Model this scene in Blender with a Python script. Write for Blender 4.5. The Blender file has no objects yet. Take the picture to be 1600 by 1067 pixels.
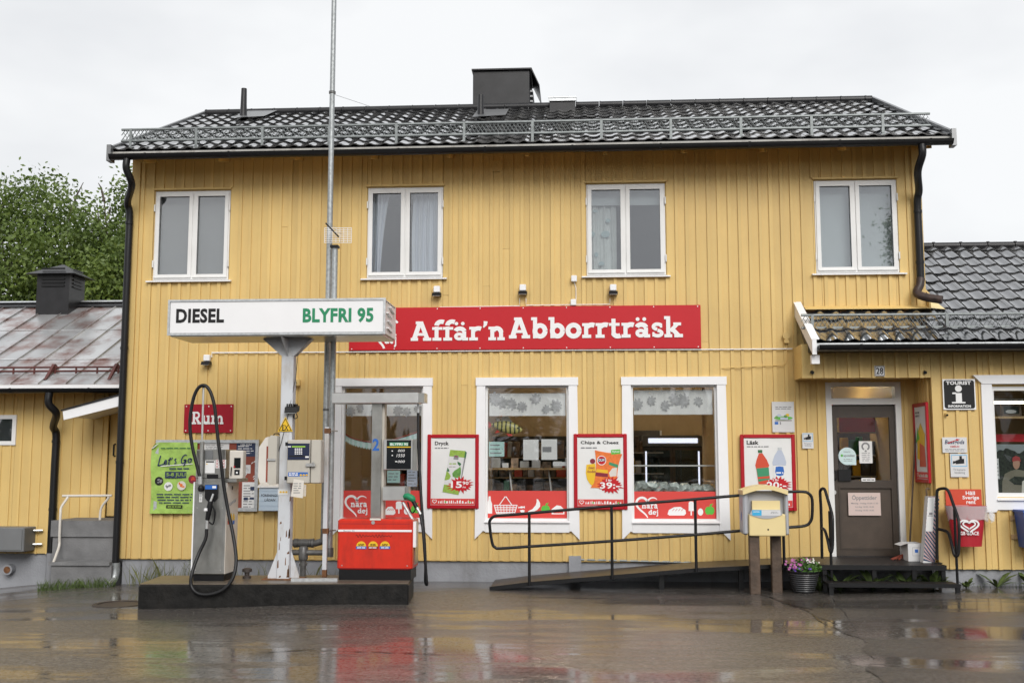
import bpy, math, random
import numpy as np
from mathutils import Vector, Matrix
rnd = random.Random(7)
SC = bpy.context.scene
COL = SC.collection
R = math.radians

# ------------------------------------------------------------------ camera
FPX, DIST, EYE = 1640.0, 14.5, 1.69          # focal length in photo pixels, metres to the facade, eye height
YAW, PITCH = -0.0636644, 0.1081891
cam_d = bpy.data.cameras.new('camera'); cam = bpy.data.objects.new('camera', cam_d); COL.objects.link(cam)
cam_d.sensor_width = 36.0; cam_d.lens = FPX / 1600 * 36.0; cam_d.clip_start = 0.1; cam_d.clip_end = 2000
cam.location = (0, -DIST, EYE)
cam.rotation_euler = (math.pi / 2 + PITCH, 0, -YAW)
SC.camera = cam

# ------------------------------------------------------------------ sky, sun, exposure
SUN_EL, SUN_AZ = R(34), R(200)
w = bpy.data.worlds.new('World'); SC.world = w; w.use_nodes = True
nt = w.node_tree; nt.nodes.clear()
sky = nt.nodes.new('ShaderNodeTexSky'); sky.sky_type = 'NISHITA'; sky.sun_disc = False
sky.sun_elevation = SUN_EL; sky.sun_rotation = SUN_AZ; sky.air_density = 1.0; sky.dust_density = 4.0
tc = nt.nodes.new('ShaderNodeTexCoord'); mp = nt.nodes.new('ShaderNodeMapping'); mp.inputs['Scale'].default_value = (1, 1, 2.2)
nz = nt.nodes.new('ShaderNodeTexNoise'); nz.inputs['Scale'].default_value = 1.7; nz.inputs['Detail'].default_value = 5; nz.inputs['Roughness'].default_value = .55
rp = nt.nodes.new('ShaderNodeValToRGB')
rp.color_ramp.elements[0].position = .34; rp.color_ramp.elements[0].color = (4.95, 5.07, 5.27, 1)
rp.color_ramp.elements[1].position = .62; rp.color_ramp.elements[1].color = (6.5, 6.58, 6.65, 1)
mx = nt.nodes.new('ShaderNodeMix'); mx.data_type = 'RGBA'; mx.inputs[0].default_value = .96     # nearly full cloud cover
bg = nt.nodes.new('ShaderNodeBackground'); bg.inputs['Strength'].default_value = .1
wo = nt.nodes.new('ShaderNodeOutputWorld')
L = nt.links.new
L(tc.outputs['Generated'], mp.inputs['Vector']); L(mp.outputs[0], nz.inputs['Vector']); L(nz.outputs['Fac'], rp.inputs[0])
L(sky.outputs[0], mx.inputs[6]); L(rp.outputs[0], mx.inputs[7]); L(mx.outputs[2], bg.inputs['Color']); L(bg.outputs[0], wo.inputs[0])
sun_d = bpy.data.lights.new('sun', 'SUN'); sun_d.energy = 1.5; sun_d.angle = R(34); sun_d.color = (1, .97, .93)
sun = bpy.data.objects.new('sun', sun_d); COL.objects.link(sun)
sdir = Vector((math.cos(SUN_EL) * .28, -math.cos(SUN_EL) * .96, math.sin(SUN_EL)))
sun.rotation_euler = sdir.to_track_quat('Z', 'Y').to_euler(); sun.location = (0, -20, 20)
SC.view_settings.view_transform = 'Standard'; SC.view_settings.look = 'None'
SC.view_settings.exposure = 0.58; SC.view_settings.gamma = 1.0; SC.view_settings.use_curve_mapping = False
SC.render.engine = 'CYCLES'
SC.cycles.max_bounces = 8; SC.cycles.transparent_max_bounces = 16; SC.cycles.caustics_reflective = False; SC.cycles.caustics_refractive = False

# ------------------------------------------------------------------ measuring: a photo pixel -> a point on the plane Y
_f = Vector((math.sin(YAW) * math.cos(PITCH), math.cos(YAW) * math.cos(PITCH), math.sin(PITCH)))
_r = Vector((math.cos(YAW), -math.sin(YAW), 0)); _u = _r.cross(_f)
def at(px, py, Y=0.0):
    v = _f * FPX + _r * (px - 800) - _u * (py - 533.5); t = (Y + DIST) / v.y
    return Vector((v.x * t, Y, v.z * t + EYE))
def rc(px0, py0, px1, py1, Y=0.0):
    """upright rectangle x0, z0, x1, z1 on plane Y from photo pixel corners"""
    a, b, c, d = at(px0, py0, Y), at(px1, py0, Y), at(px0, py1, Y), at(px1, py1, Y)
    return ((a.x + c.x) / 2, (c.z + d.z) / 2, (b.x + d.x) / 2, (a.z + b.z) / 2)

# ------------------------------------------------------------------ materials
MATS = {}
def mat(name, col, rough=.6, metal=0.0, var=.0, vscale=3.0, bump=0.0, bscale=60.0, coat=0.0, rand=0.0, spec=.5, dirt=None, dscale=2.0, damt=.5, emit=None, estr=0, trans=0, ior=1.5, coat_ior=1.5, rvar=0, dlo=.5):
    m = bpy.data.materials.new(name); m.use_nodes = True; n = m.node_tree; p = n.nodes['Principled BSDF']; l = n.links.new
    p.inputs['Roughness'].default_value = rough; p.inputs['Metallic'].default_value = metal; p.inputs['Specular IOR Level'].default_value = spec
    p.inputs['Coat Weight'].default_value = coat; p.inputs['Coat Roughness'].default_value = .08; p.inputs['IOR'].default_value = ior; p.inputs['Coat IOR'].default_value = coat_ior
    p.inputs['Base Color'].default_value = (*col, 1)
    if trans: p.inputs['Transmission Weight'].default_value = trans
    g = n.nodes.new('ShaderNodeNewGeometry'); out = None
    if var:
        t = n.nodes.new('ShaderNodeTexNoise'); t.inputs['Scale'].default_value = vscale; t.inputs['Detail'].default_value = 6; l(g.outputs['Position'], t.inputs['Vector'])
        x = n.nodes.new('ShaderNodeMapRange'); x.inputs[1].default_value = .3; x.inputs[2].default_value = .7; x.inputs[3].default_value = 1 - var; x.inputs[4].default_value = 1 + var
        l(t.outputs['Fac'], x.inputs[0])
        y = n.nodes.new('ShaderNodeVectorMath'); y.operation = 'SCALE'; y.inputs[0].default_value = col; l(x.outputs[0], y.inputs['Scale']); out = y.outputs[0]
    if rand:
        o = n.nodes.new('ShaderNodeObjectInfo'); x = n.nodes.new('ShaderNodeMapRange'); x.inputs[3].default_value = 1 - rand; x.inputs[4].default_value = 1 + rand; l(o.outputs['Random'], x.inputs[0])
        y = n.nodes.new('ShaderNodeVectorMath'); y.operation = 'SCALE'; y.inputs[0].default_value = col
        if out: l(out, y.inputs[0])
        l(x.outputs[0], y.inputs['Scale']); out = y.outputs[0]
    if dirt:
        mpn = n.nodes.new('ShaderNodeMapping'); mpn.inputs['Scale'].default_value = (1, 1, .35); l(g.outputs['Position'], mpn.inputs[0])
        t = n.nodes.new('ShaderNodeTexNoise'); t.inputs['Scale'].default_value = dscale; t.inputs['Detail'].default_value = 8; t.inputs['Roughness'].default_value = .65; l(mpn.outputs[0], t.inputs['Vector'])
        x = n.nodes.new('ShaderNodeMapRange'); x.inputs[1].default_value = dlo; x.inputs[2].default_value = dlo + .22; x.inputs[4].default_value = damt; l(t.outputs['Fac'], x.inputs[0])
        y = n.nodes.new('ShaderNodeMix'); y.data_type = 'RGBA'; y.inputs[6].default_value = (*col, 1); y.inputs[7].default_value = (*dirt, 1)
        if out: l(out, y.inputs[6])
        l(x.outputs[0], y.inputs[0]); out = y.outputs[2]
    if out: l(out, p.inputs['Base Color'])
    if bump:
        t = n.nodes.new('ShaderNodeTexNoise'); t.inputs['Scale'].default_value = bscale; t.inputs['Detail'].default_value = 4; l(g.outputs['Position'], t.inputs['Vector'])
        b = n.nodes.new('ShaderNodeBump'); b.inputs['Strength'].default_value = bump; b.inputs['Distance'].default_value = .01; l(t.outputs['Fac'], b.inputs['Height']); l(b.outputs[0], p.inputs['Normal'])
    if rvar:
        t = n.nodes.new('ShaderNodeTexNoise'); t.inputs['Scale'].default_value = 2.3; t.inputs['Detail'].default_value = 5; l(g.outputs['Position'], t.inputs['Vector']); x = n.nodes.new('ShaderNodeMapRange'); x.inputs[1].default_value = .42; x.inputs[2].default_value = .68; x.inputs[3].default_value = .05; x.inputs[4].default_value = rvar; l(t.outputs['Fac'], x.inputs[0]); l(x.outputs[0], p.inputs['Coat Roughness']); l(x.outputs[0], p.inputs['Roughness'])
    if emit:
        p.inputs['Emission Color'].default_value = (*emit, 1); p.inputs['Emission Strength'].default_value = estr
    MATS[name] = m; return m
YEL = (.70, .495, .185)
mat('yellow_paint', YEL, .55, var=.05, vscale=1.3, bump=.3, bscale=45, rand=.065, dirt=(.52, .35, .14), dscale=1.5, damt=.4)
mat('white_paint', (.80, .80, .79), .4, var=.03, dirt=(.5, .48, .44), dscale=4, damt=.18)
mat('white_trim', (.86, .86, .87), .4, var=.02)
mat('plinth_grey', (.31, .32, .345), .8, var=.12, vscale=2.5, bump=.6, bscale=35, dirt=(.12, .115, .11), dscale=1.6, damt=.6)
mat('tile_black', (.017, .018, .021), .10, var=.25, vscale=8, rand=.2, bump=.02, bscale=18, coat=1, ior=2.2, coat_ior=1.8, rvar=.15, dirt=(.05, .048, .035), dscale=3, damt=.5)
mat('tile_annex', (.02, .021, .024), .10, var=.25, vscale=8, rand=.2, bump=.02, bscale=18, coat=1, ior=2.2, coat_ior=1.8, rvar=.22, dirt=(.05, .048, .035), dscale=3, damt=.5)
mat('black_metal', (.007, .007, .008), .38, var=.2, bump=.08, bscale=30, spec=.35)
mat('grey_sheet', (.22, .225, .23), .35, .6, var=.15)
mat('black_sheet', (.018, .018, .02), .36, var=.3, vscale=6, bump=.05, spec=.4)
mat('galvanised', (.36, .38, .385), .45, .55, var=.22, vscale=28)
mat('guard_zinc', (.23, .25, .25), .5, .4, var=.2, vscale=20)
mat('galv_light', (.55, .57, .58), .4, .6, var=.18, vscale=22)
mat('steel', (.42, .42, .40), .3, .85, var=.12, vscale=7, dirt=(.22, .2, .17), dscale=6, damt=.5)
mat('steel_bright', (.60, .60, .59), .33, .8, var=.1, vscale=5)
mat('tin_roof', (.50, .51, .52), .3, .5, var=.25, vscale=1.2, rand=.2, dirt=(.21, .10, .08), dscale=2.0, damt=1.0, dlo=.43)
mat('oxide_red', (.095, .028, .024), .5, var=.3)
mat('red_frame', (.42, .006, .016), .35, var=.05, spec=.4)
mat('sign_red', (.52, .010, .018), .42, var=.05, vscale=1.5, spec=.35)
mat('dark_red', (.36, .004, .018), .4, var=.05, spec=.35)
mat('pump_red', (.62, .026, .009), .36, var=.08, vscale=7, coat=.15, dirt=(.30, .02, .012), dscale=7, damt=.5)
mat('banner_red', (.66, .055, .045), .5, var=.03)
mat('paper', (.78, .78, .77), .7, var=.03, bump=.25, bscale=14)
mat('paper_cream', (.70, .66, .60), .7, var=.05)
mat('paper_teal', (.45, .68, .64), .7)
mat('white_print', (.85, .85, .85), .55)
mat('black_print', (.012, .012, .013), .55, spec=.3)
mat('grey_print', (.23, .23, .24), .6)
mat('navy_print', (.02, .035, .09), .5)
mat('green_print', (.012, .24, .105), .5)
mat('apple_green', (.10, .47, .05), .5)
mat('blue_print', (.02, .13, .48), .5)
mat('sky_blue', (.05, .42, .72), .4)
mat('poster_green', (.35, .54, .11), .6, var=.14, vscale=12, bump=1.0, bscale=13)
mat('orange_print', (.78, .18, .03), .5, var=.15, vscale=30)
mat('yellow_print', (.80, .50, .02), .45)
mat('maroon_print', (.22, .01, .03), .5)
mat('leaf_print', (.27, .42, .06), .6, var=.2, vscale=40)
mat('pear_green', (.12, .30, .06), .5, var=.3, vscale=30)
mat('deep_green', (.03, .14, .05), .5)
mat('label_green', (.04, .27, .13), .5)
mat('soda_red', (.62, .07, .03), .4)
mat('clear_blue', (.50, .55, .66), .3)
mat('beige_metal', (.52, .49, .43), .42, var=.05, dirt=(.33, .29, .22), dscale=5, damt=.35)
mat('cream_panel', (.66, .62, .56), .4, var=.04, dirt=(.42, .38, .32), dscale=5, damt=.35)
mat('post_white', (.60, .62, .65), .45, var=.06, dirt=(.30, .24, .16), dscale=5, damt=.6)
mat('dark_rust', (.045, .026, .02), .45, var=.5, vscale=14)
mat('rust', (.16, .07, .028), .8, var=.4, vscale=20)
mat('black_plastic', (.007, .007, .008), .42, spec=.3)
mat('rubber', (.007, .007, .008), .42, var=.3, vscale=15, spec=.4)
mat('screen', (.012, .014, .016), .12)
mat('navy_panel', (.022, .03, .065), .25)
mat('island_black', (.011, .0105, .010), .45, var=.5, vscale=10, bump=.5, bscale=30, dirt=(.03, .026, .022), dscale=7, damt=.4, spec=.22)
mat('island_top', (.13, .105, .08), .35, var=.25, vscale=6, bump=.5, bscale=40, dirt=(.10, .08, .06), dscale=4, damt=.6)
mat('box_grey', (.17, .175, .18), .5, var=.1)
mat('pipe_grey', (.13, .13, .128), .42, .3, var=.35, vscale=14)
mat('concrete', (.175, .175, .178), .7, var=.2, vscale=4, bump=.6, bscale=40)
mat('ramp_wood', (.05, .036, .027), .35, var=.35, vscale=8, bump=.4)
mat('grate', (.016, .013, .012), .45, var=.3, bump=.5, bscale=60)
mat('post_wood', (.085, .056, .038), .6, var=.4, vscale=9, bump=.6, bscale=25)
mat('mail_yellow', (.80, .65, .33), .42, var=.03)
mat('mail_grey', (.42, .43, .46), .45, var=.04)
mat('pot_black', (.014, .0145, .016), .38, var=.15)
mat('pot_grey', (.06, .061, .065), .35)
mat('soil', (.03, .02, .014), .9)
mat('plant_green', (.065, .15, .025), .55, var=.35, vscale=14)
mat('weed_green', (.085, .125, .035), .55, var=.35, vscale=10)
mat('grass_dry', (.14, .15, .05), .7, var=.4, vscale=14)
mat('petal_pink', (.42, .12, .32), .6); mat('petal_violet', (.16, .06, .45), .6); mat('petal_white', (.8, .76, .72), .6)
mat('door_brown', (.05, .036, .026), .45, var=.12, vscale=9, bump=.15)
mat('door_panel', (.066, .047, .034), .5, var=.12, vscale=9, bump=.15)
mat('sticker_mint', (.62, .77, .77), .5)
mat('hour_pink', (.66, .53, .49), .6)
mat('interior_beige', (.36, .255, .13), .8, var=.08)
mat('interior_dark', (.10, .085, .07), .85, var=.3)
mat('interior_grey', (.30, .305, .32), .85)
mat('interior_floor', (.13, .11, .09), .5)
mat('shelf_wood', (.42, .27, .12), .55, var=.15, vscale=12)
mat('shelf_white', (.62, .62, .60), .5)
mat('goods', (.22, .15, .1), .6, var=.9, vscale=10, rand=.6)
mat('fridge_dark', (.035, .028, .022), .4, var=.3)
mat('foil', (.42, .47, .44), .25, .2, var=.35, vscale=25, bump=1.0, bscale=40)
mat('curtain_lace', (.62, .65, .73), .8, var=.06, vscale=60)
mat('curtain_leaf', (.60, .63, .62), .8, var=.1, vscale=6)
mat('curtain_blue', (.36, .47, .49), .8)
mat('blind_grey', (.27, .275, .28), .8, var=.03)
mat('blind_white', (.48, .52, .54), .8, var=.02)
mat('valance', (.82, .82, .81), .8, var=.05, vscale=9)
mat('valance_leaf', (.47, .47, .48), .8, var=.2, vscale=20)
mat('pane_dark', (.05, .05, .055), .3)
mat('brick_red', (.27, .06, .035), .7, var=.2)
mat('pale_blue', (.48, .58, .68), .6, var=.05)
mat('card_white', (.68, .68, .68), .6, var=.03)
mat('bin_red', (.46, .02, .032), .35, var=.06)
mat('bin_orange', (.60, .075, .035), .4, var=.04)
mat('bin_blue', (.03, .09, .36), .4)
mat('fish_red', (.6, .05, .03), .5)
mat('fish_fin', (.45, .45, .40), .5)
mat('skin', (.45, .25, .17), .6); mat('khaki', (.22, .20, .15), .8, var=.2); mat('cap_red', (.38, .05, .05), .7); mat('forest_print', (.018, .024, .016), .7, var=.8, vscale=30); mat('lake_print', (.26, .29, .30), .6)
mat('bark', (.07, .055, .042), .9, var=.3, vscale=10, bump=.8, bscale=20)
mat('lamp_tube', (.9, .85, .7), .5, emit=(1, .82, .5), estr=5)
mat('lamp_cool', (.9, .9, 1), .5, emit=(.8, .85, 1), estr=.85)
mat('added_ceiling_tube', (.9, .85, .7), .5, emit=(1, .84, .62), estr=60)  # glow of the unseen lamps added inside the shop
mat('led_green', (.2, .4, .05), .4, emit=(.35, .5, .05), estr=.25)
mat('grit', (.20, .19, .17), .6)
mat('crack', (.012, .011, .011), .25)
mat('iron', (.05, .04, .036), .5, var=.3, bump=.5)
mat('fascia_dirty', (.42, .41, .38), .5, var=.2, vscale=3, dirt=(.10, .07, .05), dscale=5, damt=.8)
mat('board_wood', (.12, .08, .05), .6, var=.2)

def leafmat(name, c1, c2):
    m = bpy.data.materials.new(name); m.use_nodes = True; n = m.node_tree; p = n.nodes['Principled BSDF']; l = n.links.new
    g = n.nodes.new('ShaderNodeNewGeometry'); t = n.nodes.new('ShaderNodeTexNoise'); t.inputs['Scale'].default_value = 1.1; t.inputs['Detail'].default_value = 8; t.inputs['Roughness'].default_value = .75
    l(g.outputs['Position'], t.inputs['Vector']); r = n.nodes.new('ShaderNodeValToRGB')
    r.color_ramp.elements[0].position = .36; r.color_ramp.elements[0].color = (*c1, 1); r.color_ramp.elements[1].position = .66; r.color_ramp.elements[1].color = (*c2, 1)
    l(t.outputs['Fac'], r.inputs[0]); l(r.outputs[0], p.inputs['Base Color']); p.inputs['Roughness'].default_value = .5
    tr = n.nodes.new('ShaderNodeBsdfTranslucent'); l(r.outputs[0], tr.inputs[0]); mxs = n.nodes.new('ShaderNodeMixShader'); mxs.inputs[0].default_value = .3
    o = n.nodes['Material Output']; l(p.outputs[0], mxs.inputs[1]); l(tr.outputs[0], mxs.inputs[2]); l(mxs.outputs[0], o.inputs[0]); MATS[name] = m
leafmat('leaf_a', (.045, .085, .016), (.24, .33, .08)); leafmat('leaf_b', (.04, .078, .016), (.22, .30, .075)); leafmat('needle', (.012, .03, .014), (.03, .06, .022))

def glassmat(name, fac, tint=(.92, .94, .94)):
    m = bpy.data.materials.new(name); m.use_nodes = True; n = m.node_tree; l = n.links.new; n.nodes.clear()
    t = n.nodes.new('ShaderNodeBsdfTransparent'); t.inputs[0].default_value = (*tint, 1)
    g = n.nodes.new('ShaderNodeBsdfGlossy'); g.inputs['Roughness'].default_value = .015; g.inputs['Color'].default_value = (.95, .96, 1, 1)
    lw = n.nodes.new('ShaderNodeLayerWeight'); lw.inputs[0].default_value = .3
    a = n.nodes.new('ShaderNodeMath'); a.operation = 'MULTIPLY_ADD'; a.inputs[1].default_value = .4; a.inputs[2].default_value = fac; l(lw.outputs['Fresnel'], a.inputs[0])
    ge = n.nodes.new('ShaderNodeNewGeometry'); tn = n.nodes.new('ShaderNodeTexNoise'); tn.inputs['Scale'].default_value = 1.1; l(ge.outputs['Position'], tn.inputs['Vector'])
    b = n.nodes.new('ShaderNodeBump'); b.inputs['Strength'].default_value = .02; b.inputs['Distance'].default_value = .1; l(tn.outputs['Fac'], b.inputs['Height']); l(b.outputs[0], g.inputs['Normal'])
    mxs = n.nodes.new('ShaderNodeMixShader'); o = n.nodes.new('ShaderNodeOutputMaterial')
    l(a.outputs[0], mxs.inputs[0]); l(t.outputs[0], mxs.inputs[1]); l(g.outputs[0], mxs.inputs[2]); l(mxs.outputs[0], o.inputs[0]); MATS[name] = m
glassmat('glass', .12); glassmat('glass_shop', .05, (.97, .98, .98)); glassmat('glass_door', .012); 

# wet asphalt: dark rough stone under a water film that is mirror-like in the puddles
def asphalt(mname='wet_asphalt', tone=1.0):
    m = bpy.data.materials.new(mname); m.use_nodes = True; n = m.node_tree; p = n.nodes['Principled BSDF']; l = n.links.new; N = n.nodes.new
    g = N('ShaderNodeNewGeometry')
    def noise(s, d=5, ro=.55, sc=None):
        t = N('ShaderNodeTexNoise'); t.inputs['Scale'].default_value = s; t.inputs['Detail'].default_value = d; t.inputs['Roughness'].default_value = ro
        if sc:
            q = N('ShaderNodeMapping'); q.inputs['Scale'].default_value = sc; l(g.outputs['Position'], q.inputs[0]); l(q.outputs[0], t.inputs['Vector'])
        else: l(g.outputs['Position'], t.inputs['Vector'])
        return t.outputs['Fac']
    def mr(s, a, b, c, d):
        x = N('ShaderNodeMapRange'); x.inputs[1].default_value = a; x.inputs[2].default_value = b; x.inputs[3].default_value = c; x.inputs[4].default_value = d; l(s, x.inputs[0]); return x.outputs[0]
    fine = noise(30, 6, .9); mid = noise(2.6, 7, .65, (.45, 2.6, 1)); big = noise(.6, 4, .55, (.4, 1.8, 1))
    base = N('ShaderNodeValToRGB'); base.color_ramp.elements[0].color = (.015, .0138, .0125, 1); base.color_ramp.elements[1].color = (.145, .125, .108, 1)
    base.color_ramp.elements[0].position = .43; base.color_ramp.elements[1].position = .60; l(fine, base.inputs[0])
    sc = N('ShaderNodeVectorMath'); sc.operation = 'SCALE'; l(base.outputs[0], sc.inputs[0]); l(mr(mid, .3, .7, .7 * tone, 1.35 * tone), sc.inputs['Scale']); l(sc.outputs[0], p.inputs['Base Color'])
    p.inputs['Roughness'].default_value = .55
    wet = mr(big, .43, .56, 0, 1)          # 0 damp stone, 1 standing water
    wsum = N('ShaderNodeMath'); wsum.operation = 'MULTIPLY_ADD'; wsum.inputs[1].default_value = .5; l(mr(mid, .4, .6, -.5, .5), wsum.inputs[0]); l(wet, wsum.inputs[2])
    wc = N('ShaderNodeClamp'); l(wsum.outputs[0], wc.inputs[0])
    p.inputs['Coat Weight'].default_value = 1; p.inputs['Coat IOR'].default_value = 1.33
    l(mr(wc.outputs[0], 0, 1, .24, .04), p.inputs['Coat Roughness'])
    bn = N('ShaderNodeBump'); bn.inputs['Distance'].default_value = .006; l(mr(wc.outputs[0], 0, 1, .9, .35), bn.inputs['Strength']); l(fine, bn.inputs['Height']); l(bn.outputs[0], p.inputs['Normal'])
    bc = N('ShaderNodeBump'); bc.inputs['Distance'].default_value = .004; l(mr(wc.outputs[0], 0, 1, 1.0, .05), bc.inputs['Strength']); l(fine, bc.inputs['Height'])
    l(bc.outputs[0], p.inputs['Coat Normal']); MATS[mname] = m
asphalt(); asphalt('asphalt_patch', .55)
fm = mat('film', (.86, .87, .88), .18, bump=.5, bscale=20); fm.node_tree.nodes['Principled BSDF'].inputs['Alpha'].default_value = .3

# ------------------------------------------------------------------ mesh helpers
LOC = {}
def top(o):
    while o.parent: o = o.parent
    return o
class MB:
    def __init__(s): s.v = []; s.f = []; s.smooth = False
    def add(s, vs, fs):
        k = len(s.v); s.v += [tuple(p) for p in vs]; s.f += [tuple(i + k for i in f) for f in fs]; return s
    def box(s, x0, x1, y0, y1, z0, z1):
        if x0 > x1: x0, x1 = x1, x0
        if y0 > y1: y0, y1 = y1, y0
        if z0 > z1: z0, z1 = z1, z0
        return s.add([(x0, y0, z0), (x1, y0, z0), (x1, y1, z0), (x0, y1, z0), (x0, y0, z1), (x1, y0, z1), (x1, y1, z1), (x0, y1, z1)],
                     [(0, 3, 2, 1), (4, 5, 6, 7), (0, 1, 5, 4), (1, 2, 6, 5), (2, 3, 7, 6), (3, 0, 4, 7)])
    def cbox(s, x0, x1, y0, y1, z0, z1, b=.01):
        """box whose upright and front edges are chamfered (octagon in plan, stepped top)"""
        b = min(b, abs(x1 - x0) / 3, abs(y1 - y0) / 3, abs(z1 - z0) / 3)
        ring = lambda i, z: [(x0 + i + b, y0 + i, z), (x1 - i - b, y0 + i, z), (x1 - i, y0 + i + b, z), (x1 - i, y1 - i - b, z), (x1 - i - b, y1 - i, z), (x0 + i + b, y1 - i, z), (x0 + i, y1 - i - b, z), (x0 + i, y0 + i + b, z)]
        vs = ring(b, z0) + ring(0, z0 + b) + ring(0, z1 - b) + ring(b, z1); fs = [tuple(range(7, -1, -1)), tuple(range(24, 32))]
        for k in range(3):
            for i in range(8): a = k * 8 + i; c = k * 8 + (i + 1) % 8; fs.append((a, c, c + 8, a + 8))
        return s.add(vs, fs)
    def poly(s, pts, y, th=0.0):
        """flat polygon in XZ facing -Y (points counter-clockwise seen from the front)"""
        ar = sum(pts[i][0] * pts[(i + 1) % len(pts)][1] - pts[(i + 1) % len(pts)][0] * pts[i][1] for i in range(len(pts)))
        if ar < 0: pts = pts[::-1]
        n = len(pts); vs = [(p[0], y, p[1]) for p in pts]; fs = [tuple(range(n))]
        if th:
            vs += [(p[0], y + th, p[1]) for p in pts]; fs.append(tuple(range(2 * n - 1, n - 1, -1)))
            fs += [(i, i + n, (i + 1) % n + n, (i + 1) % n) for i in range(n)]
        return s.add(vs, fs)
    def rect(s, x0, z0, x1, z1, y, th=0.0): return s.poly([(x0, z0), (x1, z0), (x1, z1), (x0, z1)], y, th)
    def ell(s, cx, cz, rx, rz, y, th=0.0, n=18): return s.poly([(cx + rx * math.cos(a), cz + rz * math.sin(a)) for a in [2 * math.pi * i / n for i in range(n)]], y, th)
    def prism(s, pts, axis, a0, a1):
        """closed profile extruded along axis; axis 'x': pts (y,z), 'y': pts (x,z), 'z': pts (x,y)"""
        n = len(pts); mk = {'x': lambda p, a: (a, p[0], p[1]), 'y': lambda p, a: (p[0], a, p[1]), 'z': lambda p, a: (p[0], p[1], a)}[axis]
        vs = [mk(p, a0) for p in pts] + [mk(p, a1) for p in pts]
        fs = [tuple(range(n - 1, -1, -1)), tuple(range(n, 2 * n))] + [(i, (i + 1) % n, (i + 1) % n + n, i + n) for i in range(n)]
        return s.add(vs, fs)
    def tube(s, path, r, n=8, caps=True, closed=False):
        P = [Vector(p) for p in path]; m = len(P); rr = r if isinstance(r, (list, tuple)) else [r] * m
        T = []
        for i in range(m):
            if closed: t = (P[(i + 1) % m] - P[i - 1])
            else: t = (P[min(i + 1, m - 1)] - P[max(i - 1, 0)])
            T.append(t.normalized() if t.length > 1e-9 else Vector((0, 0, 1)))
        u = T[0].orthogonal().normalized(); vs = []; 
        for i in range(m):
            u = (u - T[i] * u.dot(T[i])); u = u.normalized() if u.length > 1e-6 else T[i].orthogonal().normalized()
            b = T[i].cross(u)
            for k in range(n): a = 2 * math.pi * k / n; vs.append(P[i] + (u * math.cos(a) + b * math.sin(a)) * rr[i])
        fs = []
        for i in range(m if closed else m - 1):
            j = (i + 1) % m
            for k in range(n): fs.append((i * n + k, i * n + (k + 1) % n, j * n + (k + 1) % n, j * n + k))
        if caps and not closed: fs += [tuple(range(n - 1, -1, -1)), tuple(range((m - 1) * n, m * n))]
        s.smooth = True; return s.add(vs, fs)
    def lathe(s, prof, c, n=20, sm=True):
        """profile (r,z) turned about the vertical through c"""
        vs = [(c[0] + r * math.cos(2 * math.pi * k / n), c[1] + r * math.sin(2 * math.pi * k / n), c[2] + z) for r, z in prof for k in range(n)]; fs = []
        for i in range(len(prof) - 1):
            for k in range(n): fs.append((i * n + k, i * n + (k + 1) % n, (i + 1) * n + (k + 1) % n, (i + 1) * n + k))
        fs += [tuple(range(n - 1, -1, -1)), tuple(range((len(prof) - 1) * n, len(prof) * n))]
        if sm: s.smooth = True
        return s.add(vs, fs)
    def stroke(s, pts, wd, y, th=0.0, closed=False):
        """ribbon of constant or tapering width along a 2-D line in XZ"""
        P = [Vector((p[0], p[1])) for p in pts]; m = len(P); L_, R_ = [], []
        for i in range(m):
            a = P[(i - 1) % m] if (closed or i) else P[0]; b = P[(i + 1) % m] if (closed or i < m - 1) else P[-1]
            t = b - a; t = t.normalized() if t.length > 1e-9 else Vector((1, 0)); q = Vector((-t.y, t.x)) * ((wd[i] if isinstance(wd, (list, tuple)) else wd) / 2)
            L_.append(P[i] + q); R_.append(P[i] - q)
        for i in range(m if closed else m - 1):
            j = (i + 1) % m; s.poly([(R_[i].x, R_[i].y), (R_[j].x, R_[j].y), (L_[j].x, L_[j].y), (L_[i].x, L_[i].y)], y, th)
        return s
    def mesh(s, name, off=(0, 0, 0)):
        me = bpy.data.meshes.new(name); me.from_pydata([(a - off[0], b - off[1], c - off[2]) for a, b, c in s.v], [], s.f)
        if s.smooth:
            me.polygons.foreach_set('use_smooth', [len(f) <= 4 for f in s.f])
            try: me.set_sharp_from_angle(angle=R(42))
            except Exception: pass
        return me
    def build(s, name, m, parent=None, kind=None):
        off = LOC.get(top(parent).name, (0, 0, 0)) if parent else (0, 0, 0)
        me = s.mesh(name, off); me.materials.append(MATS[m]); o = bpy.data.objects.new(name, me); COL.objects.link(o)
        if parent: o.parent = parent
        if kind: o['kind'] = kind
        return o
def thing(name, label, cat, loc=(0, 0, 0), group=None, rz=0.0, local=False):
    """an Empty at the thing's base; parts are given in world coordinates unless local"""
    o = bpy.data.objects.new(name, None); o.empty_display_size = .2; COL.objects.link(o); o.location = loc; o.rotation_euler = (0, 0, rz)
    o['label'] = label; o['category'] = cat
    if group: o['group'] = group
    LOC[o.name] = (0, 0, 0) if local else tuple(loc); return o
def tag(o, label, cat, group=None):
    o['label'] = label; o['category'] = cat
    if group: o['group'] = group
    return o
def place(me, name, parent, loc, rot=None):
    """one more object on shared mesh data"""
    o = bpy.data.objects.new(name, me); COL.objects.link(o); off = LOC.get(top(parent).name, (0, 0, 0)); o.parent = parent
    o.location = (loc[0] - off[0], loc[1] - off[1], loc[2] - off[2])
    if rot: o.rotation_euler = rot
    return o
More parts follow.
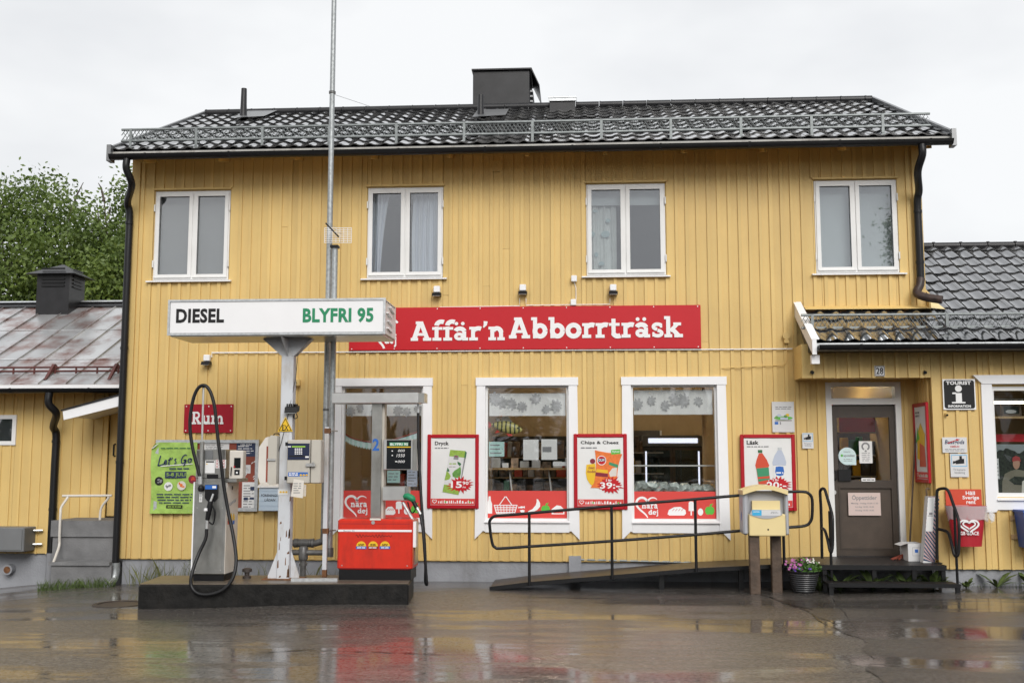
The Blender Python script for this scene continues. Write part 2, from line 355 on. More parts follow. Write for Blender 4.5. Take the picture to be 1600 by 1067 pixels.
def crom(pts, k=6):
    """smooth line through points"""
    P = [Vector(p) for p in pts]; P = [P[0] * 2 - P[1]] + P + [P[-1] * 2 - P[-2]]; out = []
    for i in range(1, len(P) - 2):
        for j in range(k):
            t = j / k; a, b, c, d = P[i - 1], P[i], P[i + 1], P[i + 2]
            out.append(.5 * ((2 * b) + (c - a) * t + (2 * a - 5 * b + 4 * c - d) * t * t + (3 * b - a - 3 * c + d) * t ** 3))
    out.append(P[-2]); return out
def arc(cx, cz, rx, rz, a0, a1, n=12): return [(cx + rx * math.cos(R(a0 + (a1 - a0) * i / n)), cz + rz * math.sin(R(a0 + (a1 - a0) * i / n))) for i in range(n + 1)]

# ------------------------------------------------------------------ lettering
def text(s, m, parent, box, y, bold=0.0, th=.0015, name='lettering', fit=True, shear=0.0):
    """letters filling the rectangle box = (x0,z0,x1,z1), facing -Y"""
    cu = bpy.data.curves.new('t', 'FONT'); cu.body = s; cu.size = 1; cu.resolution_u = 3; cu.offset = bold; cu.shear = shear; cu.space_line = .95; cu.space_character = 1 + bold * 1.6; cu.align_x = 'CENTER' if '\n' in s else 'LEFT'
    ob = bpy.data.objects.new('t', cu); me = bpy.data.meshes.new_from_object(ob)
    vs = np.array([v.co[:] for v in me.vertices]); lo = vs.min(0); hi = vs.max(0); x0, z0, x1, z1 = box
    sx = (x1 - x0) / (hi[0] - lo[0]); sz = (z1 - z0) / (hi[1] - lo[1])
    if not fit: sx = sz
    mb = MB(); mb.v = [((v[0] - lo[0]) * sx + x0, y, (v[1] - lo[1]) * sz + z0) for v in vs]; mb.f = [tuple(p.vertices) for p in me.polygons]
    bpy.data.objects.remove(ob); bpy.data.curves.remove(cu); bpy.data.meshes.remove(me)
    return mb.build(name, m, parent)
SW, SS = .225, .155     # slab-serif stroke and serif weight, cap height 1, x-height .7
def slab_glyph(c):
    """strokes of a heavy slab-serif letter: list of (points, width) and advance"""
    X = .70; S = []; b = lambda x0, z0, x1, z1: S.append(('b', x0, z0, x1, z1)); st = lambda p, w_=SW: S.append(('s', p, w_))
    if c == 'A': st([(.16, .06), (.44, .94)]); st([(.50, .94), (.82, .06)], .21); b(.28, .26, .72, .40); b(0, 0, .36, SS); b(.60, 0, 1.0, SS); b(.24, .86, .60, 1.0); return S, 1.02
    if c == 'f': b(.12, 0, .31, .72); st(arc(.45, .78, .235, .20, 180, 60, 8)); b(0, .56, .50, .70); b(.02, 0, .45, SS); return S, .50
    if c == 'r': b(.09, 0, .28, .70); st(arc(.45, .40, .26, .22, 150, 62, 7)); b(0, .56, .2, .70); b(0, 0, .42, SS); return S, .60
    if c == 'n': b(.09, 0, .28, .70); st(arc(.41, .40, .20, .215, 160, 0, 10)); b(.515, 0, .705, .42); b(0, .56, .2, .70); b(0, 0, .37, SS); b(.43, 0, .79, SS); return S, .83
    if c == 'm': b(.09, 0, .27, .70); st(arc(.40, .40, .18, .215, 160, 0, 10), .17); b(.49, 0, .67, .42); st(arc(.80, .40, .18, .215, 160, 0, 10), .17); b(.89, 0, 1.07, .42); b(0, .56, .2, .70); b(0, 0, .35, SS); b(.42, 0, .74, SS); b(.82, 0, 1.15, SS); return S, 1.18
    if c == 'u': b(.09, .28, .28, .70); st(arc(.40, .29, .215, .20, 180, 330, 10)); b(.515, 0, .705, .70); b(0, .56, .2, .70); b(.43, .56, .6, .70); b(.6, 0, .79, SS); return S, .83
    if c == 'a': st(arc(.30, .45, .215, .165, 165, 10, 9)); b(.42, 0, .605, .47); st(arc(.27, .21, .17, .125, 0, 360, 16), .165); b(.5, 0, .70, SS); return S, .73
    if c == 'o': st(arc(.36, .35, .265, .265, 0, 360, 24)); return S, .74
    if c == 'b': b(.09, 0, .28, 1.0); st(arc(.42, .35, .24, .26, 0, 360, 22)); b(0, .86, .2, 1.0); return S, .79
    if c == 'd': b(.48, 0, .67, 1.0); st(arc(.34, .35, .24, .26, 0, 360, 22)); b(.38, .86, .55, 1.0); b(.6, 0, .76, SS); return S, .79
    if c == 'e': st(arc(.36, .35, .265, .265, 0, 315, 20)); b(.14, .29, .66, .40); return S, .72
    if c == 'j': b(.12, -.12, .31, .70); st(arc(.02, -.10, .195, .18, 0, -100, 7)); b(.0, .56, .2, .70); S.append(('e', .215, .90, .115)); return S, .42
    if c == 't': b(.12, .18, .31, .90); st(arc(.41, .22, .195, .145, 180, 310, 8)); b(0, .56, .50, .70); return S, .56
    if c == 's': st(arc(.29, .51, .19, .12, 30, 265, 12), .165); st(arc(.29, .20, .20, .125, 90, -150, 12), .165); b(.40, .46, .51, .66); b(.05, .04, .15, .25); return S, .58
    if c == 'k': b(.09, 0, .28, 1.0); st([(.28, .30), (.60, .62)], .17); st([(.36, .40), (.68, .06)], .20); b(0, .86, .2, 1.0); b(0, 0, .36, SS); b(.46, 0, .86, SS); b(.42, .56, .78, .70); return S, .86
    if c == 'R': b(.12, 0, .31, 1.0); st(arc(.46, .715, .22, .215, 90, -90, 10), .16); b(.2, .86, .48, 1.0); b(.2, .43, .48, .56); st([(.44, .46), (.72, .06)], .2); b(0, 0, .44, SS); b(.56, 0, .90, SS); b(0, .86, .2, 1.0); return S, .92
    if c == "'": st([(.17, .98), (.15, .80), (.06, .66)], [.2, .16, .05]); return S, .28
    return S, .34
def slab(s, m, parent, box, y, name='lettering', th=.004):
    x = 0; items = []; lo = [9, 9]; hi = [-9, -9]
    for ch in s:
        base = {'ä': 'a', 'å': 'a', 'ö': 'o'}.get(ch, ch); S, adv = slab_glyph(base)
        if base != ch: S += [('e', .13 if base == 'a' else .2, .87, .09), ('e', .44 if base == 'a' else .52, .87, .09)]
        for q in S: items.append((x, q))
        x += adv + .025
    pol = []
    for x, q in items:
        if q[0] == 'b': pol.append([(x + q[1], q[2]), (x + q[3], q[2]), (x + q[3], q[4]), (x + q[1], q[4])])
        elif q[0] == 'e': pol.append([(x + q[1] + q[3] * math.cos(a), q[2] + q[3] * math.sin(a)) for a in [i * math.pi / 8 for i in range(16)]])
        else:
            t = MB(); t.stroke([(x + p[0], p[1]) for p in q[1]], q[2], 0)
            for f in t.f: pol.append([(t.v[i][0], t.v[i][2]) for i in f])
    allp = [p for g in pol for p in g]; ax, bx = min(p[0] for p in allp), max(p[0] for p in allp); az, bz = min(p[1] for p in allp), max(p[1] for p in allp)
    x0, z0, x1, z1 = box; fx = (x1 - x0) / (bx - ax); fz = (z1 - z0) / (bz - az); mb = MB()
    for i, g in enumerate(pol): mb.poly([((p[0] - ax) * fx + x0, (p[1] - az) * fz + z0) for p in g], y - .00007 * (i % 61), th)
    return mb.build(name, m, parent)
def lines(m, parent, box, y, rows, fill=.55, ragged=.25, name='print', words=True):
    """rows of unreadably small print"""
    x0, z0, x1, z1 = box; mb = MB(); h = (z1 - z0) / rows
    for r_ in range(rows):
        zc = z1 - h * (r_ + .5); wd = (x1 - x0) * (1 - ragged * rnd.random()); xs = (x0 + x1) / 2 - wd / 2 if ragged < 0.3 else x0; x = xs
        while x < xs + wd:
            l_ = h * rnd.uniform(1.0, 3.2) if words else wd; e = min(x + l_, xs + wd); mb.rect(x, zc - h * fill / 2, e, zc + h * fill / 2, y); x = e + h * .45
    return mb.build(name, m, parent)
def heart(cx, cz, w_, h_, n=40, a0=0, a1=360):
    out = []
    for i in range(n + 1):
        t = R(a0 + (a1 - a0) * i / n); out.append((cx + w_ / 2 * math.sin(t) ** 3, cz + h_ / 2 * (13 * math.cos(t) - 5 * math.cos(2 * t) - 2 * math.cos(3 * t) - math.cos(4 * t)) / 14.5))
    return out
def burst(cx, cz, rx, rz, n=17, seed=1, inner=.68):
    q = random.Random(seed); return [(cx + rx * k * math.cos(a), cz + rz * k * math.sin(a)) for i in range(2 * n) for a in [math.pi * i / n] for k in [inner * q.uniform(.95, 1.08) if i % 2 else q.uniform(.85, 1.2)]]
# ================================================================== SETTING: ground
def gz(x, y):
    """height of the yard: falls to the left of the house, rises a little to the right"""
    xs = [-60, -9, -6.6, -2, 2, 4.5, 9, 60]; zs = [-.9, -.30, -.085, -.02, .01, .045, .10, .3]
    z = float(np.interp(x, xs, zs)) if y > -1.2 else float(np.interp(x, xs, zs)) * max(.25, 1 - (-1.2 - y) * .18)
    return z + .012 * math.sin(x * .9 + 1) * math.sin(y * .8) + (.006 * math.sin(x * 2.3 + y * 1.7))
def ground():
    xs = sorted(set([-400, -200, -100, -60, -40, -25, -18] + [i * .4 for i in range(-32, 31)] + [18, 25, 40, 60, 100, 200, 400]))
    ys = sorted(set([-400, -200, -100, -60, -40, -30, -24, -19] + [i * .3 for i in range(-50, 8)] + [3, 5, 9, 15, 30, 60, 120, 250, 500]))
    mb = MB(); mb.smooth = True; nx = len(xs); vs = [(x, y, gz(max(-60, min(60, x)), y)) for y in ys for x in xs]
    fs = [(j * nx + i, j * nx + i + 1, (j + 1) * nx + i + 1, (j + 1) * nx + i) for j in range(len(ys) - 1) for i in range(nx - 1)]
    mb.add(vs, fs); o = mb.build('ground', 'wet_asphalt'); o['kind'] = 'structure'; return o
GROUND = ground()
def onground(px, py, lift=.004):
    p = None; z = 0
    for _ in range(8):
        a = at(px, py, 0); d = (a - cam.location); t = (z - EYE) / d.z; p = cam.location + d * t; z = gz(p.x, p.y)
    return Vector((p.x, p.y, z + lift))
def ribbon(pts, wd, name, m, parent):
    P = crom(pts, 8); vs = []; fs = []; q = random.Random(len(pts))
    for i, p in enumerate(P):
        a, b = P[max(i - 1, 0)], P[min(i + 1, len(P) - 1)]; t = (b - a); t.z = 0; t.normalize(); n_ = Vector((-t.y, t.x, 0)) * wd * q.uniform(.25, 1) * (math.sin(math.pi * (i + .7) / (len(P) + .4)) ** .5)
        for s in (-1, 1): c = p + n_ * s + Vector((q.uniform(-.01, .01), q.uniform(-.02, .02), 0)); vs.append((c.x, c.y, gz(c.x, c.y) + .005))
    fs = [(2 * i, 2 * i + 2, 2 * i + 3, 2 * i + 1) for i in range(len(P) - 1)]
    mb = MB(); mb.add(vs, fs); return mb.build(name, m, parent)
ribbon([onground(*p) for p in [(690, 1022), (560, 1018), (470, 1016), (380, 1022)]], .012, 'crack', 'crack', GROUND)
ribbon([onground(*p) for p in [(1110, 918), (1190, 930), (1235, 945), (1262, 955), (1290, 975), (1345, 995)]], .014, 'crack', 'crack', GROUND)
ribbon([onground(*p) for p in [(1300, 935), (1325, 965), (1352, 1003), (1420, 1012), (1590, 1010)]], .008, 'crack', 'crack', GROUND)
ribbon([onground(*p) for p in [(930, 916), (990, 924), (1060, 924), (1120, 931)]], .010, 'crack', 'crack', GROUND)
ribbon([onground(*p) for p in [(0, 948), (60, 940), (140, 925), (190, 922)]], .012, 'crack', 'crack', GROUND)
xe = [(onground(px, py).y, onground(px, py).x) for px, py in ((1215, 938), (1262, 952), (1300, 975), (1352, 1005), (1360, 1040), (1372, 1067))]; xe.sort(); mb = MB(); mb.smooth = True; rows = 26; cl = 28
for j in range(rows + 1):
    y = xe[0][0] - 2.0 + (xe[-1][0] + 2.0 - xe[0][0]) * j / rows; xl_ = float(np.interp(y, [e[0] for e in xe], [e[1] for e in xe])) + .05 * math.sin(j * 1.7)
    for i in range(cl + 1): x = xl_ + (9 - xl_) * i / cl; mb.v.append((x, y, gz(x, y) + .0045))
mb.f = [(j * (cl + 1) + i, j * (cl + 1) + i + 1, (j + 1) * (cl + 1) + i + 1, (j + 1) * (cl + 1) + i) for j in range(rows) for i in range(cl)]
mb.build('asphalt_patch', 'asphalt_patch', GROUND)
q = random.Random(12); mb = MB()
for _ in range(1000):     # loose grit washed over the asphalt
    x, y = q.uniform(-8, 8), -q.uniform(.7, 2.62) ** 2; z = gz(x, y) + .005; r_ = q.uniform(.002, .006) * (1.8 if q.random() < .05 else 1)
    mb.add([(x - r_, y - r_ * .6, z), (x + r_, y - r_ * .5, z), (x + r_ * .2, y + r_, z), (x + r_ * q.uniform(-.3, .3), y, z + r_ * .9)], [(0, 1, 3), (1, 2, 3), (2, 0, 3)])
gr_ = mb.build('loose_grit', 'grit'); gr_['kind'] = 'stuff'; gr_['label'] = 'pale loose grit scattered over the wet asphalt'; gr_['category'] = 'grit'
mh = onground(186, 944); mb = MB(); mb.lathe([(.0, .004), (.24, .004), (.24, .012), (.30, .012), (.30, -.02)], (mh.x, mh.y, mh.z - .004), 28, False)
tag(mb.build('manhole_cover', 'iron'), 'round rusty manhole cover in the wet asphalt left of the fuel island', 'manhole cover')

# ================================================================== HELPERS for timber walls
def intervals(lo, hi, cuts):
    out = [(lo, hi)]
    for a, b in cuts:
        nw = []
        for p, q in out:
            if b <= p or a >= q: nw.append((p, q)); continue
            if a > p: nw.append((p, a))
            if b < q: nw.append((b, q))
        out = nw
    return [(p, q) for p, q in out if q - p > .02]
def clad(parent, x0, x1, z0, z1, y, holes, pitch=.15, bw=.042, m='yellow_paint', phase=0.0, bt=.02, lap=.022, brd='board', bat='batten', jit=.006):
    q = random.Random(int(x0 * 100)); edges = [x0]; x = x0 + pitch * (1 - phase)
    while x < x1 - .03: edges.append(x + q.uniform(-jit, jit)); x += pitch
    edges.append(x1)
    for a, b in zip(edges[:-1], edges[1:]):
        cuts = sorted(set([a, b] + [h for hh in holes for h in (hh[0], hh[2]) if a + .02 < h < b - .02]))
        for c, d in zip(cuts[:-1], cuts[1:]):
            for p, r_ in intervals(z0, z1, [(h[1], h[3]) for h in holes if h[0] < (c + d) / 2 < h[2]]):
                cutz = [p, r_]
                if q.random() < .16 and r_ - p > 1.2: cutz = [p, q.uniform(p + .4, r_ - .4), r_]
                for za, zb in zip(cutz[:-1], cutz[1:]): MB().box(c + .0015, d - .0015, y - bt - q.uniform(0, .003), y - .001, za, zb - q.uniform(.001, .004)).build(brd, m, parent)
    for e in edges[1:-1]:
        w_ = bw * q.uniform(.9, 1.12)
        for p, r_ in intervals(z0, z1, [(h[1], h[3]) for h in holes if h[0] - w_ / 2 < e < h[2] + w_ / 2]):
            MB().box(e - w_ / 2, e + w_ / 2, y - bt - lap, y - bt - .0025, p - q.uniform(0, .006), r_ - .003).build(bat, m, parent)
def wallbox(mb, x0, x1, z0, z1, y0, y1, holes):
    """wall slab with rectangular openings"""
    xs = sorted(set([x0, x1] + [min(max(h[i], x0), x1) for h in holes for i in (0, 2)])); zs = sorted(set([z0, z1] + [min(max(h[i], z0), z1) for h in holes for i in (1, 3)]))
    for a, b in zip(xs[:-1], xs[1:]):
        run = None
        for c, d in zip(zs[:-1], zs[1:]):
            solid = not any(h[0] < (a + b) / 2 < h[2] and h[1] < (c + d) / 2 < h[3] for h in holes)
            if solid: run = (run[0], d) if run else (c, d)
            if (not solid) and run: mb.box(a, b, y0, y1, *run); run = None
        if run: mb.box(a, b, y0, y1, *run)
    return mb
def frame(mb, x0, z0, x1, z1, wd, y0, y1):
    mb.box(x0, x0 + wd, y0, y1, z0, z1); mb.box(x1 - wd, x1, y0, y1, z0, z1); mb.box(x0 + wd, x1 - wd, y0, y1, z0, z0 + wd); mb.box(x0 + wd, x1 - wd, y0, y1, z1 - wd, z1); return mb
def gutter(parent, x0, x1, y, z, r, name='gutter', m='black_metal'):
    mb = MB(); mb.smooth = True; out = [(y + r * math.cos(R(a)), z + r * math.sin(R(a))) for a in range(180, 361, 18)]; inn = [(y + (r - .006) * math.cos(R(a)), z + (r - .006) * math.sin(R(a))) for a in range(360, 179, -18)]
    out[0] = (out[0][0] - .006, z + .006); mb.prism(out + inn, 'x', x0, x1)
    for xx in (x0, x1 - .006): mb.prism(out, 'x', xx - .004, xx + .008)
    g = mb.build(name, m, parent)
    x = x0 + .5
    while x < x1 - .2: MB().prism([(y - r - .006, z + .012), (y - r * .72, z - r * .80), (y - r * .55, z - r * .95), (y - r * .5, z - r * .85), (y - r + .004, z + .012)], 'x', x, x + .03).build('gutter_bracket', m, g); x += 1.18
    return g
def pantile(L=.40, W=.21, n=10, amp=.0155):
    mb = MB(); mb.smooth = True; vs = []
    prof = [(W * i / n - .004 * (i == 0), amp * (math.cos(2 * math.pi * (i / n - .18)) * .8 + .2 * math.cos(4 * math.pi * (i / n - .18)))) for i in range(n + 1)]
    for v, dz in ((0, .026), (0, .026 - .015), (L, .005)): vs += [(x, v, z + dz) for x, z in prof]
    vs += [(x, 0, z + .026) for x, z in prof]; k = n + 1; fs = []
    for i in range(n): fs.append((i, i + 1, 2 * k + i + 1, 2 * k + i)); fs.append((k + i, k + i + 1, 3 * k + i + 1, 3 * k + i))
    mb.add(vs, fs); return mb.mesh('tile')
def tiles(parent, x0, cols, y0, z0, ang, rows, m, keep=300, L=.36, W=.21, only=None, name='tile'):
    me = pantile(W=W); me.materials.append(MATS[m]); rest = MB(); rest.smooth = True; k = 0; q = random.Random(3)
    for r_ in range(rows):
        for c in range(cols):
            if only and not only(x0 + c * W, y0 + r_ * L * math.cos(ang)): continue
            p = Vector((x0 + c * W + q.uniform(-.002, .002), y0 + (r_ * L + q.uniform(-.004, .004)) * math.cos(ang), z0 + r_ * L * math.sin(ang)))
            if k < keep: place(me, name, parent, p, (ang + q.uniform(-.008, .008), q.uniform(-.008, .008), 0))
            else:
                M = Matrix.Translation(p) @ Matrix.Rotation(ang + q.uniform(-.008, .008), 4, 'X') @ Matrix.Rotation(q.uniform(-.008, .008), 4, 'Y')
                rest.add([M @ v.co for v in me.vertices], [tuple(f.vertices) for f in me.polygons])
            k += 1
    if rest.v: rest.build('upper_tiles', m, parent, 'stuff')
def snow_guard(parent, x0, x1, y, z0, z1, slope, step=.95):
    """galvanised rail of expanded metal on brackets"""
    mb = MB()
    for z in (z0, z1): mb.tube([(x0, y, z), (x1, y, z)], .018, 7)
    g = mb.build('snow_guard', 'guard_zinc', parent); mb = MB(); p = .055; hh = (z1 - z0) / 4
    for r_ in range(4):
        x = x0 + (p / 2 if r_ % 2 else 0)
        while x < x1 - p:
            a, b = z0 + r_ * hh, z0 + (r_ + 1) * hh
            for (xa, za), (xb, zb) in (((x, a), (x + p / 2, b)), ((x + p / 2, b), (x + p, a))):
                mb.add([(xa - .005, y - .004, za), (xa + .005, y + .004, za), (xb + .005, y + .004, zb), (xb - .005, y - .004, zb)], [(0, 1, 2, 3)])
            x += p
    mb.build('mesh_infill', 'guard_zinc', g)
    x = x0 + .14
    while x < x1:
        mb = MB(); mb.box(x - .018, x + .018, y - .022, y - .014, z0 - .13, z1 + .01); mb.prism([(y - .02, z0 - .13), (y + .16, z0 - .13 + .16 * slope), (y + .16, z0 - .12 + .16 * slope), (y + .01, z1 - .02), (y - .012, z1 - .02), (y + .12, z0 - .10 + .12 * slope), (y - .02, z0 - .10)], 'x', x - .004, x + .004)
        mb.build('bracket', 'guard_zinc', g); x += step
    return g
def downpipe(parent, path, r=.048, m='black_metal', clips=()):
    o = MB().tube(path, r, 12).build('downpipe', m, parent)
    for c in clips: MB().tube([(c[0], c[1], c[2] - .02), (c[0], c[1], c[2] + .02)], r + .006, 12).build('pipe_clip', m, o)
    return o

# ================================================================== MAIN HOUSE
XL, XR = -6.42, 4.72
house = thing('yellow_house', 'two storey yellow timber shop with black tiled roof and white windows', 'house', (-.8, 3, 0))
UP = [rc(241, 298, 359, 439), rc(574, 294, 692.5, 437), rc(916, 289, 1040, 433), rc(1273, 280.5, 1403, 427)]
SHOP = [rc(533, 602, 662, 813), rc(758, 602, 889.5, 814), rc(986, 600, 1122, 814)]
DOOR = rc(1293, 597, 1411, 869)
z0s = sum(s[1] for s in SHOP) / 3; z1s = sum(s[3] for s in SHOP) / 3; SHOP = [(s[0], z0s, s[2], z1s) for s in SHOP]
z0u = sum(s[1] for s in UP) / 4; z1u = sum(s[3] for s in UP) / 4; UP = [(s[0], z0u, s[2], z1u) for s in UP]
HOLES = UP + SHOP + [DOOR]
ZC, ZT = .275, 6.02
mb = MB(); wallbox(mb, XL, XR, ZC - .02, ZT, .0, .18, HOLES)
mb.box(XL, XL + .18, .18, 6.0, ZC, ZT); mb.box(XR - .18, XR, .18, 6.0, ZC, ZT); mb.box(XL + .18, XR - .18, 5.82, 6.0, ZC, ZT)
mb.prism([(0.001, ZT), (6, ZT), (3, 7.42)], 'x', XL, XL + .15); mb.prism([(0.001, ZT), (6, ZT), (3, 7.42)], 'x', XR - .15, XR)
hwall = mb.build('wall', 'yellow_paint', house)
TR = .135   # trim width round the shop windows
chole = [(h[0] - .005, h[1] - .01, h[2] + .005, h[3] + .035) for h in UP] + [(h[0] - .05, h[1] - .06, h[2] + .05, h[3] + .06) for h in SHOP] + [(DOOR[0] - .0, DOOR[1] - .3, DOOR[2] + .0, DOOR[3])]
clad(hwall, XL + .02, XR - .02, ZC, ZT, 0, chole, pitch=.144, bw=.046)
for x in (XL, XR - .115): MB().box(x - .004, x + .115, -.05, .02, ZC - .005, ZT).build('corner_board', 'yellow_paint', hwall)
mb = MB(); mb.box(XL + .05, XR - .05, .012, 5.95, -.6, ZC - .02); mb.build('plinth', 'plinth_grey', house)
MB().box(XL + .03, DOOR[0] - .3, -.028, .012, ZC - .012, ZC - .002).build('drip_board', 'yellow_paint', house)
# inside of the two storeys
mb = MB(); mb.box(XL + .2, XR - .2, 2.6, 2.65, 3.2, 5.9); mb.box(XL + .2, XR - .2, .2, 2.6, 3.1, 3.2); mb.box(XL + .2, XR - .2, .2, 2.6, 5.85, 5.9)
for x in (-4.0, -.9, 2.4): mb.box(x, x + .1, .2, 2.6, 3.2, 5.85)
mb.build('upstairs_room', 'interior_grey', house)
mb = MB(); mb.box(XL + .2, XR + 4, 4.6, 4.7, .3, 3.08); mb.box(-3.0, -2.9, .9, 4.6, .33, 3.0); mb.build('shop_back_wall', 'interior_beige', house)
MB().box(XL + .2, XR - .2, .2, 4.6, .26, .33).build('shop_floor', 'interior_floor', house)
MB().box(XL + .2, XR - .2, .2, 4.6, 2.98, 3.06).build('shop_ceiling', 'interior_beige', house)
for x, y, lb in ((-4.6, 2.4, 'notice board wall'), (-.6, 2.8, 'middle shop window'), (1.6, 2.8, 'window with the lit fridge'), (3.8, 2.6, 'entrance door')):  # unseen lamps, added so the shop interior shows through the glass
    t = thing('added_ceiling_lamp', 'unseen fluorescent lamp added to light the shop behind the ' + lb, 'lamp', (x, y, 2.95), 'unseen lamps added on the shop ceiling')
    MB().box(x - .5, x + .5, y - .05, y + .05, 2.93, 2.975).build('housing', 'shelf_white', t); MB().tube([(x - .48, y, 2.905), (x + .48, y, 2.905)], .016, 8).build('tube', 'added_ceiling_tube', t)

def upper_window(h, pl, pr, sill, nm):
    x0, z0, x1, z1 = h; mid = (at(pl[1], 360).x + at(pr[0], 360).x) / 2
    mb = MB(); frame(mb, x0 + .004, z0 + .02, x1 - .004, z1 - .004, .035, -.004, .12); mb.box(mid - .028, mid + .028, -.004, .12, z0 + .055, z1 - .039); wdw = mb.build('window', 'white_paint', house)
    for a, b in ((x0 + .041, mid - .030), (mid + .030, x1 - .041)):
        sh = frame(MB(), a - .018, z0 + .046, b + .018, z1 - .030, .052, -.022, -.006); sh.box(a - .016, b + .016, -.034, -.022, z0 + .05, z0 + .066); sh.build('sash', 'white_paint', wdw)
        MB().box(a + .030, b - .030, .012, .018, z0 + .094, z1 - .078).build('pane', 'glass', wdw)
    for xx in (x0 - .004, x1 - .010):
        for zz in (z0 + .25, z1 - .25): MB().tube([(xx + .007, -.028, zz - .05), (xx + .007, -.028, zz + .05)], .011, 7).build('hinge', 'white_paint', wdw)
    a, b = at(sill[0], 440).x, at(sill[1], 432).x
    MB().prism([(.02, z0 + .02), (-.085, z0 - .004), (-.085, z0 - .02), (-.07, z0 - .022), (.02, z0 - .002)], 'x', a, b).build('sill', 'white_trim', wdw)
    MB().box(x0 - .02, x1 + .02, -.05, -.0, z1 + .012, z1 + .034).build('head_board', 'yellow_paint', wdw)
    return wdw
upper_window(UP[0], (249, 296), (308.5, 355), (231, 363), 1); upper_window(UP[1], (578, 627), (640, 687), (565, 699), 2)
upper_window(UP[2], (921, 970), (984, 1033), (909, 1047), 3); upper_window(UP[3], (1278, 1330), (1343, 1396), (1268, 1415), 4)

def wavy(x0, x1, z0, z1, y, folds=7, amp=.02, tx=None, n=40, seed=1):
    """hanging cloth with folds; tx(t)->(left,right) inset fractions by height t"""
    mb = MB(); mb.smooth = True; q = random.Random(seed); ph = [q.uniform(0, 6) for _ in range(3)]; rows = 10
    for j in range(rows + 1):
        t = j / rows; a, b = (x0, x1) if not tx else tx(t)
        for i in range(n + 1): s = i / n; mb.v.append((a + (b - a) * s, y + amp * math.sin(s * folds * 6.28 + ph[0]) + amp * .5 * math.sin(s * folds * 2.3 * 6.28 + ph[1] + t), z0 + (z1 - z0) * t))
    mb.f += [(j * (n + 1) + i, j * (n + 1) + i + 1, (j + 1) * (n + 1) + i + 1, (j + 1) * (n + 1) + i) for j in range(rows) for i in range(n)]
    return mb
h = UP[0]; tag(MB().box(h[0] + .03, h[2] - .03, .15, .155, h[1] + .04, h[3] - .04).build('roller_blind', 'blind_grey'), 'grey roller blind drawn down behind the upstairs window above the diesel canopy', 'blind')
h = UP[3]; tag(MB().box(h[0] + .03, h[2] - .03, .15, .155, h[1] + .04, h[3] - .04).build('roller_blind', 'blind_white'), 'pale roller blind drawn down behind the rightmost upstairs window', 'blind')
h = UP[2]; tag(MB().box(h[0] + .04, h[2] - .04, .15, .155, h[3] - .27, h[3] - .04).build('roller_blind', 'blind_white'), 'white roller blind rolled nearly up in the upstairs window with leaf curtain', 'blind')
c = thing('leaf_curtain', 'white curtain with blue leaf print at left of upstairs window above shop sign', 'curtain', (h[0] + .25, .2, h[1]))
wavy(h[0] + .05, h[0] + .43, h[1] + .05, h[3] - .27, .2, 3, .018).build('cloth', 'curtain_leaf', c)
mb = MB()
for px, py, rx, rz in ((930, 330, .05, .03), (925, 366, .06, .06), (946, 366, .09, .07), (932, 398, .04, .05), (950, 345, .05, .04), (940, 412, .06, .04)): p = at(px, py, .17); mb.ell(p.x, p.z, rx * .7, rz * .7, .165)
mb.build('leaf_print', 'curtain_blue', c)
h = UP[1]
wz = lambda t: .02 * math.sin(t * 60)
tag(wavy(0, 0, h[1] + .05, h[3] - .05, .17, 3, .02, lambda t: (h[0] + .04, h[0] + .16 + .13 * t + wz(t)), seed=2).build('lace_curtain', 'curtain_lace'), 'narrow white lace curtain gathered at left of upstairs window beside the flagpole', 'curtain')
tag(wavy(0, 0, h[1] + .05, h[3] - .05, .17, 4, .022, lambda t: (h[2] - .46 + .02 * t + wz(t), h[2] - .05), seed=5).build('lace_curtain', 'curtain_lace'), 'wide white lace curtain at right of upstairs window beside the flagpole', 'curtain')
tag(wavy(h[2] - .50, h[2] - .44, h[1] + .05, h[3] - .05, .24, 1, .01).build('dark_curtain', 'interior_dark'), 'thin dark curtain strip behind the lace in the upstairs window', 'curtain')

def shop_window(h, i):
    x0, z0, x1, z1 = h; mb = MB()
    frame(mb, x0, z0, x1, z1, .035, .0, .10); wdw = mb.build('window', 'white_paint', house)
    MB().box(x0 + .035, x1 - .035, .05, .058, z0 + .035, z1 - .035).build('pane', 'glass_shop', wdw)
    ox0, ox1, oz1 = x0 - .115, x1 + .115, z1 + .10; zb = z0 - .15; low = z0 - .245
    MB().prism([(ox0 - .02, low), (ox0 + .095, low + .115), (x0 + .006, zb + .01), (x0 + .006, oz1 - .112), (ox0, oz1 - .112)], 'y', -.062, -.0).build('trim', 'white_trim', wdw)
    MB().prism([(ox1 + .02, low), (ox1, oz1 - .112), (x1 - .006, oz1 - .112), (x1 - .006, zb + .01), (ox1 - .095, low + .115)], 'y', -.062, -.0).build('trim', 'white_trim', wdw)
    MB().box(ox0 - .012, ox1 + .012, -.070, -.0, oz1 - .110, oz1).build('trim', 'white_trim', wdw)
    MB().box(x0 + .008, x1 - .008, -.056, -.0, zb, z0 - .012).build('trim', 'white_trim', wdw)
    MB().prism([(.0, z0 + .012), (-.085, z0 - .008), (-.085, z0 - .02), (.0, z0 - .01)], 'x', x0 - .002, x1 + .002).build('sill', 'white_trim', wdw)
for i, h in enumerate(SHOP): shop_window(h, i)

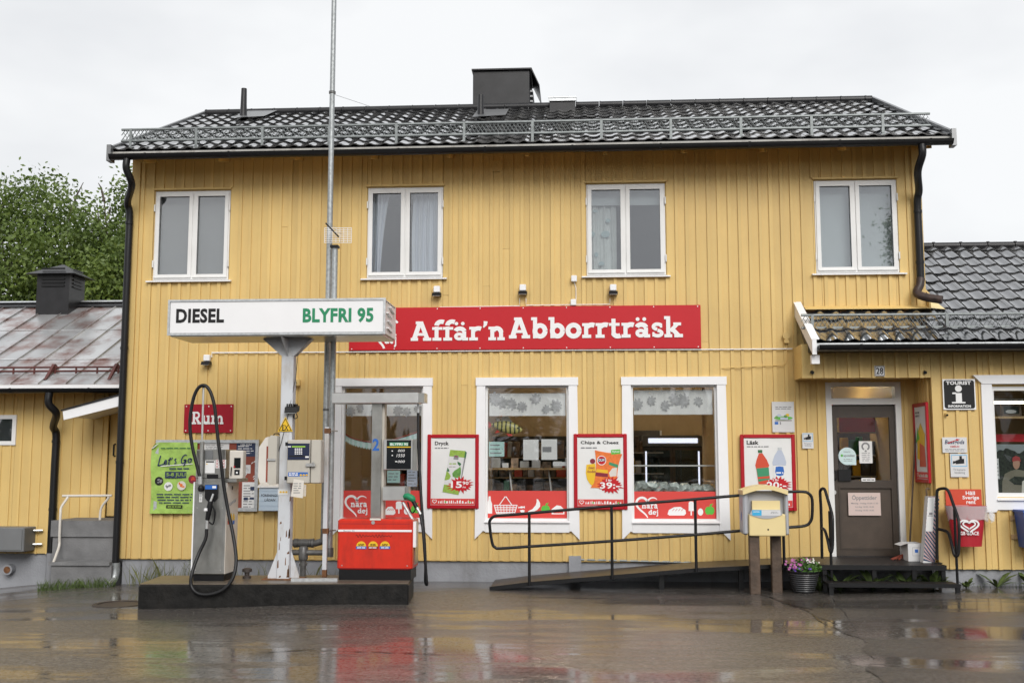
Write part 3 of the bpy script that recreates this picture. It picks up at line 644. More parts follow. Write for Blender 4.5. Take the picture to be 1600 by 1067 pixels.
# ---- main roof
RA = math.atan2(7.62 - 5.93, 3.55); ET = (-.55, 5.93)
RX0, RX1 = -6.5, 4.97
mb = MB(); mb.prism([(-.55, 5.80), (-.55, 5.90), (3.0, 7.60), (6.55, 5.90), (6.55, 5.80), (6.0, 6.02), (3.0, 7.46), (0, 6.02)], 'x', RX0, RX1)
roof = mb.build('roof', 'yellow_paint', house)
MB().prism([(-.57, 5.905), (3.0, 7.612), (3.0, 7.622), (-.57, 5.915)], 'x', RX0, RX1).build('underlay', 'black_sheet', roof)
MB().prism([(6.57, 5.905), (3.01, 7.612), (3.01, 7.64), (6.57, 5.935)], 'x', RX0, RX1).build('rear_slope', 'tile_black', roof)
cols = int((RX1 - RX0) / .21); W1 = (RX1 - RX0) / cols
tiles(roof, RX0, cols, -.58, 5.925, RA, 11, 'tile_black', keep=5 * cols if 5 * cols <= 300 else 300, L=.36, W=W1)
x = RX0
while x < RX1 - .1:
    a = min(.405, RX1 - x); mb = MB(); mb.tube([(x, 3.0, 7.655), (x + a - .01, 3.0, 7.655)], .062, 10); mb.tube([(x, 3.0, 7.655), (x + .025, 3.0, 7.655)], .067, 10); mb.build('ridge_cap', 'black_sheet', roof); x += .405
for xx in (RX0 - .03, RX1 - .02):
    MB().prism([(-.60, 5.86), (3.0, 7.58), (3.0, 7.70), (-.60, 5.98)], 'x', xx, xx + .05).build('verge', 'grey_sheet', roof)
    MB().box(xx - .005, xx + .055, -.66, -.52, 5.76, 5.99).build('verge_end', 'grey_sheet', roof)
for k in range(11): x = XL + .3 + k * 1.08; MB().prism([(-.5, 5.77), (-.5, 5.825), (.0, 6.03), (.0, 5.90)], 'x', x, x + .05).build('rafter_tail', 'yellow_paint', roof)
MB().box(RX0, RX1, -.585, -.565, 5.80, 5.905).build('fascia', 'fascia_dirty', roof)
gutter(house, RX0 + .02, RX1 - .02, -.645, 5.835, .066)
sg0, sg1 = at(800, 209, -.38).z, at(800, 191, -.38).z
snow_guard(house, at(190, 210, -.38).x, at(1453, 185, -.38).x, -.38, sg0, sg1, .48)
# chimney, hatch, vent pipes, roof ladder plates
def z_on(y): return 5.93 + (y + .55) * .4789
a = at(739, 110, 3.25); b = at(828, 110, 3.25); mb = MB(); mb.cbox(a.x, b.x, 3.25, 4.15, 7.2, a.z - .02, .012); ch = mb.build('chimney', 'black_sheet', roof)
MB().prism([(a.x - .02, a.z - .02), (b.x + .02, a.z - .02), (b.x + .16, a.z - .32), (b.x + .17, a.z - .31), (b.x + .03, a.z + .005), (a.x - .02, a.z + .005)], 'y', 3.2, 4.2).build('chimney', 'black_sheet', roof)
for k in range(7): z = a.z - .4 - k * .09; MB().box(b.x + .001, b.x + .05, 3.3, 4.1, z, z + .03).build('louvre', 'grey_sheet', roof)
p = at(879, 176, 2.55); zt = at(879, 154, 2.5).z; wx = .215
mb = MB(); mb.box(p.x - wx, p.x + wx, 2.5, 2.95, p.z - .12, zt); mb.build('roof_hatch', 'black_sheet', roof)
MB().box(p.x - wx - .015, p.x + wx + .015, 2.47, 2.499, zt - .05, zt - .002).build('hatch_lid', 'galv_light', roof)
MB().prism([(2.46, zt), (3.0, zt + .12), (3.0, zt + .13), (2.46, zt + .02)], 'x', p.x - wx - .02, p.x + wx + .02).build('hatch_lid', 'galv_light', roof)
for px, pb, pt, yy in ((380, 190, 139, 2.35), (751, 196, 149, 1.9)):
    p = at(px, pb, yy); q = at(px, pt, yy); MB().tube([(p.x, yy, p.z - .15), (p.x, yy, p.z + .1), (p.x, yy, (p.z + q.z) / 2), (p.x, yy, q.z)], [.062, .060, .052, .046], 12).build('vent_pipe', 'black_sheet', roof)
    zz = z_on(yy); s = math.tan(RA); MB().add([(p.x - .1, yy - .35, zz - .35 * s + .075), (p.x + .42, yy - .2, zz - .2 * s + .075), (p.x + .42, yy + .55, zz + .55 * s + .07), (p.x - .1, yy + .55, zz + .55 * s + .07)], [(0, 1, 2, 3)]).build('flashing', 'grey_sheet', roof)
# downpipes of the main house
zg = 5.78
xl = at(203, 330, -.11).x; p0 = at(198, 251, -.645)
downpipe(house, crom([(p0.x, -.645, zg), (p0.x, -.645, zg - .14), (p0.x + .02, -.50, zg - .32), (xl, -.2, zg - .50), (xl, -.115, zg - .66), (xl, -.115, zg - 1.2)], 5) + [(xl, -.115, 3), (xl, -.115, .12)], .05, clips=[(xl, -.115, 5.0), (xl, -.115, 3.2), (xl, -.115, 1.6)])
MB().tube(crom([(xl, -.115, .22), (xl, -.115, .08), (xl - .01, -.16, -.02), (xl - .02, -.30, -.07)], 4), [.056] * 13, 12).build('pipe_shoe', 'galvanised', house)
xr = at(1436, 380, -.11).x; p0 = at(1441, 240, -.645)
downpipe(house, crom([(p0.x, -.645, zg), (p0.x, -.645, zg - .14), (p0.x - .02, -.50, zg - .32), (xr, -.2, zg - .50), (xr, -.115, zg - .66), (xr, -.115, zg - 1.2)], 5) + [(xr, -.115, 4.5), (xr, -.115, 4.02)], .05, clips=[(xr, -.115, 5.0), (xr, -.115, 4.3)])
mb = MB(); mb.tube(crom([(xr, -.115, 4.08), (xr - .02, -.13, 3.98), (xr - .08, -.18, 3.87), (xr + .0, -.26, 3.80), (xr + .19, -.36, 3.745)], 4), .056, 12); mb.build('pipe_shoe', 'dark_rust', house)
p = at(778, 258, -.05); MB().box(p.x - .07, p.x + .07, -.055, -.02, p.z - .09, p.z + .06).build('wall_vent', 'yellow_paint', house)
# red sign board that stands out from the left gable
a = at(193, 302, .6); b = at(191, 402, .6); tag(MB().box(XL - .10, XL - .04, .35, .95, b.z, a.z).build('gable_sign', 'sign_red'), 'red sign board on the left gable of the yellow house seen edge on', 'sign')

# ================================================================== RIGHT WING with the entrance
AY = -.62
annex = thing('shop_wing', 'single storey yellow shop wing with tiled roof over the recessed entrance door', 'house', (5.5, 1, 0))
AX0, AX1 = 4.56, 9.2
AW = (at(1550, 690, AY).x, at(1555, 776, AY).z, AX1 - .8, at(1556, 604, AY).z)
mb = MB(); AC = at(1560, 889, AY).z; ATOP = 3.14
wallbox(mb, AX0, AX1, AC, ATOP, AY, AY + .16, [AW]); mb.box(AX0, AX0 + .12, AY + .16, -.03, AC, ATOP); mb.box(AX1 - .2, AX1, AY + .16, 5, AC, ATOP)
lx0 = at(1254, 570, AY).x; lz0 = at(1350, 589, AY).z
mb.box(lx0, AX0, AY, AY + .10, lz0, ATOP); mb.box(lx0, lx0 + .08, AY + .10, -.05, lz0, ATOP); mb.box(lx0 + .08, AX0, AY + .1, -.02, lz0 + .004, lz0 + .05)
awall = mb.build('wall', 'yellow_paint', annex)
clad(awall, AX0 - .015, AX1, AC, ATOP, AY, [(AW[0] - .08, AW[1] - .1, AW[2] + .08, AW[3] + .08)], pitch=.152)
clad(awall, lx0 - .015, AX0 - .016, lz0 - .012, ATOP, AY, [], pitch=.152)
for k in range(5):   # panelling of the recess side
    y = AY + .1 + k * .11; MB().box(AX0 - .022, AX0 - .002, y, y + .105, AC, lz0).build('board', 'yellow_paint', awall); MB().box(AX0 - .036, AX0 - .022, y - .015, y + .012, AC, lz0).build('batten', 'yellow_paint', awall)
MB().box(AX0 + .02, AX1, AY + .02, AY + .14, -.3, AC).build('plinth', 'plinth_grey', annex)
for px in (1269, 1445): p = at(px, 581, AY - .045); MB().tube([(p.x, AY - .02, p.z), (p.x, AY - .07, p.z - .01)], .022, 10).build('downlight', 'black_plastic', annex)
# window of the wing
mb = MB(); frame(mb, AW[0], AW[1], AW[2], AW[3], .05, AY + .0, AY + .1); wd = mb.build('window', 'white_paint', annex)
MB().box(AW[0] + .05, AW[2] - .05, AY + .05, AY + .058, AW[1] + .05, AW[3] - .05).build('pane', 'glass_door', wd)
t0 = AW[0] - .125
MB().prism([(t0 - .01, AW[1] - .19), (t0 + .11, AW[1] - .19), (AW[0] + .008, AW[1] - .16), (AW[0] + .008, AW[3] + .03), (t0, AW[3] + .03)], 'y', AY - .065, AY).build('trim', 'white_trim', wd)
MB().prism([(t0 - .10, AW[3] + .145), (t0 + .01, AW[3] + .032), (AW[2], AW[3] + .032), (AW[2], AW[3] + .145)], 'y', AY - .075, AY).build('trim', 'white_trim', wd)
MB().box(AW[0] + .01, AW[2], AY - .06, AY, AW[1] - .16, AW[1] - .045).build('trim', 'white_trim', wd)
MB().prism([(AY, AW[1] - .01), (AY - .09, AW[1] - .03), (AY - .09, AW[1] - .042), (AY, AW[1] - .03)], 'x', AW[0] + .005, AW[2]).build('sill', 'white_trim', wd)
# roof of the wing
AA = math.radians(29.0); s = math.tan(AA); EY, EZ = -1.0, 3.13
f = lambda y: EZ + (y - EY) * s
RY = 2.3
mb = MB(); mb.prism([(EY, EZ - .11), (EY, EZ - .02), (-.002, f(0) - .02), (-.002, f(0) - .12), (AY + .05, EZ - .11)], 'x', 2.99, XR + .05)
mb.prism([(EY, EZ - .11), (EY, EZ - .02), (RY, f(RY) - .02), (5.6, EZ - .02), (5.6, EZ - .11), (AY, EZ - .11)], 'x', XR + .051, AX1 + .3)
aroof = mb.build('roof', 'black_sheet', annex)
n = int((AX1 + .3 - 3.02) / .213)
tiles(aroof, 3.02, n, EY - .03, EZ - .005, AA, 11, 'tile_annex', keep=300, L=.36, W=.213, only=lambda x, y: (y < -.2 or x > XR - .06) and x < 7.6)
x = XR + .06
while x < 7.6: mb = MB(); mb.tube([(x, RY, f(RY) + .03), (x + .41, RY, f(RY) + .03)], .062, 10); mb.tube([(x, RY, f(RY) + .03), (x + .03, RY, f(RY) + .03)], .073, 10); mb.build('ridge_cap', 'black_sheet', aroof); x += .42
MB().prism([(EY - .06, EZ - .17), (EY - .06, EZ + .02), (-.03, f(0) + .09), (-.03, f(0) - .10)], 'x', 2.955, 3.01).build('bargeboard', 'white_trim', aroof)
MB().prism([(EY - .06, EZ + .022), (EY - .06, EZ + .03), (-.03, f(0) + .10), (-.03, f(0) + .092)], 'x', 2.945, 3.045).build('verge', 'white_trim', aroof)
MB().box(2.96, 3.06, EY + .02, EY + .1, EZ - .28, EZ - .17).build('bargeboard', 'white_trim', aroof)
zf = at(1340, 483, -.06).z
MB().prism([(-.028, zf + .05), (-.15, zf - .0), (-.15, zf - .012), (-.028, zf + .036)], 'x', 3.08, XR + .02).build('flashing', 'yellow_paint', aroof)
MB().prism([(-.14, f(-.14) + .05), (RY * .5, f(RY * .5) + .05), (RY * .5, f(RY * .5) + .2), (-.14, f(-.14) + .25)], 'x', XR + .005, XR + .03).build('flashing', 'yellow_paint', aroof)
MB().add([(XR + .005, -.15, zf - .005), (XR + .22, -.13, zf - .02), (XR + .005, .55, f(.55) + .14)], [(0, 1, 2)]).build('flashing', 'mail_yellow', aroof)
MB().box(3.0, AX1, EY - .025, EY - .005, EZ - .12, EZ - .02).build('fascia', 'galv_light', aroof)
gutter(annex, 3.03, AX1, EY - .085, EZ - .06, .062)
snow_guard(annex, at(1252, 500, EY + .35).x, AX1, EY + .35, at(1330, 512, EY + .35).z, at(1330, 492, EY + .35).z, s, step=1.72)
# interior of the wing
mb = MB(); mb.box(XR - .1, AX1, .2, 5, .26, .33); mb.box(XR, AX1, AY + .3, .2, .26, .33); mb.box(AX0 + .14, AX1, AY + .17, 5, 2.96, 3.0); mb.build('wing_floor_and_ceiling', 'interior_beige', annex)
MB().box(XR + .05, AX1, 1.2, 1.25, .33, 2.96).build('wing_back_wall', 'interior_beige', annex)
# ================================================================== LEFT OUTBUILDING
LY = .9
left = thing('low_outbuilding', 'low yellow outbuilding with weathered tin roof left of the house', 'house', (-9, 3, -.3))
LX0, LX1 = -13.5, XL - .35
LC = at(60, 864, LY).z; LT = 2.78
lw = (LX0 + .5, at(10, 690, LY).z, at(23, 670, LY).x, at(10, 653, LY).z); lw = (lw[2] - .75, lw[1], lw[2], lw[3])
dx0 = at(169, 700, LY).x; DZ = at(150, 806, LY).z
mb = MB(); wallbox(mb, LX0, LX1 + .3, LC, LT, LY, LY + .15, [lw, (dx0, LC, LX1 + .5, at(170, 645, LY).z)])
mb.box(LX0, LX0 + .15, LY + .15, 7, LC, LT); mb.box(LX0, LX1, 6.8, 7, LC, LT)
lwall = mb.build('wall', 'yellow_paint', left)
clad(lwall, LX0, dx0 - .01, LC, LT, LY, [(lw[0] - .03, lw[1] - .03, lw[2] + .03, lw[3] + .03)], pitch=.155, bw=.03, lap=.016)
MB().box(LX0, LX1 + .2, LY + .015, LY + .14, -.9, LC).build('plinth', 'plinth_grey', left)
mb = MB(); frame(mb, lw[0] - .045, lw[1] - .05, lw[2] + .045, lw[3] + .045, .06, LY - .05, LY + .06); wd = mb.build('window', 'white_paint', left)
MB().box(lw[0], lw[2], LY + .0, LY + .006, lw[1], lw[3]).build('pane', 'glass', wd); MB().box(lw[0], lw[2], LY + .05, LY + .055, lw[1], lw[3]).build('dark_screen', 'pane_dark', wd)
# door beside the house, set back
dr = MB()
for k in range(6): dr.box(dx0 + k * .14 + .002, dx0 + k * .14 + .138, LY + .03, LY + .06, DZ - .0, at(170, 645, LY).z)
dr = dr.build('door', 'yellow_paint', left); p = at(178.5, 703, LY); MB().tube([(p.x, LY + .03, p.z - .09), (p.x, LY - .02, p.z - .08), (p.x, LY - .02, p.z + .08), (p.x, LY + .03, p.z + .09)], .012, 8).build('handle', 'black_metal', dr)
MB().box(dx0 - .02, dx0, LY - .03, LY + .2, DZ - .1, at(170, 645, LY).z).build('door_jamb', 'yellow_paint', left)
# tin roof in standing seam sheets
ls = .476; LEY, LEZ = .42, 2.74; LRY = 3.95; lf = lambda y: LEZ + (y - LEY) * ls
lroof = MB().prism([(LEY, LEZ - .10), (LEY, LEZ - .012), (LRY, lf(LRY) - .012), (7.4, LEZ - .012), (7.4, LEZ - .1), (LY + .1, LEZ - .05)], 'x', LX0 - .3, LX1 + .28).build('roof', 'yellow_paint', left)
x = LX0 - .3; k = 0
while x < LX1 + .2:
    mb = MB(); e = min(x + .42, LX1 + .28); mb.add([(x, LEY - .03, LEZ - .016), (e, LEY - .03, LEZ - .016), (e, LRY, lf(LRY)), (x, LRY, lf(LRY))], [(0, 1, 2, 3)])
    mb.prism([(LEY - .03, LEZ - .016), (LRY, lf(LRY)), (LRY, lf(LRY) + .028), (LEY - .02, LEZ + .014)], 'x', x - .005, x + .005); mb.build('roof_sheet', 'tin_roof', lroof); x += .42
for y in (1.35, 2.65): MB().prism([(y - .02, lf(y - .02) + .002), (y + .02, lf(y + .02) + .002), (y + .02, lf(y + .02) + .012), (y - .02, lf(y - .02) + .012)], 'x', LX0 - .3, LX1 + .28).build('cross_seam', 'tin_roof', lroof)
MB().prism([(LRY - .16, lf(LRY - .16) + .03), (LRY, lf(LRY) + .05), (LRY + .16, lf(LRY - .16) + .03), (LRY, lf(LRY) + .01)], 'x', LX0 - .3, LX1 + .28).build('ridge_sheet', 'black_sheet', lroof)
MB().prism([(LRY - .05, lf(LRY) + .05), (LRY + .05, lf(LRY) + .05), (LRY, lf(LRY) + .085)], 'x', LX0 - .3, LX1 + .28).build('ridge_sheet', 'galv_light', lroof)
MB().box(LX0 - .3, LX1 + .28, LEY - .045, LEY - .03, LEZ - .085, LEZ - .02).build('fascia', 'white_trim', lroof)
gutter(left, LX0, LX1 + .26, LEY - .10, LEZ - .085, .06)
# oxide red snow rail
ry = LEY + .38; rz = at(60, 586, ry).z; rt = at(60, 574, ry).z
mb = MB()
for z in (rz, (rz + rt) / 2 + .0, rt): mb.tube([(LX0, ry, z), (LX1 + .28, ry, z)], .015, 6)
rail = mb.build('snow_rail', 'oxide_red', left)
k = 0; x = at(20, 580, ry).x - 3 * .325
while x < LX1 + .2: MB().box(x, x + .022, ry - .012, ry + .01, rz - .008, rt + .008).build('rail_strut', 'oxide_red', rail); x += .325
for px in (74, 173):
    b0 = at(px, 594, ry - .18); x = b0.x; MB().prism([(ry - .26, lf(ry - .26) + .01), (ry - .2, lf(ry - .2) + .01), (ry + .015, rt - .01), (ry + .10, lf(ry + .1) + .02), (ry + .13, lf(ry + .13) + .02), (ry + .02, rt + .05), (ry - .02, rt + .05)], 'x', x - .02, x + .02).build('rail_bracket', 'oxide_red', rail)
# ventilation cupola on the ridge
cy0, cy1 = 3.45, 4.03; a = at(56, 478, cy0); b = at(107, 478, cy0); zt = at(80, 429, cy0).z
mb = MB(); mb.box(a.x, b.x, cy0, cy1, a.z - .3, zt - .0); cup = mb.build('cupola', 'black_sheet', left)
ap = ((a.x + b.x) / 2 + .02, (cy0 + cy1) / 2, at(95, 414, 3.75).z); o_ = .14
MB().add([(a.x - o_, cy0 - o_, zt), (b.x + o_, cy0 - o_, zt), (b.x + o_, cy1 + o_, zt), (a.x - o_, cy1 + o_, zt), (ap[0] - .02, ap[1], ap[2]), (ap[0] + .02, ap[1], ap[2])], [(0, 1, 5, 4), (1, 2, 5), (2, 3, 4, 5), (3, 0, 4), (3, 2, 1, 0)]).build('cupola_roof', 'black_sheet', cup)
for k in range(6):
    z = at(80, 448, cy0).z + k * .062; MB().box(a.x + .09, b.x - .09, cy0 - .02, cy0 + .0, z, z + .028).build('louvre', 'black_metal', cup); MB().box(b.x + .001, b.x + .02, cy0 + .12, cy1 - .12, z, z + .028).build('louvre', 'black_metal', cup)
# downpipe, porch roof, meter box, wall pipe
xp = at(85, 740, LY - .1).x; p0 = at(77, 612, LEY - .1)
downpipe(left, crom([(p0.x, LEY - .1, LEZ - .14), (p0.x, LEY - .1, LEZ - .30), (p0.x + .06, LEY + .02, LEZ - .44), (xp, LY - .2, LEZ - .62), (xp, LY - .1, LEZ - .75), (xp, LY - .1, LEZ - 1.2)], 5) + [(xp, LY - .1, .22)], .055, clips=[(xp, LY - .1, 1.9), (xp, LY - .1, .9)])
MB().tube([(xp, LY - .1, .26), (xp, LY - .1, -.05), (xp, LY - .1, -.35)], [.06, .06, .05], 12).build('pipe_shoe', 'plinth_grey', left)
yp0, yp1 = -.05, LY + .3
a = at(98, 640, yp0); b = at(186, 616, yp0); x2 = XL + .02; sl = (b.z - a.z) / (b.x - a.x)
tz = lambda x: a.z + (x - a.x) * sl
MB().prism([(a.x, a.z - .02), (x2, tz(x2) - .02), (x2, tz(x2) - .17), (a.x + .02, a.z - .145)], 'y', yp0, yp0 + .03).build('porch_fascia', 'white_trim', left)
MB().prism([(a.x - .02, a.z), (x2, tz(x2)), (x2, tz(x2) - .018), (a.x - .02, a.z - .018)], 'y', yp0 - .02, yp1).build('porch_roof', 'black_sheet', left)
MB().prism([(a.x + .03, a.z - .03), (x2, tz(x2) - .03), (x2, tz(x2) - .10), (a.x + .03, a.z - .1)], 'y', yp0 + .03, yp1).build('porch_soffit', 'white_paint', left)
b0 = rc(-14, 824, 38, 862, LY - .35); t = thing('meter_box', 'grey steel cabinet mounted low on the outbuilding wall', 'cabinet', (b0[0], LY - .2, b0[1]))
MB().cbox(b0[0] - .2, b0[2] - .0, LY - .36, LY - .02, b0[1], b0[3], .012).build('body', 'box_grey', t); MB().box(b0[0] - .15, b0[2] - .03, LY - .37, LY - .361, b0[1] + .03, b0[3] - .03).build('lid', 'box_grey', t)
for z in (b0[1] + .09, b0[3] - .06): MB().tube([(b0[2], LY - .1, z), (b0[2] + .12, LY - .06, z)], .02, 8).build('pipe_stub', 'steel', t)
p = at(15, 889, LY - .03); t = thing('wall_outlet', 'round grey pipe outlet in the outbuilding plinth', 'pipe', (p.x, LY, p.z)); MB().tube([(p.x, LY + .02, p.z), (p.x, LY - .10, p.z)], .075, 14).build('pipe', 'plinth_grey', t); MB().tube([(p.x, LY - .10, p.z), (p.x, LY - .11, p.z)], .05, 12).build('cap', 'rust', t)
# concrete steps and their handrail
st = thing('concrete_steps', 'grey concrete steps up to the outbuilding door beside the downpipe', 'steps', (-7.5, .4, -.25))
a = at(96, 806, .55); b = at(180, 806, .55)
a = at(82, 850, .15)
MB().box(a.x, XL + .05, .15, LY + .02, -.6, at(130, 835, .15).z).build('upper_step', 'concrete', st); MB().box(a.x - .02, XL + .02, .12, LY, at(130, 838, .15).z, at(130, 806, .55).z * .0 + at(130, 812, .3).z).build('top_slab', 'concrete', st)
a = at(80, 890, -.22)
MB().box(a.x, XL + .0, -.22, .13, -.6, at(130, 883, -.22).z).build('lower_step', 'concrete', st)
MB().box(a.x - .03, XL - .02, -.25, .10, at(130, 883, -.22).z, at(130, 880, -.22).z + .02).build('lower_tread', 'concrete', st)
hr = thing('steps_handrail', 'pale tubular handrail on the concrete steps', 'handrail', (-7.4, .3, 0))
ytop = .25
mb = MB(); pts = [(163, 770), (161, 777), (155, 787), (154, 800), (153, 855)]
mb.tube([at(97.5, 774.5, ytop), at(175, 774, ytop + .05)], .018, 8); mb.build('top_rail', 'cream_panel', hr)
MB().tube(crom([at(106, 776, ytop), at(104, 780, ytop - .02), at(96, 792, ytop - .12), at(94.5, 803, ytop - .18), at(93, 835, .06), at(92.5, 852, .05), at(88, 866, -.08), at(83, 880, -.24)], 4), .018, 8).build('leg', 'cream_panel', hr)
MB().tube(crom([at(170, 776, ytop), at(168, 780, ytop), at(160, 790, ytop), at(157, 799, ytop), at(156, 812, ytop)], 4), .018, 8).build('leg', 'cream_panel', hr)

# ================================================================== TREES
def tree(name, label, base, h, rx, seed, lm='leaf_a', n=11000, leaf=.10, group=None, lobes=16, low=.25):
    q = np.random.default_rng(seed); rr = random.Random(seed); t = thing(name, label, 'tree', base, group); bx, by, bz = base
    mb = MB(); stems = []
    for k in range(5):
        an = rr.uniform(0, 6.28); tipx = bx + rx * .55 * math.cos(an) * rr.uniform(.5, 1); tipy = by + rx * .55 * math.sin(an)
        P = crom([(bx, by, bz - .1), (bx + (tipx - bx) * .2, by + (tipy - by) * .2, bz + h * .3), (bx + (tipx - bx) * .6, by + (tipy - by) * .6, bz + h * .6), (tipx, tipy, bz + h * .9)], 4)
        mb.tube(P, [max(.012, .14 * (1 - i / len(P)) ** 1.2) for i in range(len(P))], 6); stems.append(P)
        for _ in range(7):
            i = rr.randrange(4, len(P)); d = Vector((rr.uniform(-1, 1), rr.uniform(-1, 1), rr.uniform(.1, .8))) * rx * .4; mb.tube([P[i], P[i] + d * .5 + Vector((0, 0, .1)), P[i] + d], [.035, .022, .008], 5)
    mb.build('trunk', 'bark', t)
    C = []
    for k in range(lobes):
        z = rr.uniform(low, .93); wr = rx * (1 - abs(z - .5) ** 1.7 * 1.7) ; an = rr.uniform(0, 6.28); r_ = wr * rr.uniform(.25, .85)
        C.append((bx + r_ * math.cos(an), by + r_ * math.sin(an), bz + h * z, rx * rr.uniform(.17, .34)))
    C.append((bx, by, bz + h * .93, rx * .3))
    # sprays: short twigs each carrying a tuft of leaves
    ns = n // 14; ci = q.integers(0, len(C), ns); c = np.array(C)[ci]; d = q.normal(size=(ns, 3)); d /= np.linalg.norm(d, axis=1)[:, None]; rad = c[:, 3] * q.uniform(.3, 1.1, ns) ** .45
    tw = c[:, :3] + d * rad[:, None] * np.array([1, 1, 1.1]); pos = np.repeat(tw, 14, 0) + q.normal(size=(ns * 14, 3)) * leaf * np.array([1.3, 1.3, 1.5])
    m_ = len(pos); u = q.normal(size=(m_, 3)); u[:, 2] -= .3; u /= np.linalg.norm(u, axis=1)[:, None]; v = np.cross(u, q.normal(size=(m_, 3))); v /= np.linalg.norm(v, axis=1)[:, None]
    L_ = leaf * q.uniform(.5, 1.0, m_)[:, None]; vv = np.stack([pos, pos + u * L_ * .5 + v * L_ * .27, pos + u * L_, pos + u * L_ * .5 - v * L_ * .27], 1).reshape(-1, 3) - np.array(base)
    me = bpy.data.meshes.new('crown'); me.vertices.add(len(vv)); me.vertices.foreach_set('co', vv.ravel()); me.loops.add(m_ * 4); me.loops.foreach_set('vertex_index', np.arange(m_ * 4)); me.polygons.add(m_); me.polygons.foreach_set('loop_start', np.arange(0, m_ * 4, 4)); me.update(calc_edges=True)
    me.materials.append(MATS[lm]); o = bpy.data.objects.new('crown', me); COL.objects.link(o); o.parent = t
    return t
tree('leafy_tree', 'broad green leafy tree behind the outbuilding at the left photo edge', (-13.8, 11.5, -.5), 9.1, 3.1, 3, n=70000, leaf=.155, lobes=56, group='trees behind the outbuilding')
tree('leafy_tree', 'tall green leafy tree rising behind the black roof cupola', (-11.1, 11.0, -.5), 9.3, 2.4, 11, n=56000, leaf=.15, lobes=46, group='trees behind the outbuilding')
tree('leafy_tree', 'green leafy tree partly hidden by the corner of the house', (-8.7, 11.5, -.5), 9.5, 2.5, 23, 'leaf_b', n=60000, leaf=.15, lobes=48, group='trees behind the outbuilding')
# trees across the road, seen as reflections in the glass
def spruce(base, h, seed, label):
    q = np.random.default_rng(seed); t = thing('spruce_tree', label, 'tree', base, 'trees across the road'); MB().tube([base, (base[0], base[1], base[2] + h)], [.2, .03], 7).build('trunk', 'bark', t)
    n = 2600; z = q.uniform(.08, 1, n) ** .8; r_ = (1 - z) * h * .21 * (.5 + .5 * q.uniform(0, 1, n)) + .05; a = q.uniform(0, 6.283, n); mb = MB()
    for i in range(n):
        x, y, zz = r_[i] * math.cos(a[i]), r_[i] * math.sin(a[i]), z[i] * h; d = Vector((math.cos(a[i]), math.sin(a[i]), -.35)) * .55; s_ = Vector((-math.sin(a[i]), math.cos(a[i]), 0)) * .16; p = Vector((base[0] + x, base[1] + y, base[2] + zz))
        mb.add([p - d * .4 - s_, p - d * .4 + s_, p + d * .8], [(0, 1, 2)])
    mb.build('crown', 'needle', t)
spruce((-2.2, -33, 0), 11, 2, 'dark spruce mirrored in the middle shop window')
spruce((-6.5, -37, 0), 9, 4, 'dark spruce across the road mirrored in the glass by the red pump')
tree('birch_tree', 'leafy birch mirrored in the rightmost upstairs window', (16.6, -34, 0), 13.6, 3.4, 31, 'leaf_b', n=18000, leaf=.3, lobes=24, group='trees across the road')

q = np.random.default_rng(77); mb = MB()
for i in range(420):      # the wood across the road, one dark mass in the window reflections
    x = -62 + 124 * i / 420 + q.uniform(-.3, .3); y = -58 + q.uniform(-5, 3); h_ = q.uniform(2.2, 6.2) * (1 + .5 * math.sin(x * .23)); r_ = h_ * .21
    for k in range(5):
        z = h_ * (.04 + .19 * k); rr = r_ * (1 - k * .19); n_ = 7; mb.add([(x + rr * math.cos(6.283 * j / n_ + k), y + rr * math.sin(6.283 * j / n_ + k), z + q.uniform(-.2, .2)) for j in range(n_)] + [(x, y, z + h_ * .27)], [(j, (j + 1) % n_, n_) for j in range(n_)])
fe = mb.build('forest_edge', 'needle'); fe['kind'] = 'stuff'; fe['label'] = 'dark far wood across the road mirrored in the shop windows'; fe['category'] = 'forest'

# ================================================================== FUEL ISLAND
IA = R(5.0); IC = Vector((-3.55, -1.98, -.07)); IH = .30
ci, si = math.cos(IA), math.sin(IA)
isl = thing('fuel_island', 'long low black kerbed island carrying both fuel pumps', 'island', IC, rz=IA, local=True)
MB().cbox(-1.545, 1.545, -.43, .43, -.05, IH - .012, .015).build('kerb', 'island_black', isl)
MB().box(-1.535, 1.535, -.42, .42, IH - .011, IH).build('top_slab', 'island_top', isl)
MB().box(.16, .70, -.25, -.19, IH + .001, IH + .035).build('cable_duct', 'galv_light', isl)
ITOP = IC.z + IH

# ---- price canopy on its post
CY0, CY1 = -2.32, -1.56
a = rc(262, 467, 602.5, 523, CY0)
can = thing('price_canopy', 'white box sign lettered DIESEL and BLYFRI 95 on a single white post', 'sign', ((a[0] + a[2]) / 2, -1.9, ITOP))
bxo = MB().cbox(a[0] + .012, a[2] - .012, CY0 + .012, CY1, a[1] + .01, a[3] - .008, .006).build('box', 'white_paint', can)
MB().box(a[0] + .03, a[2] - .03, CY0 + .006, CY0 + .012, a[1] + .03, a[3] - .028).build('face', 'white_trim', bxo)
frame(MB(), a[0], a[1], a[2], a[3], .026, CY0 - .004, CY0 + .02).build('edge_trim', 'galv_light', bxo)
MB().box(a[0] + .03, a[2] - .03, CY0 + .03, CY1 - .02, a[1] - .012, a[1] + .009).build('underside', 'steel', bxo)
t = rc(275, 482, 350, 504.5, CY0); text('DIESEL', 'black_print', bxo, t, CY0 + .003, bold=.04)
t = rc(473, 481, 583.5, 504, CY0); text('BLYFRI 95', 'green_print', bxo, t, CY0 + .003, bold=.038)
q = random.Random(4)
for k in range(4):   # torn foil on the end panel
    z = a[1] + .08 + k * .09; y = CY0 + .08 + q.uniform(0, .2); MB().prism([(y, z), (y + .3, z - .02 - q.uniform(0, .03)), (y + .32, z + .01), (y + .1, z + .025)], 'x', a[2] - .011, a[2] + .012).build('torn_foil', 'white_trim', bxo)
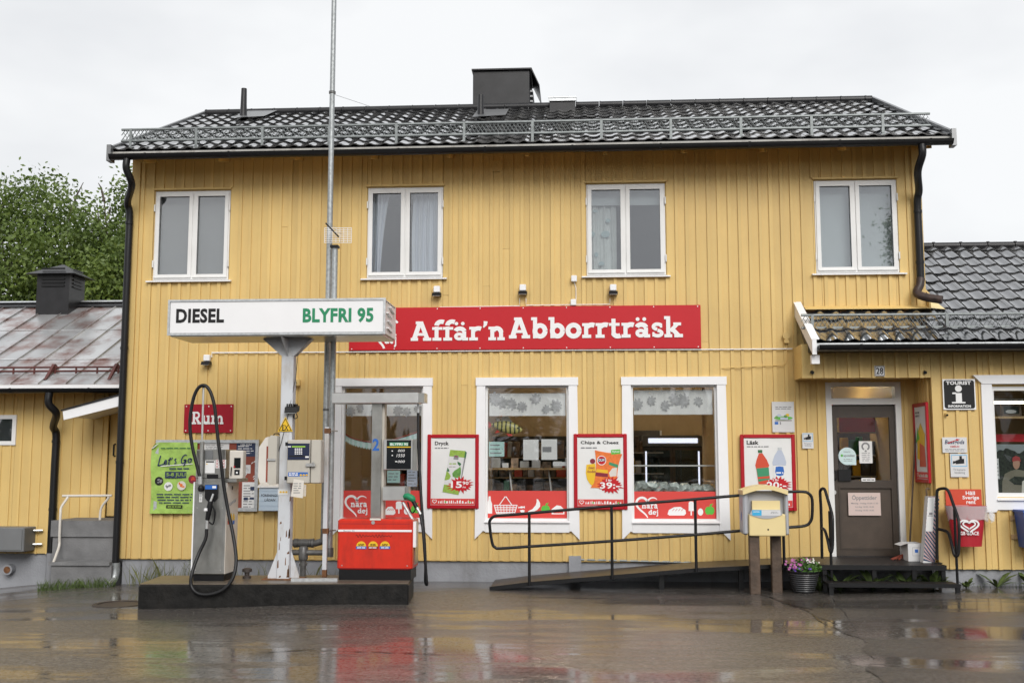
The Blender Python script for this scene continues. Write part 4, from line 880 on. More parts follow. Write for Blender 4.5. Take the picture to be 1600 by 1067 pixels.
for k in range(6): MB().box(a[2] - .012, a[2] - .004, CY0 + .1 + k * .1, CY0 + .14 + k * .1, a[3] - .035, a[3] - .025).build('slot', 'black_print', bxo)
PY = -1.95; pl, pr = at(439, 700, PY).x, at(458, 700, PY).x; pz1 = a[1]
zt0 = at(440, 557, PY).z
post = MB().cbox(pl, pr, PY - .07, PY + .07, ITOP, zt0, .008).build('post', 'post_white', can)
wl, wr = at(413, 524, PY).x, at(489, 524, PY).x
MB().prism([(pl, zt0), (pr, zt0), (wr, pz1 - .014), (wl, pz1 - .014)], 'y', PY - .06, PY + .06).build('head_bracket', 'post_white', can)
MB().prism([(PY - .35, pz1 - .02), (PY + .32, pz1 - .02), (PY + .07, zt0), (PY - .07, zt0)], 'x', (pl + pr) / 2 - .008, (pl + pr) / 2 + .008).build('head_bracket', 'post_white', can)
zg_ = at(440, 862, PY).z
MB().prism([(pl + .002, zg_ + .02), (pl + .002, ITOP + .012), (pl - .11, ITOP + .012), (pl - .11, ITOP + .04)], 'y', PY - .045, PY - .033).build('gusset', 'post_white', can)
MB().prism([(pr - .002, zg_ + .02), (pr - .002, ITOP + .012), (pr + .10, ITOP + .012), (pr + .10, ITOP + .04)], 'y', PY + .02, PY + .032).build('gusset', 'post_white', can)
MB().box(pl - .16, pr + .16, PY - .14, PY + .14, ITOP + .001, ITOP + .012).build('foot_plate', 'rust', can)
q = random.Random(9)
for k in range(16):
    z = ITOP + .02 + (q.random() ** 1.6) * 1.1; x = pr - .008 - q.random() * .05 if k > 4 else pl + q.random() * .06; w_, h_ = q.uniform(.008, .03), q.uniform(.02, .11); MB().poly([(x, z), (x + w_, z + .01), (x + w_ * .8, z + h_), (x + w_ * .2, z + h_ * .8)], PY - .0712).build('rust_spot', 'rust', can)
# EX sign
p = [at(434, 674, PY - .08), at(457.5, 674, PY - .08), at(446, 651, PY - .08)]
ex = thing('warning_sign', 'yellow warning triangle lettered EX on the canopy post', 'sign', (p[0].x, PY - .08, p[0].z))
tri = [(v.x, v.z) for v in p]; cx_, cz_ = sum(v[0] for v in tri) / 3, sum(v[1] for v in tri) / 3; sc_ = lambda k: [(cx_ + (x - cx_) * k, cz_ + (z - cz_) * k) for x, z in tri]
MB().poly(sc_(1.0), PY - .082, .006).build('plate', 'yellow_print', ex); mb = MB(); mb.stroke(sc_(.80), .014, PY - .0835, closed=True); mb.build('border', 'black_print', ex); text('EX', 'black_print', ex, (cx_ - .038, cz_ - .045, cx_ + .038, cz_ + .018), PY - .0845, .01)
# floodlight on the post
p = at(457, 639, PY - .05); fl = thing('post_floodlight', 'small black floodlight clamped to the canopy post above the EX triangle', 'lamp', (p.x, p.y, p.z))
MB().prism([(p.y - .09, p.z - .05), (p.y + .04, p.z - .02), (p.y + .05, p.z + .045), (p.y - .07, p.z + .02)], 'x', p.x - .075, p.x + .075).build('housing', 'black_plastic', fl); MB().box(p.x - .06, p.x + .06, p.y - .088, p.y - .03, p.z - .055, p.z - .046).build('lens', 'galv_light', fl)
for k in range(5): MB().box(p.x - .06 + k * .026, p.x - .05 + k * .026, p.y - .05, p.y + .045, p.z + .03, p.z + .062).build('fin', 'black_plastic', fl)
MB().tube(crom([(p.x + .04, p.y, p.z - .03), (p.x + .06, p.y, p.z - .1), (p.x + .02, p.y, p.z - .11), (p.x + .01, p.y + .05, p.z - .05)], 5), .006, 6).build('cable', 'rubber', fl)
MB().tube([at(467, 540, PY + .02), at(462, 590, PY - .05), at(452, 640, PY - .074), at(440, 690, PY - .074), at(424, 740, PY - .1)], .004, 5).build('cable', 'rubber', fl)
# keypad cabinet (front) and fire cabinet (side)
k_ = rc(448, 687, 484, 755, PY - .22); kt = thing('payment_terminal', 'beige card terminal cabinet with dark keypad panel on the canopy post', 'terminal', ((k_[0] + k_[2]) / 2, PY - .15, k_[1]))
MB().cbox(k_[0], k_[2], PY - .22, PY - .072, k_[1], k_[3], .01).build('door', 'beige_metal', kt)
e = at(503, 700, PY - .16).x; MB().cbox(k_[2] + .006, e, PY - .205, PY - .04, k_[1], k_[3], .01).build('side_case', 'beige_metal', kt)
MB().box(k_[2] - .001, k_[2] + .007, PY - .19, PY - .05, k_[1] + .005, k_[3] - .005).build('seam', 'black_print', kt)
s_ = rc(449.5, 692.5, 484, 718, PY - .225); pn = MB().box(s_[0], s_[2] - .004, PY - .226, PY - .2195, s_[1], s_[3]).build('panel', 'navy_panel', kt)
mb = MB()
for i in range(4):
    for j in range(4): p = at(461.7 + i * 3.1, 701 + j * 2.6, PY - .228); mb.box(p.x - .0085, p.x + .0085, PY - .230, PY - .226, p.z - .006, p.z + .006)
mb.build('keypad', 'white_print', pn); b_ = rc(456, 696.6, 477, 698.6, PY - .226); MB().rect(*b_, PY - .2268).build('display', 'led_green', pn)
b_ = rc(449.8, 696.8, 454.5, 698.5, PY - .226); MB().rect(*b_, PY - .2268).build('logo', 'white_print', pn); b_ = rc(452, 711.5, 480, 713.5, PY - .226); MB().rect(*b_, PY - .2268).build('card_slot', 'black_print', pn); b_ = rc(477, 712.5, 482.5, 715, PY - .226); MB().rect(*b_, PY - .2272).build('arrow', 'white_print', pn)
b_ = rc(450, 737.5, 481, 744, PY - .222); bl = MB().rect(*b_, PY - .2215).build('sticker', 'blue_print', kt); lines('white_print', bl, rc(451, 738.3, 466, 743.2, PY - .222), PY - .2223, 2, .6, .1); mb = MB()
for px in (470, 474.5, 479): p = at(px, 742, PY - .222); mb.ell(p.x, p.z, .014, .012, PY - .2224)
mb.build('badge', 'yellow_print', bl)
p = at(485, 726, PY - .24); MB().box(p.x - .055, p.x + .055, PY - .245, PY - .221, p.z - .018, p.z + .018).build('hasp', 'steel_bright', kt); MB().tube([(p.x + .03, PY - .25, p.z - .02), (p.x + .03, PY - .25, p.z + .028), (p.x + .045, PY - .25, p.z + .03)], .008, 7).build('padlock', 'steel_bright', kt)
for z in (k_[1] + .06, k_[3] - .05): MB().box(k_[0] - .02, k_[0] + .01, PY - .23, PY - .2, z - .022, z + .022).build('hinge', 'black_plastic', kt)
b_ = rc(456, 748, 473.5, 778, PY - .23); nt_ = thing('paper_notice', 'torn white paper notice hanging below the keypad cabinet', 'notice', (b_[0], PY - .23, b_[1]))
MB().poly([(b_[0] - .01, b_[1] + .02), (b_[2] + .0, b_[1]), (b_[2] + .01, b_[3] - .02), (b_[0] + .02, b_[3])], PY - .232, .002).build('sheet', 'paper_cream', nt_); lines('grey_print', nt_, (b_[0] + .02, b_[1] + .05, b_[2] - .02, b_[3] - .04), PY - .2335, 5, .35, .35)
b_ = rc(473, 757, 479, 775, PY - .2); MB().rect(*b_, PY - .22, .002).build('plastic_pocket', 'film', nt_)
b_ = rc(434, 764, 450, 773, PY - .075); bd = thing('badge_sticker', 'small white sticker with yellow badges on the canopy post', 'sticker', (b_[0], PY - .075, b_[1])); MB().rect(*b_, PY - .0735, .0015).build('sheet', 'card_white', bd); mb = MB()
for k in range(3): mb.ell(b_[0] + .035 + k * .035, (b_[1] + b_[3]) / 2, .014, .012, PY - .0748)
mb.build('badge', 'yellow_print', bd)
f0 = rc(421, 680, 437, 757, PY - .1); fc = thing('extinguisher_cabinet', 'grey fibreglass extinguisher cabinet with red stripe hung left of the canopy post', 'cabinet', (f0[0], PY, f0[1]))
xl_ = at(414, 720, PY + .1).x
MB().prism([(f0[0] + .02, f0[1]), (pl - .004, f0[1] + .01), (pl - .004, f0[3] - .01), (f0[0] + .03, f0[3]), (f0[0], f0[3] - .03), (f0[0], f0[1] + .03)], 'y', PY - .16, PY + .08).build('back_case', 'beige_metal', fc)
MB().prism([(f0[0] - .004, f0[1] + .02), (f0[0] - .004, f0[3] - .015), (f0[0] - .04, f0[3] - .03), (xl_, f0[3] - .14), (xl_ - .006, f0[1] + .1), (xl_ + .02, f0[1] + .02)], 'y', PY - .15, PY + .08).build('front_shell', 'paper_cream', fc)
b_ = rc(415.8, 697, 420.6, 753, PY - .15); MB().rect(b_[0], b_[1], b_[2], b_[3], PY - .1512).build('stripe', 'brick_red', fc)
p = at(424, 718, PY - .17); MB().box(p.x - .05, p.x + .05, PY - .175, PY - .16, p.z - .012, p.z + .012).build('latch', 'steel_bright', fc)
MB().tube(crom([(f0[0] + .03, PY - .05, f0[3]), (f0[0] + .04, PY - .05, f0[3] + .02), (f0[0] + .09, PY - .05, f0[3] + .02), (f0[0] + .1, PY - .05, f0[3])], 3), .006, 6).build('carry_handle', 'black_metal', fc)

# ---- vent pipes, plumbing and antenna
VY = -1.48
def vp(px, py, y=VY): return at(px, py, y)
fp = thing('vent_pipe_mast', 'tall galvanised vent pipe mast rising past the roof into the sky', 'mast', (vp(505, 850).x, VY, ITOP))
b0, t0_ = vp(504.5, 846), vp(521, -40)
xm = vp(514, 420).x
MB().tube([(xm, VY, b0.z + .05), (xm, VY, 3.2), (xm, VY, t0_.z + .5)], [.040, .038, .030], 12).build('pipe', 'galvanised', fp)
for py in (145, 640): z = vp(518, py).z; MB().tube([(xm, VY, z - .015), (xm, VY, z + .015)], .044, 12).build('collar', 'pipe_grey', fp)
MB().tube([(xm, VY, vp(520, 147).z), (xm + .38, 1.6, 7.05)], .0025, 5).build('stay_wire', 'pipe_grey', fp)
zt_ = vp(470, 848).z; xt = vp(473, 848).x; xw = vp(456, 848).x
MB().tube(crom([(xm, VY, b0.z + .16), (xm, VY, b0.z + .07), (xm - .02, VY, b0.z + .01), (xm - .10, VY, zt_)], 4) + [(xw - .02, VY, zt_)], .042, 12).build('elbow', 'pipe_grey', fp)
for px, r_ in ((461, .056), (464, .056), (489, .058), (485, .054)): p = vp(px, 848); MB().tube([(p.x - .012, VY, zt_), (p.x + .012, VY, zt_)], r_, 12).build('coupling', 'pipe_grey', fp)
MB().tube([(vp(466, 848).x, VY, zt_), (vp(483, 848).x, VY, zt_)], .052, 12).build('tee', 'pipe_grey', fp)
ap_ = thing('antenna_pipe', 'shorter galvanised vent pipe beside the mast ending below the antenna', 'pipe', (vp(519, 862).x, VY - .1, ITOP))
V2 = VY - .12; x2_ = vp(519.5, 600, V2).x; z2 = vp(500, 863, V2).z; ztp = vp(524, 385, V2).z
MB().tube([(x2_, V2, z2), (x2_, V2, ztp)], .037, 12).build('pipe', 'galvanised', ap_)
MB().tube([(x2_, V2, z2 - .05), (x2_, V2, z2 + .06)], .05, 12).build('elbow', 'pipe_grey', ap_)
MB().tube([(x2_, V2, z2), (vp(456, 863, V2).x, V2, z2)], .034, 12).build('cross_pipe', 'pipe_grey', ap_)
p = vp(474, 863, V2); MB().tube([(p.x, V2, z2 + .075), (p.x, V2, z2 + .05), (p.x, V2, z2 - .07), (p.x, V2, z2 - .09)], [.04, .058, .058, .05], 12).build('tee', 'pipe_grey', ap_)
MB().tube([(p.x, V2, z2 - .08), (p.x, V2, ITOP)], .036, 12).build('riser', 'pipe_grey', ap_); MB().tube([(p.x, V2, z2 - .16), (p.x, V2, z2 - .13)], .048, 10).build('coupling', 'pipe_grey', ap_)
sp = thing('steel_support_post', 'white square steel post with rusty clamps holding the vent pipes', 'post', (vp(508, 890).x, VY - .25, ITOP))
xs_ = vp(509.5, 780, VY - .25).x; MB().box(xs_ - .025, xs_ + .025, VY - .28, VY - .23, ITOP, vp(509, 667, VY - .25).z).build('post', 'post_white', sp)
for py in (673, 829): z = vp(509, py, VY - .25).z; c_ = MB().box(xs_ - .03, xs_ + .04, VY - .285, VY - .225, z - .03, z + .03).build('clamp', 'rust', sp); MB().tube([(xs_ + .03, VY - .25, z), (x2_ + .08, V2 - .03, z)], .008, 6).build('rod', 'steel', c_)
MB().box(xs_ - .026, xs_ + .026, VY - .281, VY - .229, ITOP, ITOP + .09).build('rusty_foot', 'rust', sp)
an = thing('grid_antenna', 'small white grid television antenna on the shorter vent pipe', 'antenna', (x2_, V2, ztp))
mb = MB(); gx0, gx1 = vp(508, 365, V2).x, vp(550, 365, V2).x; gz0, gz1 = vp(520, 380, V2).z, vp(520, 357, V2).z
for k in range(9): z = gz0 + (gz1 - gz0) * k / 8; mb.tube([(gx0, V2 - .03, z), (gx1, V2 - .03 + .02, z)], .0035, 5)
for k in range(8): x = gx0 + (gx1 - gx0) * k / 7; mb.tube([(x, V2 - .03, gz0), (x, V2 - .03, gz1)], .003, 5)
mb.build('reflector_grid', 'white_trim', an); MB().tube([vp(509, 349, V2 - .25), vp(529, 370, V2 - .02)], .009, 7).build('boom', 'black_plastic', an); MB().box(x2_ - .05, x2_ + .05, V2 - .06, V2 + .05, vp(520, 386, V2).z - .015, vp(520, 386, V2).z + .015).build('clamp', 'black_plastic', an)
for px, py in ((511, 351), (516, 357), (521, 362)): c_ = vp(px, py, V2 - .15); MB().tube([(c_.x, V2 - .15, c_.z), (c_.x + .1, V2 - .1, c_.z - .02)], .003, 5).build('element', 'steel', an)

# ---- diesel pump (left)
D0 = -2.24
c0 = rc(302, 753, 351.5, 897, D0); dp = thing('diesel_pump', 'grey steel diesel pump with long black hose looped over a mast', 'fuel pump', ((c0[0] + c0[2]) / 2, D0 + .25, ITOP))
D1 = D0 + .44
MB().box(c0[0] + .01, c0[2] - .005, D0 + .02, D1 - .02, ITOP, c0[1] + .003).build('base', 'black_plastic', dp)
MB().cbox(c0[0], c0[2], D0, D1, c0[1], c0[3], .008).build('cabinet', 'steel', dp)
MB().box(c0[2] + .0005, c0[2] + .007, D0 + .012, D1 - .004, c0[1] + .004, c0[3] - .006).build('side_panel', 'cream_panel', dp); MB().box(c0[0] - .012, c0[0] + .004, D0 - .006, D1, c0[1] + .0, c0[3]).build('edge_strip', 'white_trim', dp)
hd = rc(306, 702, 352, 747.5, D0 + .02); MB().cbox(hd[0], hd[2], D0 + .02, D1 - .02, hd[1], hd[3], .008).build('head', 'steel', dp)
MB().box(c0[0] + .01, c0[2] + .12, D0 + .01, D1, c0[3] + .001, hd[1] - .001).build('waist', 'steel', dp)
b_ = rc(319.5, 703.5, 332, 717, D0); MB().box(b_[0], b_[2], D0 + .012, D0 + .02, b_[1], b_[3]).build('display', 'grey_sheet', dp)
b_ = rc(319.8, 719, 335, 739, D0); pp = MB().box(b_[0], b_[2], D0 + .014, D0 + .02, b_[1], b_[3]).build('notice', 'paper', dp); MB().rect(b_[0] + .01, b_[3] - .025, b_[2] - .01, b_[3] - .008, D0 + .0132).build('print', 'black_print', pp); MB().rect(b_[0] + .015, b_[3] - .05, b_[0] + .028, b_[3] - .036, D0 + .013).build('print', 'yellow_print', pp)
b_ = rc(336, 718, 355, 731.5, D0); pg = MB().box(b_[0], b_[2] - .02, D0 + .015, D0 + .02, b_[1], b_[3]).build('pictogram', 'paper', dp)
mb = MB()
for i in range(3):
    for j in range(3): x, z = b_[0] + .02 + i * .04, b_[1] + .02 + j * .034; mb.stroke([(x - .013, z + .013), (x + .013, z - .013)], .004, D0 + .0138); mb.stroke([(x - .013, z - .013), (x + .013, z + .013)], .004, D0 + .0132)
mb.build('print', 'sign_red', pg)
b_ = rc(322.5, 741, 340, 747, D0); MB().box(b_[0], b_[2], D0 + .013, D0 + .02, b_[1], b_[3]).build('slot', 'black_plastic', dp)
mb = MB(); frame(mb, c0[0] + .025, c0[1] + .03, c0[2] - .025, c0[3] - .03, .003, D0 - .0012, D0 + .0); mb.build('panel_seam', 'grey_print', dp)
for x in (c0[0] + .04, c0[2] - .04):
    for z in (c0[1] + .05, c0[3] - .3): MB().ell(x, z, .007, .007, D0 - .002, .002, 8).build('screw', 'steel_bright', dp)
# card reader door facing front, standing out at the right
r0 = rc(358, 703.5, 381, 748, D0 + .05); rd = MB().cbox(r0[0], r0[2] - .012, D0 + .05, D0 + .17, r0[1], r0[3], .008).build('card_reader', 'cream_panel', dp)
b_ = rc(366, 715, 376, 731, D0 + .05); MB().box(b_[0], b_[2], D0 + .043, D0 + .05, b_[1], b_[3]).build('screen', 'screen', rd)
b_ = rc(366.5, 733.5, 374.5, 741.5, D0 + .05); MB().box(b_[0], b_[2], D0 + .043, D0 + .05, b_[1], b_[3]).build('keypad', 'screen', rd); MB().rect(b_[0] + .02, b_[1] + .015, b_[2] - .02, b_[3] - .025, D0 + .042).build('print', 'white_print', rd)
p = at(361.5, 736, D0 + .045); MB().tube([(p.x, D0 + .03, p.z - .05), (p.x + .005, D0 + .03, p.z + .05)], .007, 7).build('handle', 'black_plastic', rd)
p = at(366, 729, D0 + .04); MB().ell(p.x, p.z, .01, .01, D0 + .0415).build('button', 'sign_red', rd)
# nozzle holster and nozzle
b_ = rc(321.5, 757, 341, 783, D0); hs = MB().prism([(b_[0], b_[3]), (b_[2], b_[3]), (b_[2], b_[1] + .04), (b_[2] - .035, b_[1]), (b_[0] + .035, b_[1]), (b_[0], b_[1] + .04)], 'y', D0 - .03, D0 - .001).build('nozzle_holster', 'black_plastic', dp)
e_ = rc(321.5, 757, 341, 764, D0); bs = MB().rect(e_[0] + .004, e_[1], e_[2] - .004, e_[3] - .003, D0 - .0315).build('blue_label', 'blue_print', hs); MB().rect(e_[0] + .09, e_[1] + .012, e_[2] - .015, e_[3] - .014, D0 - .0325).build('print', 'white_print', bs)
nz_ = MB().tube([at(333, 772, D0 - .05), at(331, 778, D0 - .09), at(328, 786, D0 - .09)], .013, 8).build('nozzle_spout', 'steel_bright', dp)
MB().tube([at(329, 783, D0 - .09), at(327, 795, D0 - .10), at(324, 812, D0 - .09)], [.03, .034, .026], 9).build('nozzle', 'black_plastic', dp)
MB().tube(crom([at(331, 788, D0 - .08), at(336, 800, D0 - .07), at(333, 818, D0 - .07), at(326, 815, D0 - .08)], 4), .010, 7).build('trigger_guard', 'black_plastic', dp)
p = at(321.5, 796, D0 - .13); MB().lathe([(.0, -.02), (.022, -.014), (.022, .014), (0, .02)], p, 10).build('nozzle_knob', 'white_trim', dp)
MB().tube([at(324, 812, D0 - .09), at(323, 828, D0 - .09)], .018, 8).build('swivel', 'steel_bright', dp)
# hose over the mast
mast = vp(318, 601, D0 - .02)
MB().tube([at(313, 752, D0 - .02), at(316, 690, D0 - .02)], .026, 10).build('mast_tube', 'steel', dp); MB().tube([at(315.5, 700, D0 - .02), at(318, 604, D0 - .02)], .013, 8).build('mast_rod', 'steel_bright', dp)
HS = [(323, 826, -.09), (321, 842, -.10), (310, 866, -.14), (300, 895, -.24), (299, 915, -.26), (310, 927, -.28), (330, 928, -.28), (350, 920, -.27), (364, 902, -.24), (369, 875, -.18), (365, 840, -.1), (357, 800, -.05), (350, 760, -.04), (345, 720, -.05), (340, 680, -.05), (336, 640, -.05), (331, 618, -.05), (325, 606, -.05), (318, 602, -.05), (310, 606, -.05), (303, 620, -.05), (298, 645, -.05), (297, 670, -.05), (301, 700, -.05), (308, 728, -.05), (313, 748, -.05)]
MB().tube(crom([at(x, y, D0 + d) for x, y, d in HS], 5), .0205, 9).build('hose', 'rubber', dp)
MB().lathe([(.01, -.02), (.03, -.01), (.03, .015), (.01, .02)], at(318, 603, D0 - .03), 9).build('hose_hook', 'black_plastic', dp)
MB().tube([at(313, 744, D0 - .05), at(313, 756, D0 - .05)], .026, 9).build('swivel', 'steel_bright', dp); p = at(314, 763, D0 - .03); MB().lathe([(0, -.04), (.03, -.03), (.04, 0), (.03, .03), (0, .04)], p, 12).build('outlet_elbow', 'black_plastic', dp)
b_ = rc(311.5, 768, 316, 784, D0); sl_ = MB().rect(*b_, D0 - .0012).build('label_strip', 'paper', dp); lines('grey_print', sl_, (b_[0] + .006, b_[1] + .01, b_[2] - .006, b_[3] - .01), D0 - .002, 6, .5, .2)
for yy, mm in ((.10, 'yellow_print'), (.19, 'yellow_print'), (.28, 'yellow_print')):   # badges on the side panel
    z = at(365, 812, D0 + yy).z; mb = MB(); mb.lathe([(.0, 0)], (0, 0, 0), 3) if False else None
    mb.v = [(c0[2] + .0085, D0 + yy + .035 * math.cos(R(t)), z + .10 * math.sin(R(t)) * .8) for t in range(0, 181, 15)]; mb.f = [tuple(range(len(mb.v)))]; mb.build('badge', mm, dp)
    MB().add([(c0[2] + .0085, D0 + yy - .035, z - .05), (c0[2] + .0085, D0 + yy + .035, z - .05), (c0[2] + .0085, D0 + yy + .035, z - .005), (c0[2] + .0085, D0 + yy - .035, z - .005)], [(0, 1, 2, 3)]).build('badge', 'soda_red' if yy < .2 else 'blue_print', dp)
q = random.Random(5); mb = MB(); z = at(362, 789, D0 + .2).z
P = [(c0[2] + .0088, D0 + .06 + .3 * t, z + .06 * t + .02 * math.sin(t * 40)) for t in [i / 40 for i in range(41)]]; mb.tube(P, .0022, 4); mb.build('scribble', 'grey_print', dp)
p = at(372, 762, D0 + .2); MB().box(c0[2] + .006, c0[2] + .012, D0 + .19, D0 + .215, p.z - .022, p.z + .022).build('lock', 'black_plastic', dp)
p = at(386, 893, -1.9); fn = thing('tank_filler_cap', 'small dark filler cap on the island between pump and post', 'valve', (p.x, -1.9, ITOP)); MB().lathe([(.05, 0), (.05, .025), (.03, .03), (.03, .07), (.058, .075), (.058, .11), (.03, .12)], (p.x, -1.9, ITOP), 12).build('body', 'iron', fn)

# ---- petrol pump (right)
P0 = -2.02
a = rc(527, 811, 644.5, 890, P0); P1 = P0 + .46
pp2 = thing('petrol_pump', 'red petrol pump with steel column and overhead hose arm', 'fuel pump', ((a[0] + a[2]) / 2, P0 + .23, ITOP))
MB().box(a[0] + .02, a[2] - .02, P0 + .02, P1 - .02, ITOP, a[1] + .004).build('base', 'black_plastic', pp2)
cab = MB().cbox(a[0], a[2], P0, P1, a[1], a[3], .02).build('cabinet', 'pump_red', pp2)
b_ = rc(528.5, 827.2, 644, 830.5, P0); wb = MB().box(b_[0], b_[2] - .005, P0 - .005, P0 + .001, b_[1], b_[3]).build('white_band', 'white_trim', cab)
text('Bensin 95', 'grey_print', wb, rc(537, 827.8, 554, 830, P0), P0 - .006, name='lettering')
for i, px in enumerate((564.5, 583, 601.5)):
    p = at(px, 853, P0); mb = MB(); mb.poly(arc(p.x, p.z, .058, .058, 0, 180, 14), P0 - .003, .002); bd = mb.build('badge', 'yellow_print', cab); MB().rect(p.x - .062, p.z - .032, p.x + .062, p.z - .001, P0 - .004, .002).build('badge_band', 'blue_print' if i != 1 else 'maroon_print', bd); lines('black_print', bd, (p.x - .035, p.z + .005, p.x + .035, p.z + .03), P0 - .0045, 2, .6, .1); lines('white_print', bd, (p.x - .05, p.z - .026, p.x + .05, p.z - .008), P0 - .0052, 1, .6, .1)
q = random.Random(8); mb = MB(); x0_, x1_ = at(556, 837, P0).x, at(612, 837, P0).x; z = at(580, 837, P0).z
mb.stroke([(x0_ + (x1_ - x0_) * t, z + .018 * math.sin(t * 70) * (.6 + .4 * math.sin(t * 13))) for t in [i / 150 for i in range(151)]], .005, P0 - .002); mb.build('scribble', 'black_print', cab)
p = at(583, 816, P0); MB().ell(p.x, p.z, .022, .022, P0 - .006, .006).build('lock', 'steel_bright', cab); MB().rect(*rc(578, 809.5, 595, 812.5, P0), P0 - .003, .003).build('sticker', 'paper_cream', cab)
for z in (a[3] - .055, a[1] + .012): MB().box(a[0] + .03, a[2] - .03, P0 - .0015, P0 + .0, z, z + .004).build('panel_seam', 'maroon_print', cab)
for x in (a[0] + .06, a[2] - .06): MB().ell(x, a[1] + .05, .008, .008, P0 - .003, .003, 8).build('screw', 'steel_bright', cab)
# white hose guide panel at right of the cabinet
MB().box(a[2] + .001, a[2] + .035, P0 + .03, P0 + .14, at(647, 855, P0).z, at(647, 815, P0).z).build('cable_guard', 'white_trim', pp2)
cw = rc(580.5, 628, 597.5, 810, P0 + .16); colm = MB().cbox(cw[0], cw[2] - .01, P0 + .14, P0 + .32, a[3] - .01, cw[3] + .02, .006).build('column', 'steel', pp2)
MB().box(cw[2] - .009, cw[2] + .02, P0 + .16, P0 + .30, a[3], cw[3]).build('column_side', 'beige_metal', pp2)
text('2', 'blue_print', colm, rc(582, 685, 592.5, 704, P0 + .14), P0 + .138, .03)
bm = rc(519, 613.5, 654, 630, P0 + .08); MB().cbox(bm[0], bm[2], P0 + .06, P0 + .36, bm[1], bm[3], .006).build('hose_arm', 'steel_bright', pp2)
e_ = at(666, 622, P0 + .34).x; MB().box(bm[2] + .001, bm[2] + .07, P0 + .08, P0 + .34, bm[1] + .01, bm[3] - .005).build('arm_end', 'steel', pp2)
d_ = rc(599, 686, 644, 734, P0 + .1); ds = MB().cbox(d_[0], d_[2], P0 + .1, P0 + .34, d_[1], d_[3], .008).build('display_head', 'steel_bright', pp2)
MB().box(d_[2] + .0005, d_[2] + .05, P0 + .14, P0 + .32, d_[1] - .01, d_[3]).build('counter_case', 'steel', pp2)
sc_ = rc(604, 687.5, 643, 732.5, P0 + .1); scr = MB().rect(sc_[0], sc_[1], sc_[2] - .006, sc_[3], P0 + .0985, .002).build('screen', 'screen', ds)
MB().rect(*rc(608.5, 691, 638, 696.5, P0 + .1), P0 + .0975).build('label', 'label_green', scr); text('BLYFRI 95', 'white_print', scr, rc(610, 691.8, 637.5, 695.8, P0 + .1), P0 + .0968, .02); MB().rect(*rc(604.5, 697.5, 642, 699, P0 + .1), P0 + .0975).build('yellow_bar', 'yellow_print', scr)
text('000', 'white_print', scr, rc(622, 702, 632.5, 705.8, P0 + .1), P0 + .097, shear=.2); text('1550', 'white_print', scr, rc(619.5, 709, 632.5, 713.8, P0 + .1), P0 + .097, shear=.2); text('000', 'white_print', scr, rc(621.5, 719, 632.5, 722.8, P0 + .1), P0 + .097, shear=.2)
for py in (703.5, 710.5): MB().rect(*rc(612, py, 614, py + 1.6, P0 + .1), P0 + .097).build('print', 'white_print', scr)
MB().rect(*rc(617.5, 720, 620.5, 721.6, P0 + .1), P0 + .097).build('print', 'white_print', scr)
b_ = rc(597.5, 760, 632, 782, P0 + .08); MB().cbox(b_[0], b_[2], P0 + .08, P0 + .30, b_[1], b_[3], .006).build('nozzle_box', 'steel_bright', pp2); MB().box(b_[2] + .001, b_[2] + .04, P0 + .14, P0 + .28, b_[1] - .0, b_[3]).build('holster', 'steel', pp2)
NY = P0 + .10
MB().tube([at(629, 784, NY + .05), at(645, 812, NY + .05)], .02, 8).build('nozzle_cradle', 'galv_light', pp2)
MB().tube(crom([at(632, 776, NY), at(637, 775, NY - .02), at(644, 779, NY - .03), at(646, 783, NY - .03)], 4), [.03, .034, .036, .037, .038, .039, .040, .041, .041, .038, .034, .03, .026], 10).build('nozzle', 'green_print', pp2)
MB().tube([at(645, 781, NY - .03), at(651, 793, NY - .04)], .026, 9).build('nozzle_grip', 'black_plastic', pp2)
MB().tube(crom([at(637, 784, NY), at(641, 797, NY), at(645, 801, NY), at(651, 793, NY - .02)], 4), .008, 7).build('trigger_guard', 'black_plastic', pp2)
MB().tube([at(651, 792, NY - .04), at(657, 803, NY - .05)], .02, 9).build('swivel', 'steel_bright', pp2)
MB().tube([at(653.5, 618, P0 + .2), at(653.5, 650, P0 + .2)], .016, 8).build('hose_joint', 'galv_light', pp2)
HS2 = [(653.5, 645, .2), (654, 690, .18), (656, 740, .15), (659, 790, .10), (663, 840, .06), (665, 885, .04), (664.5, 907, .03), (667, 913, .02), (666.5, 905, 0), (664, 870, -.02), (661, 830, .0), (657, 803, .05)]
MB().tube(crom([at(x, y, P0 + d) for x, y, d in HS2], 6), .0175, 9).build('hose', 'rubber', pp2)
MB().box(a[2] + .001, a[2] + .008, P0 + .15, P0 + .40, a[1] + .05, a[3] - .05).build('side_plate', 'steel', pp2)
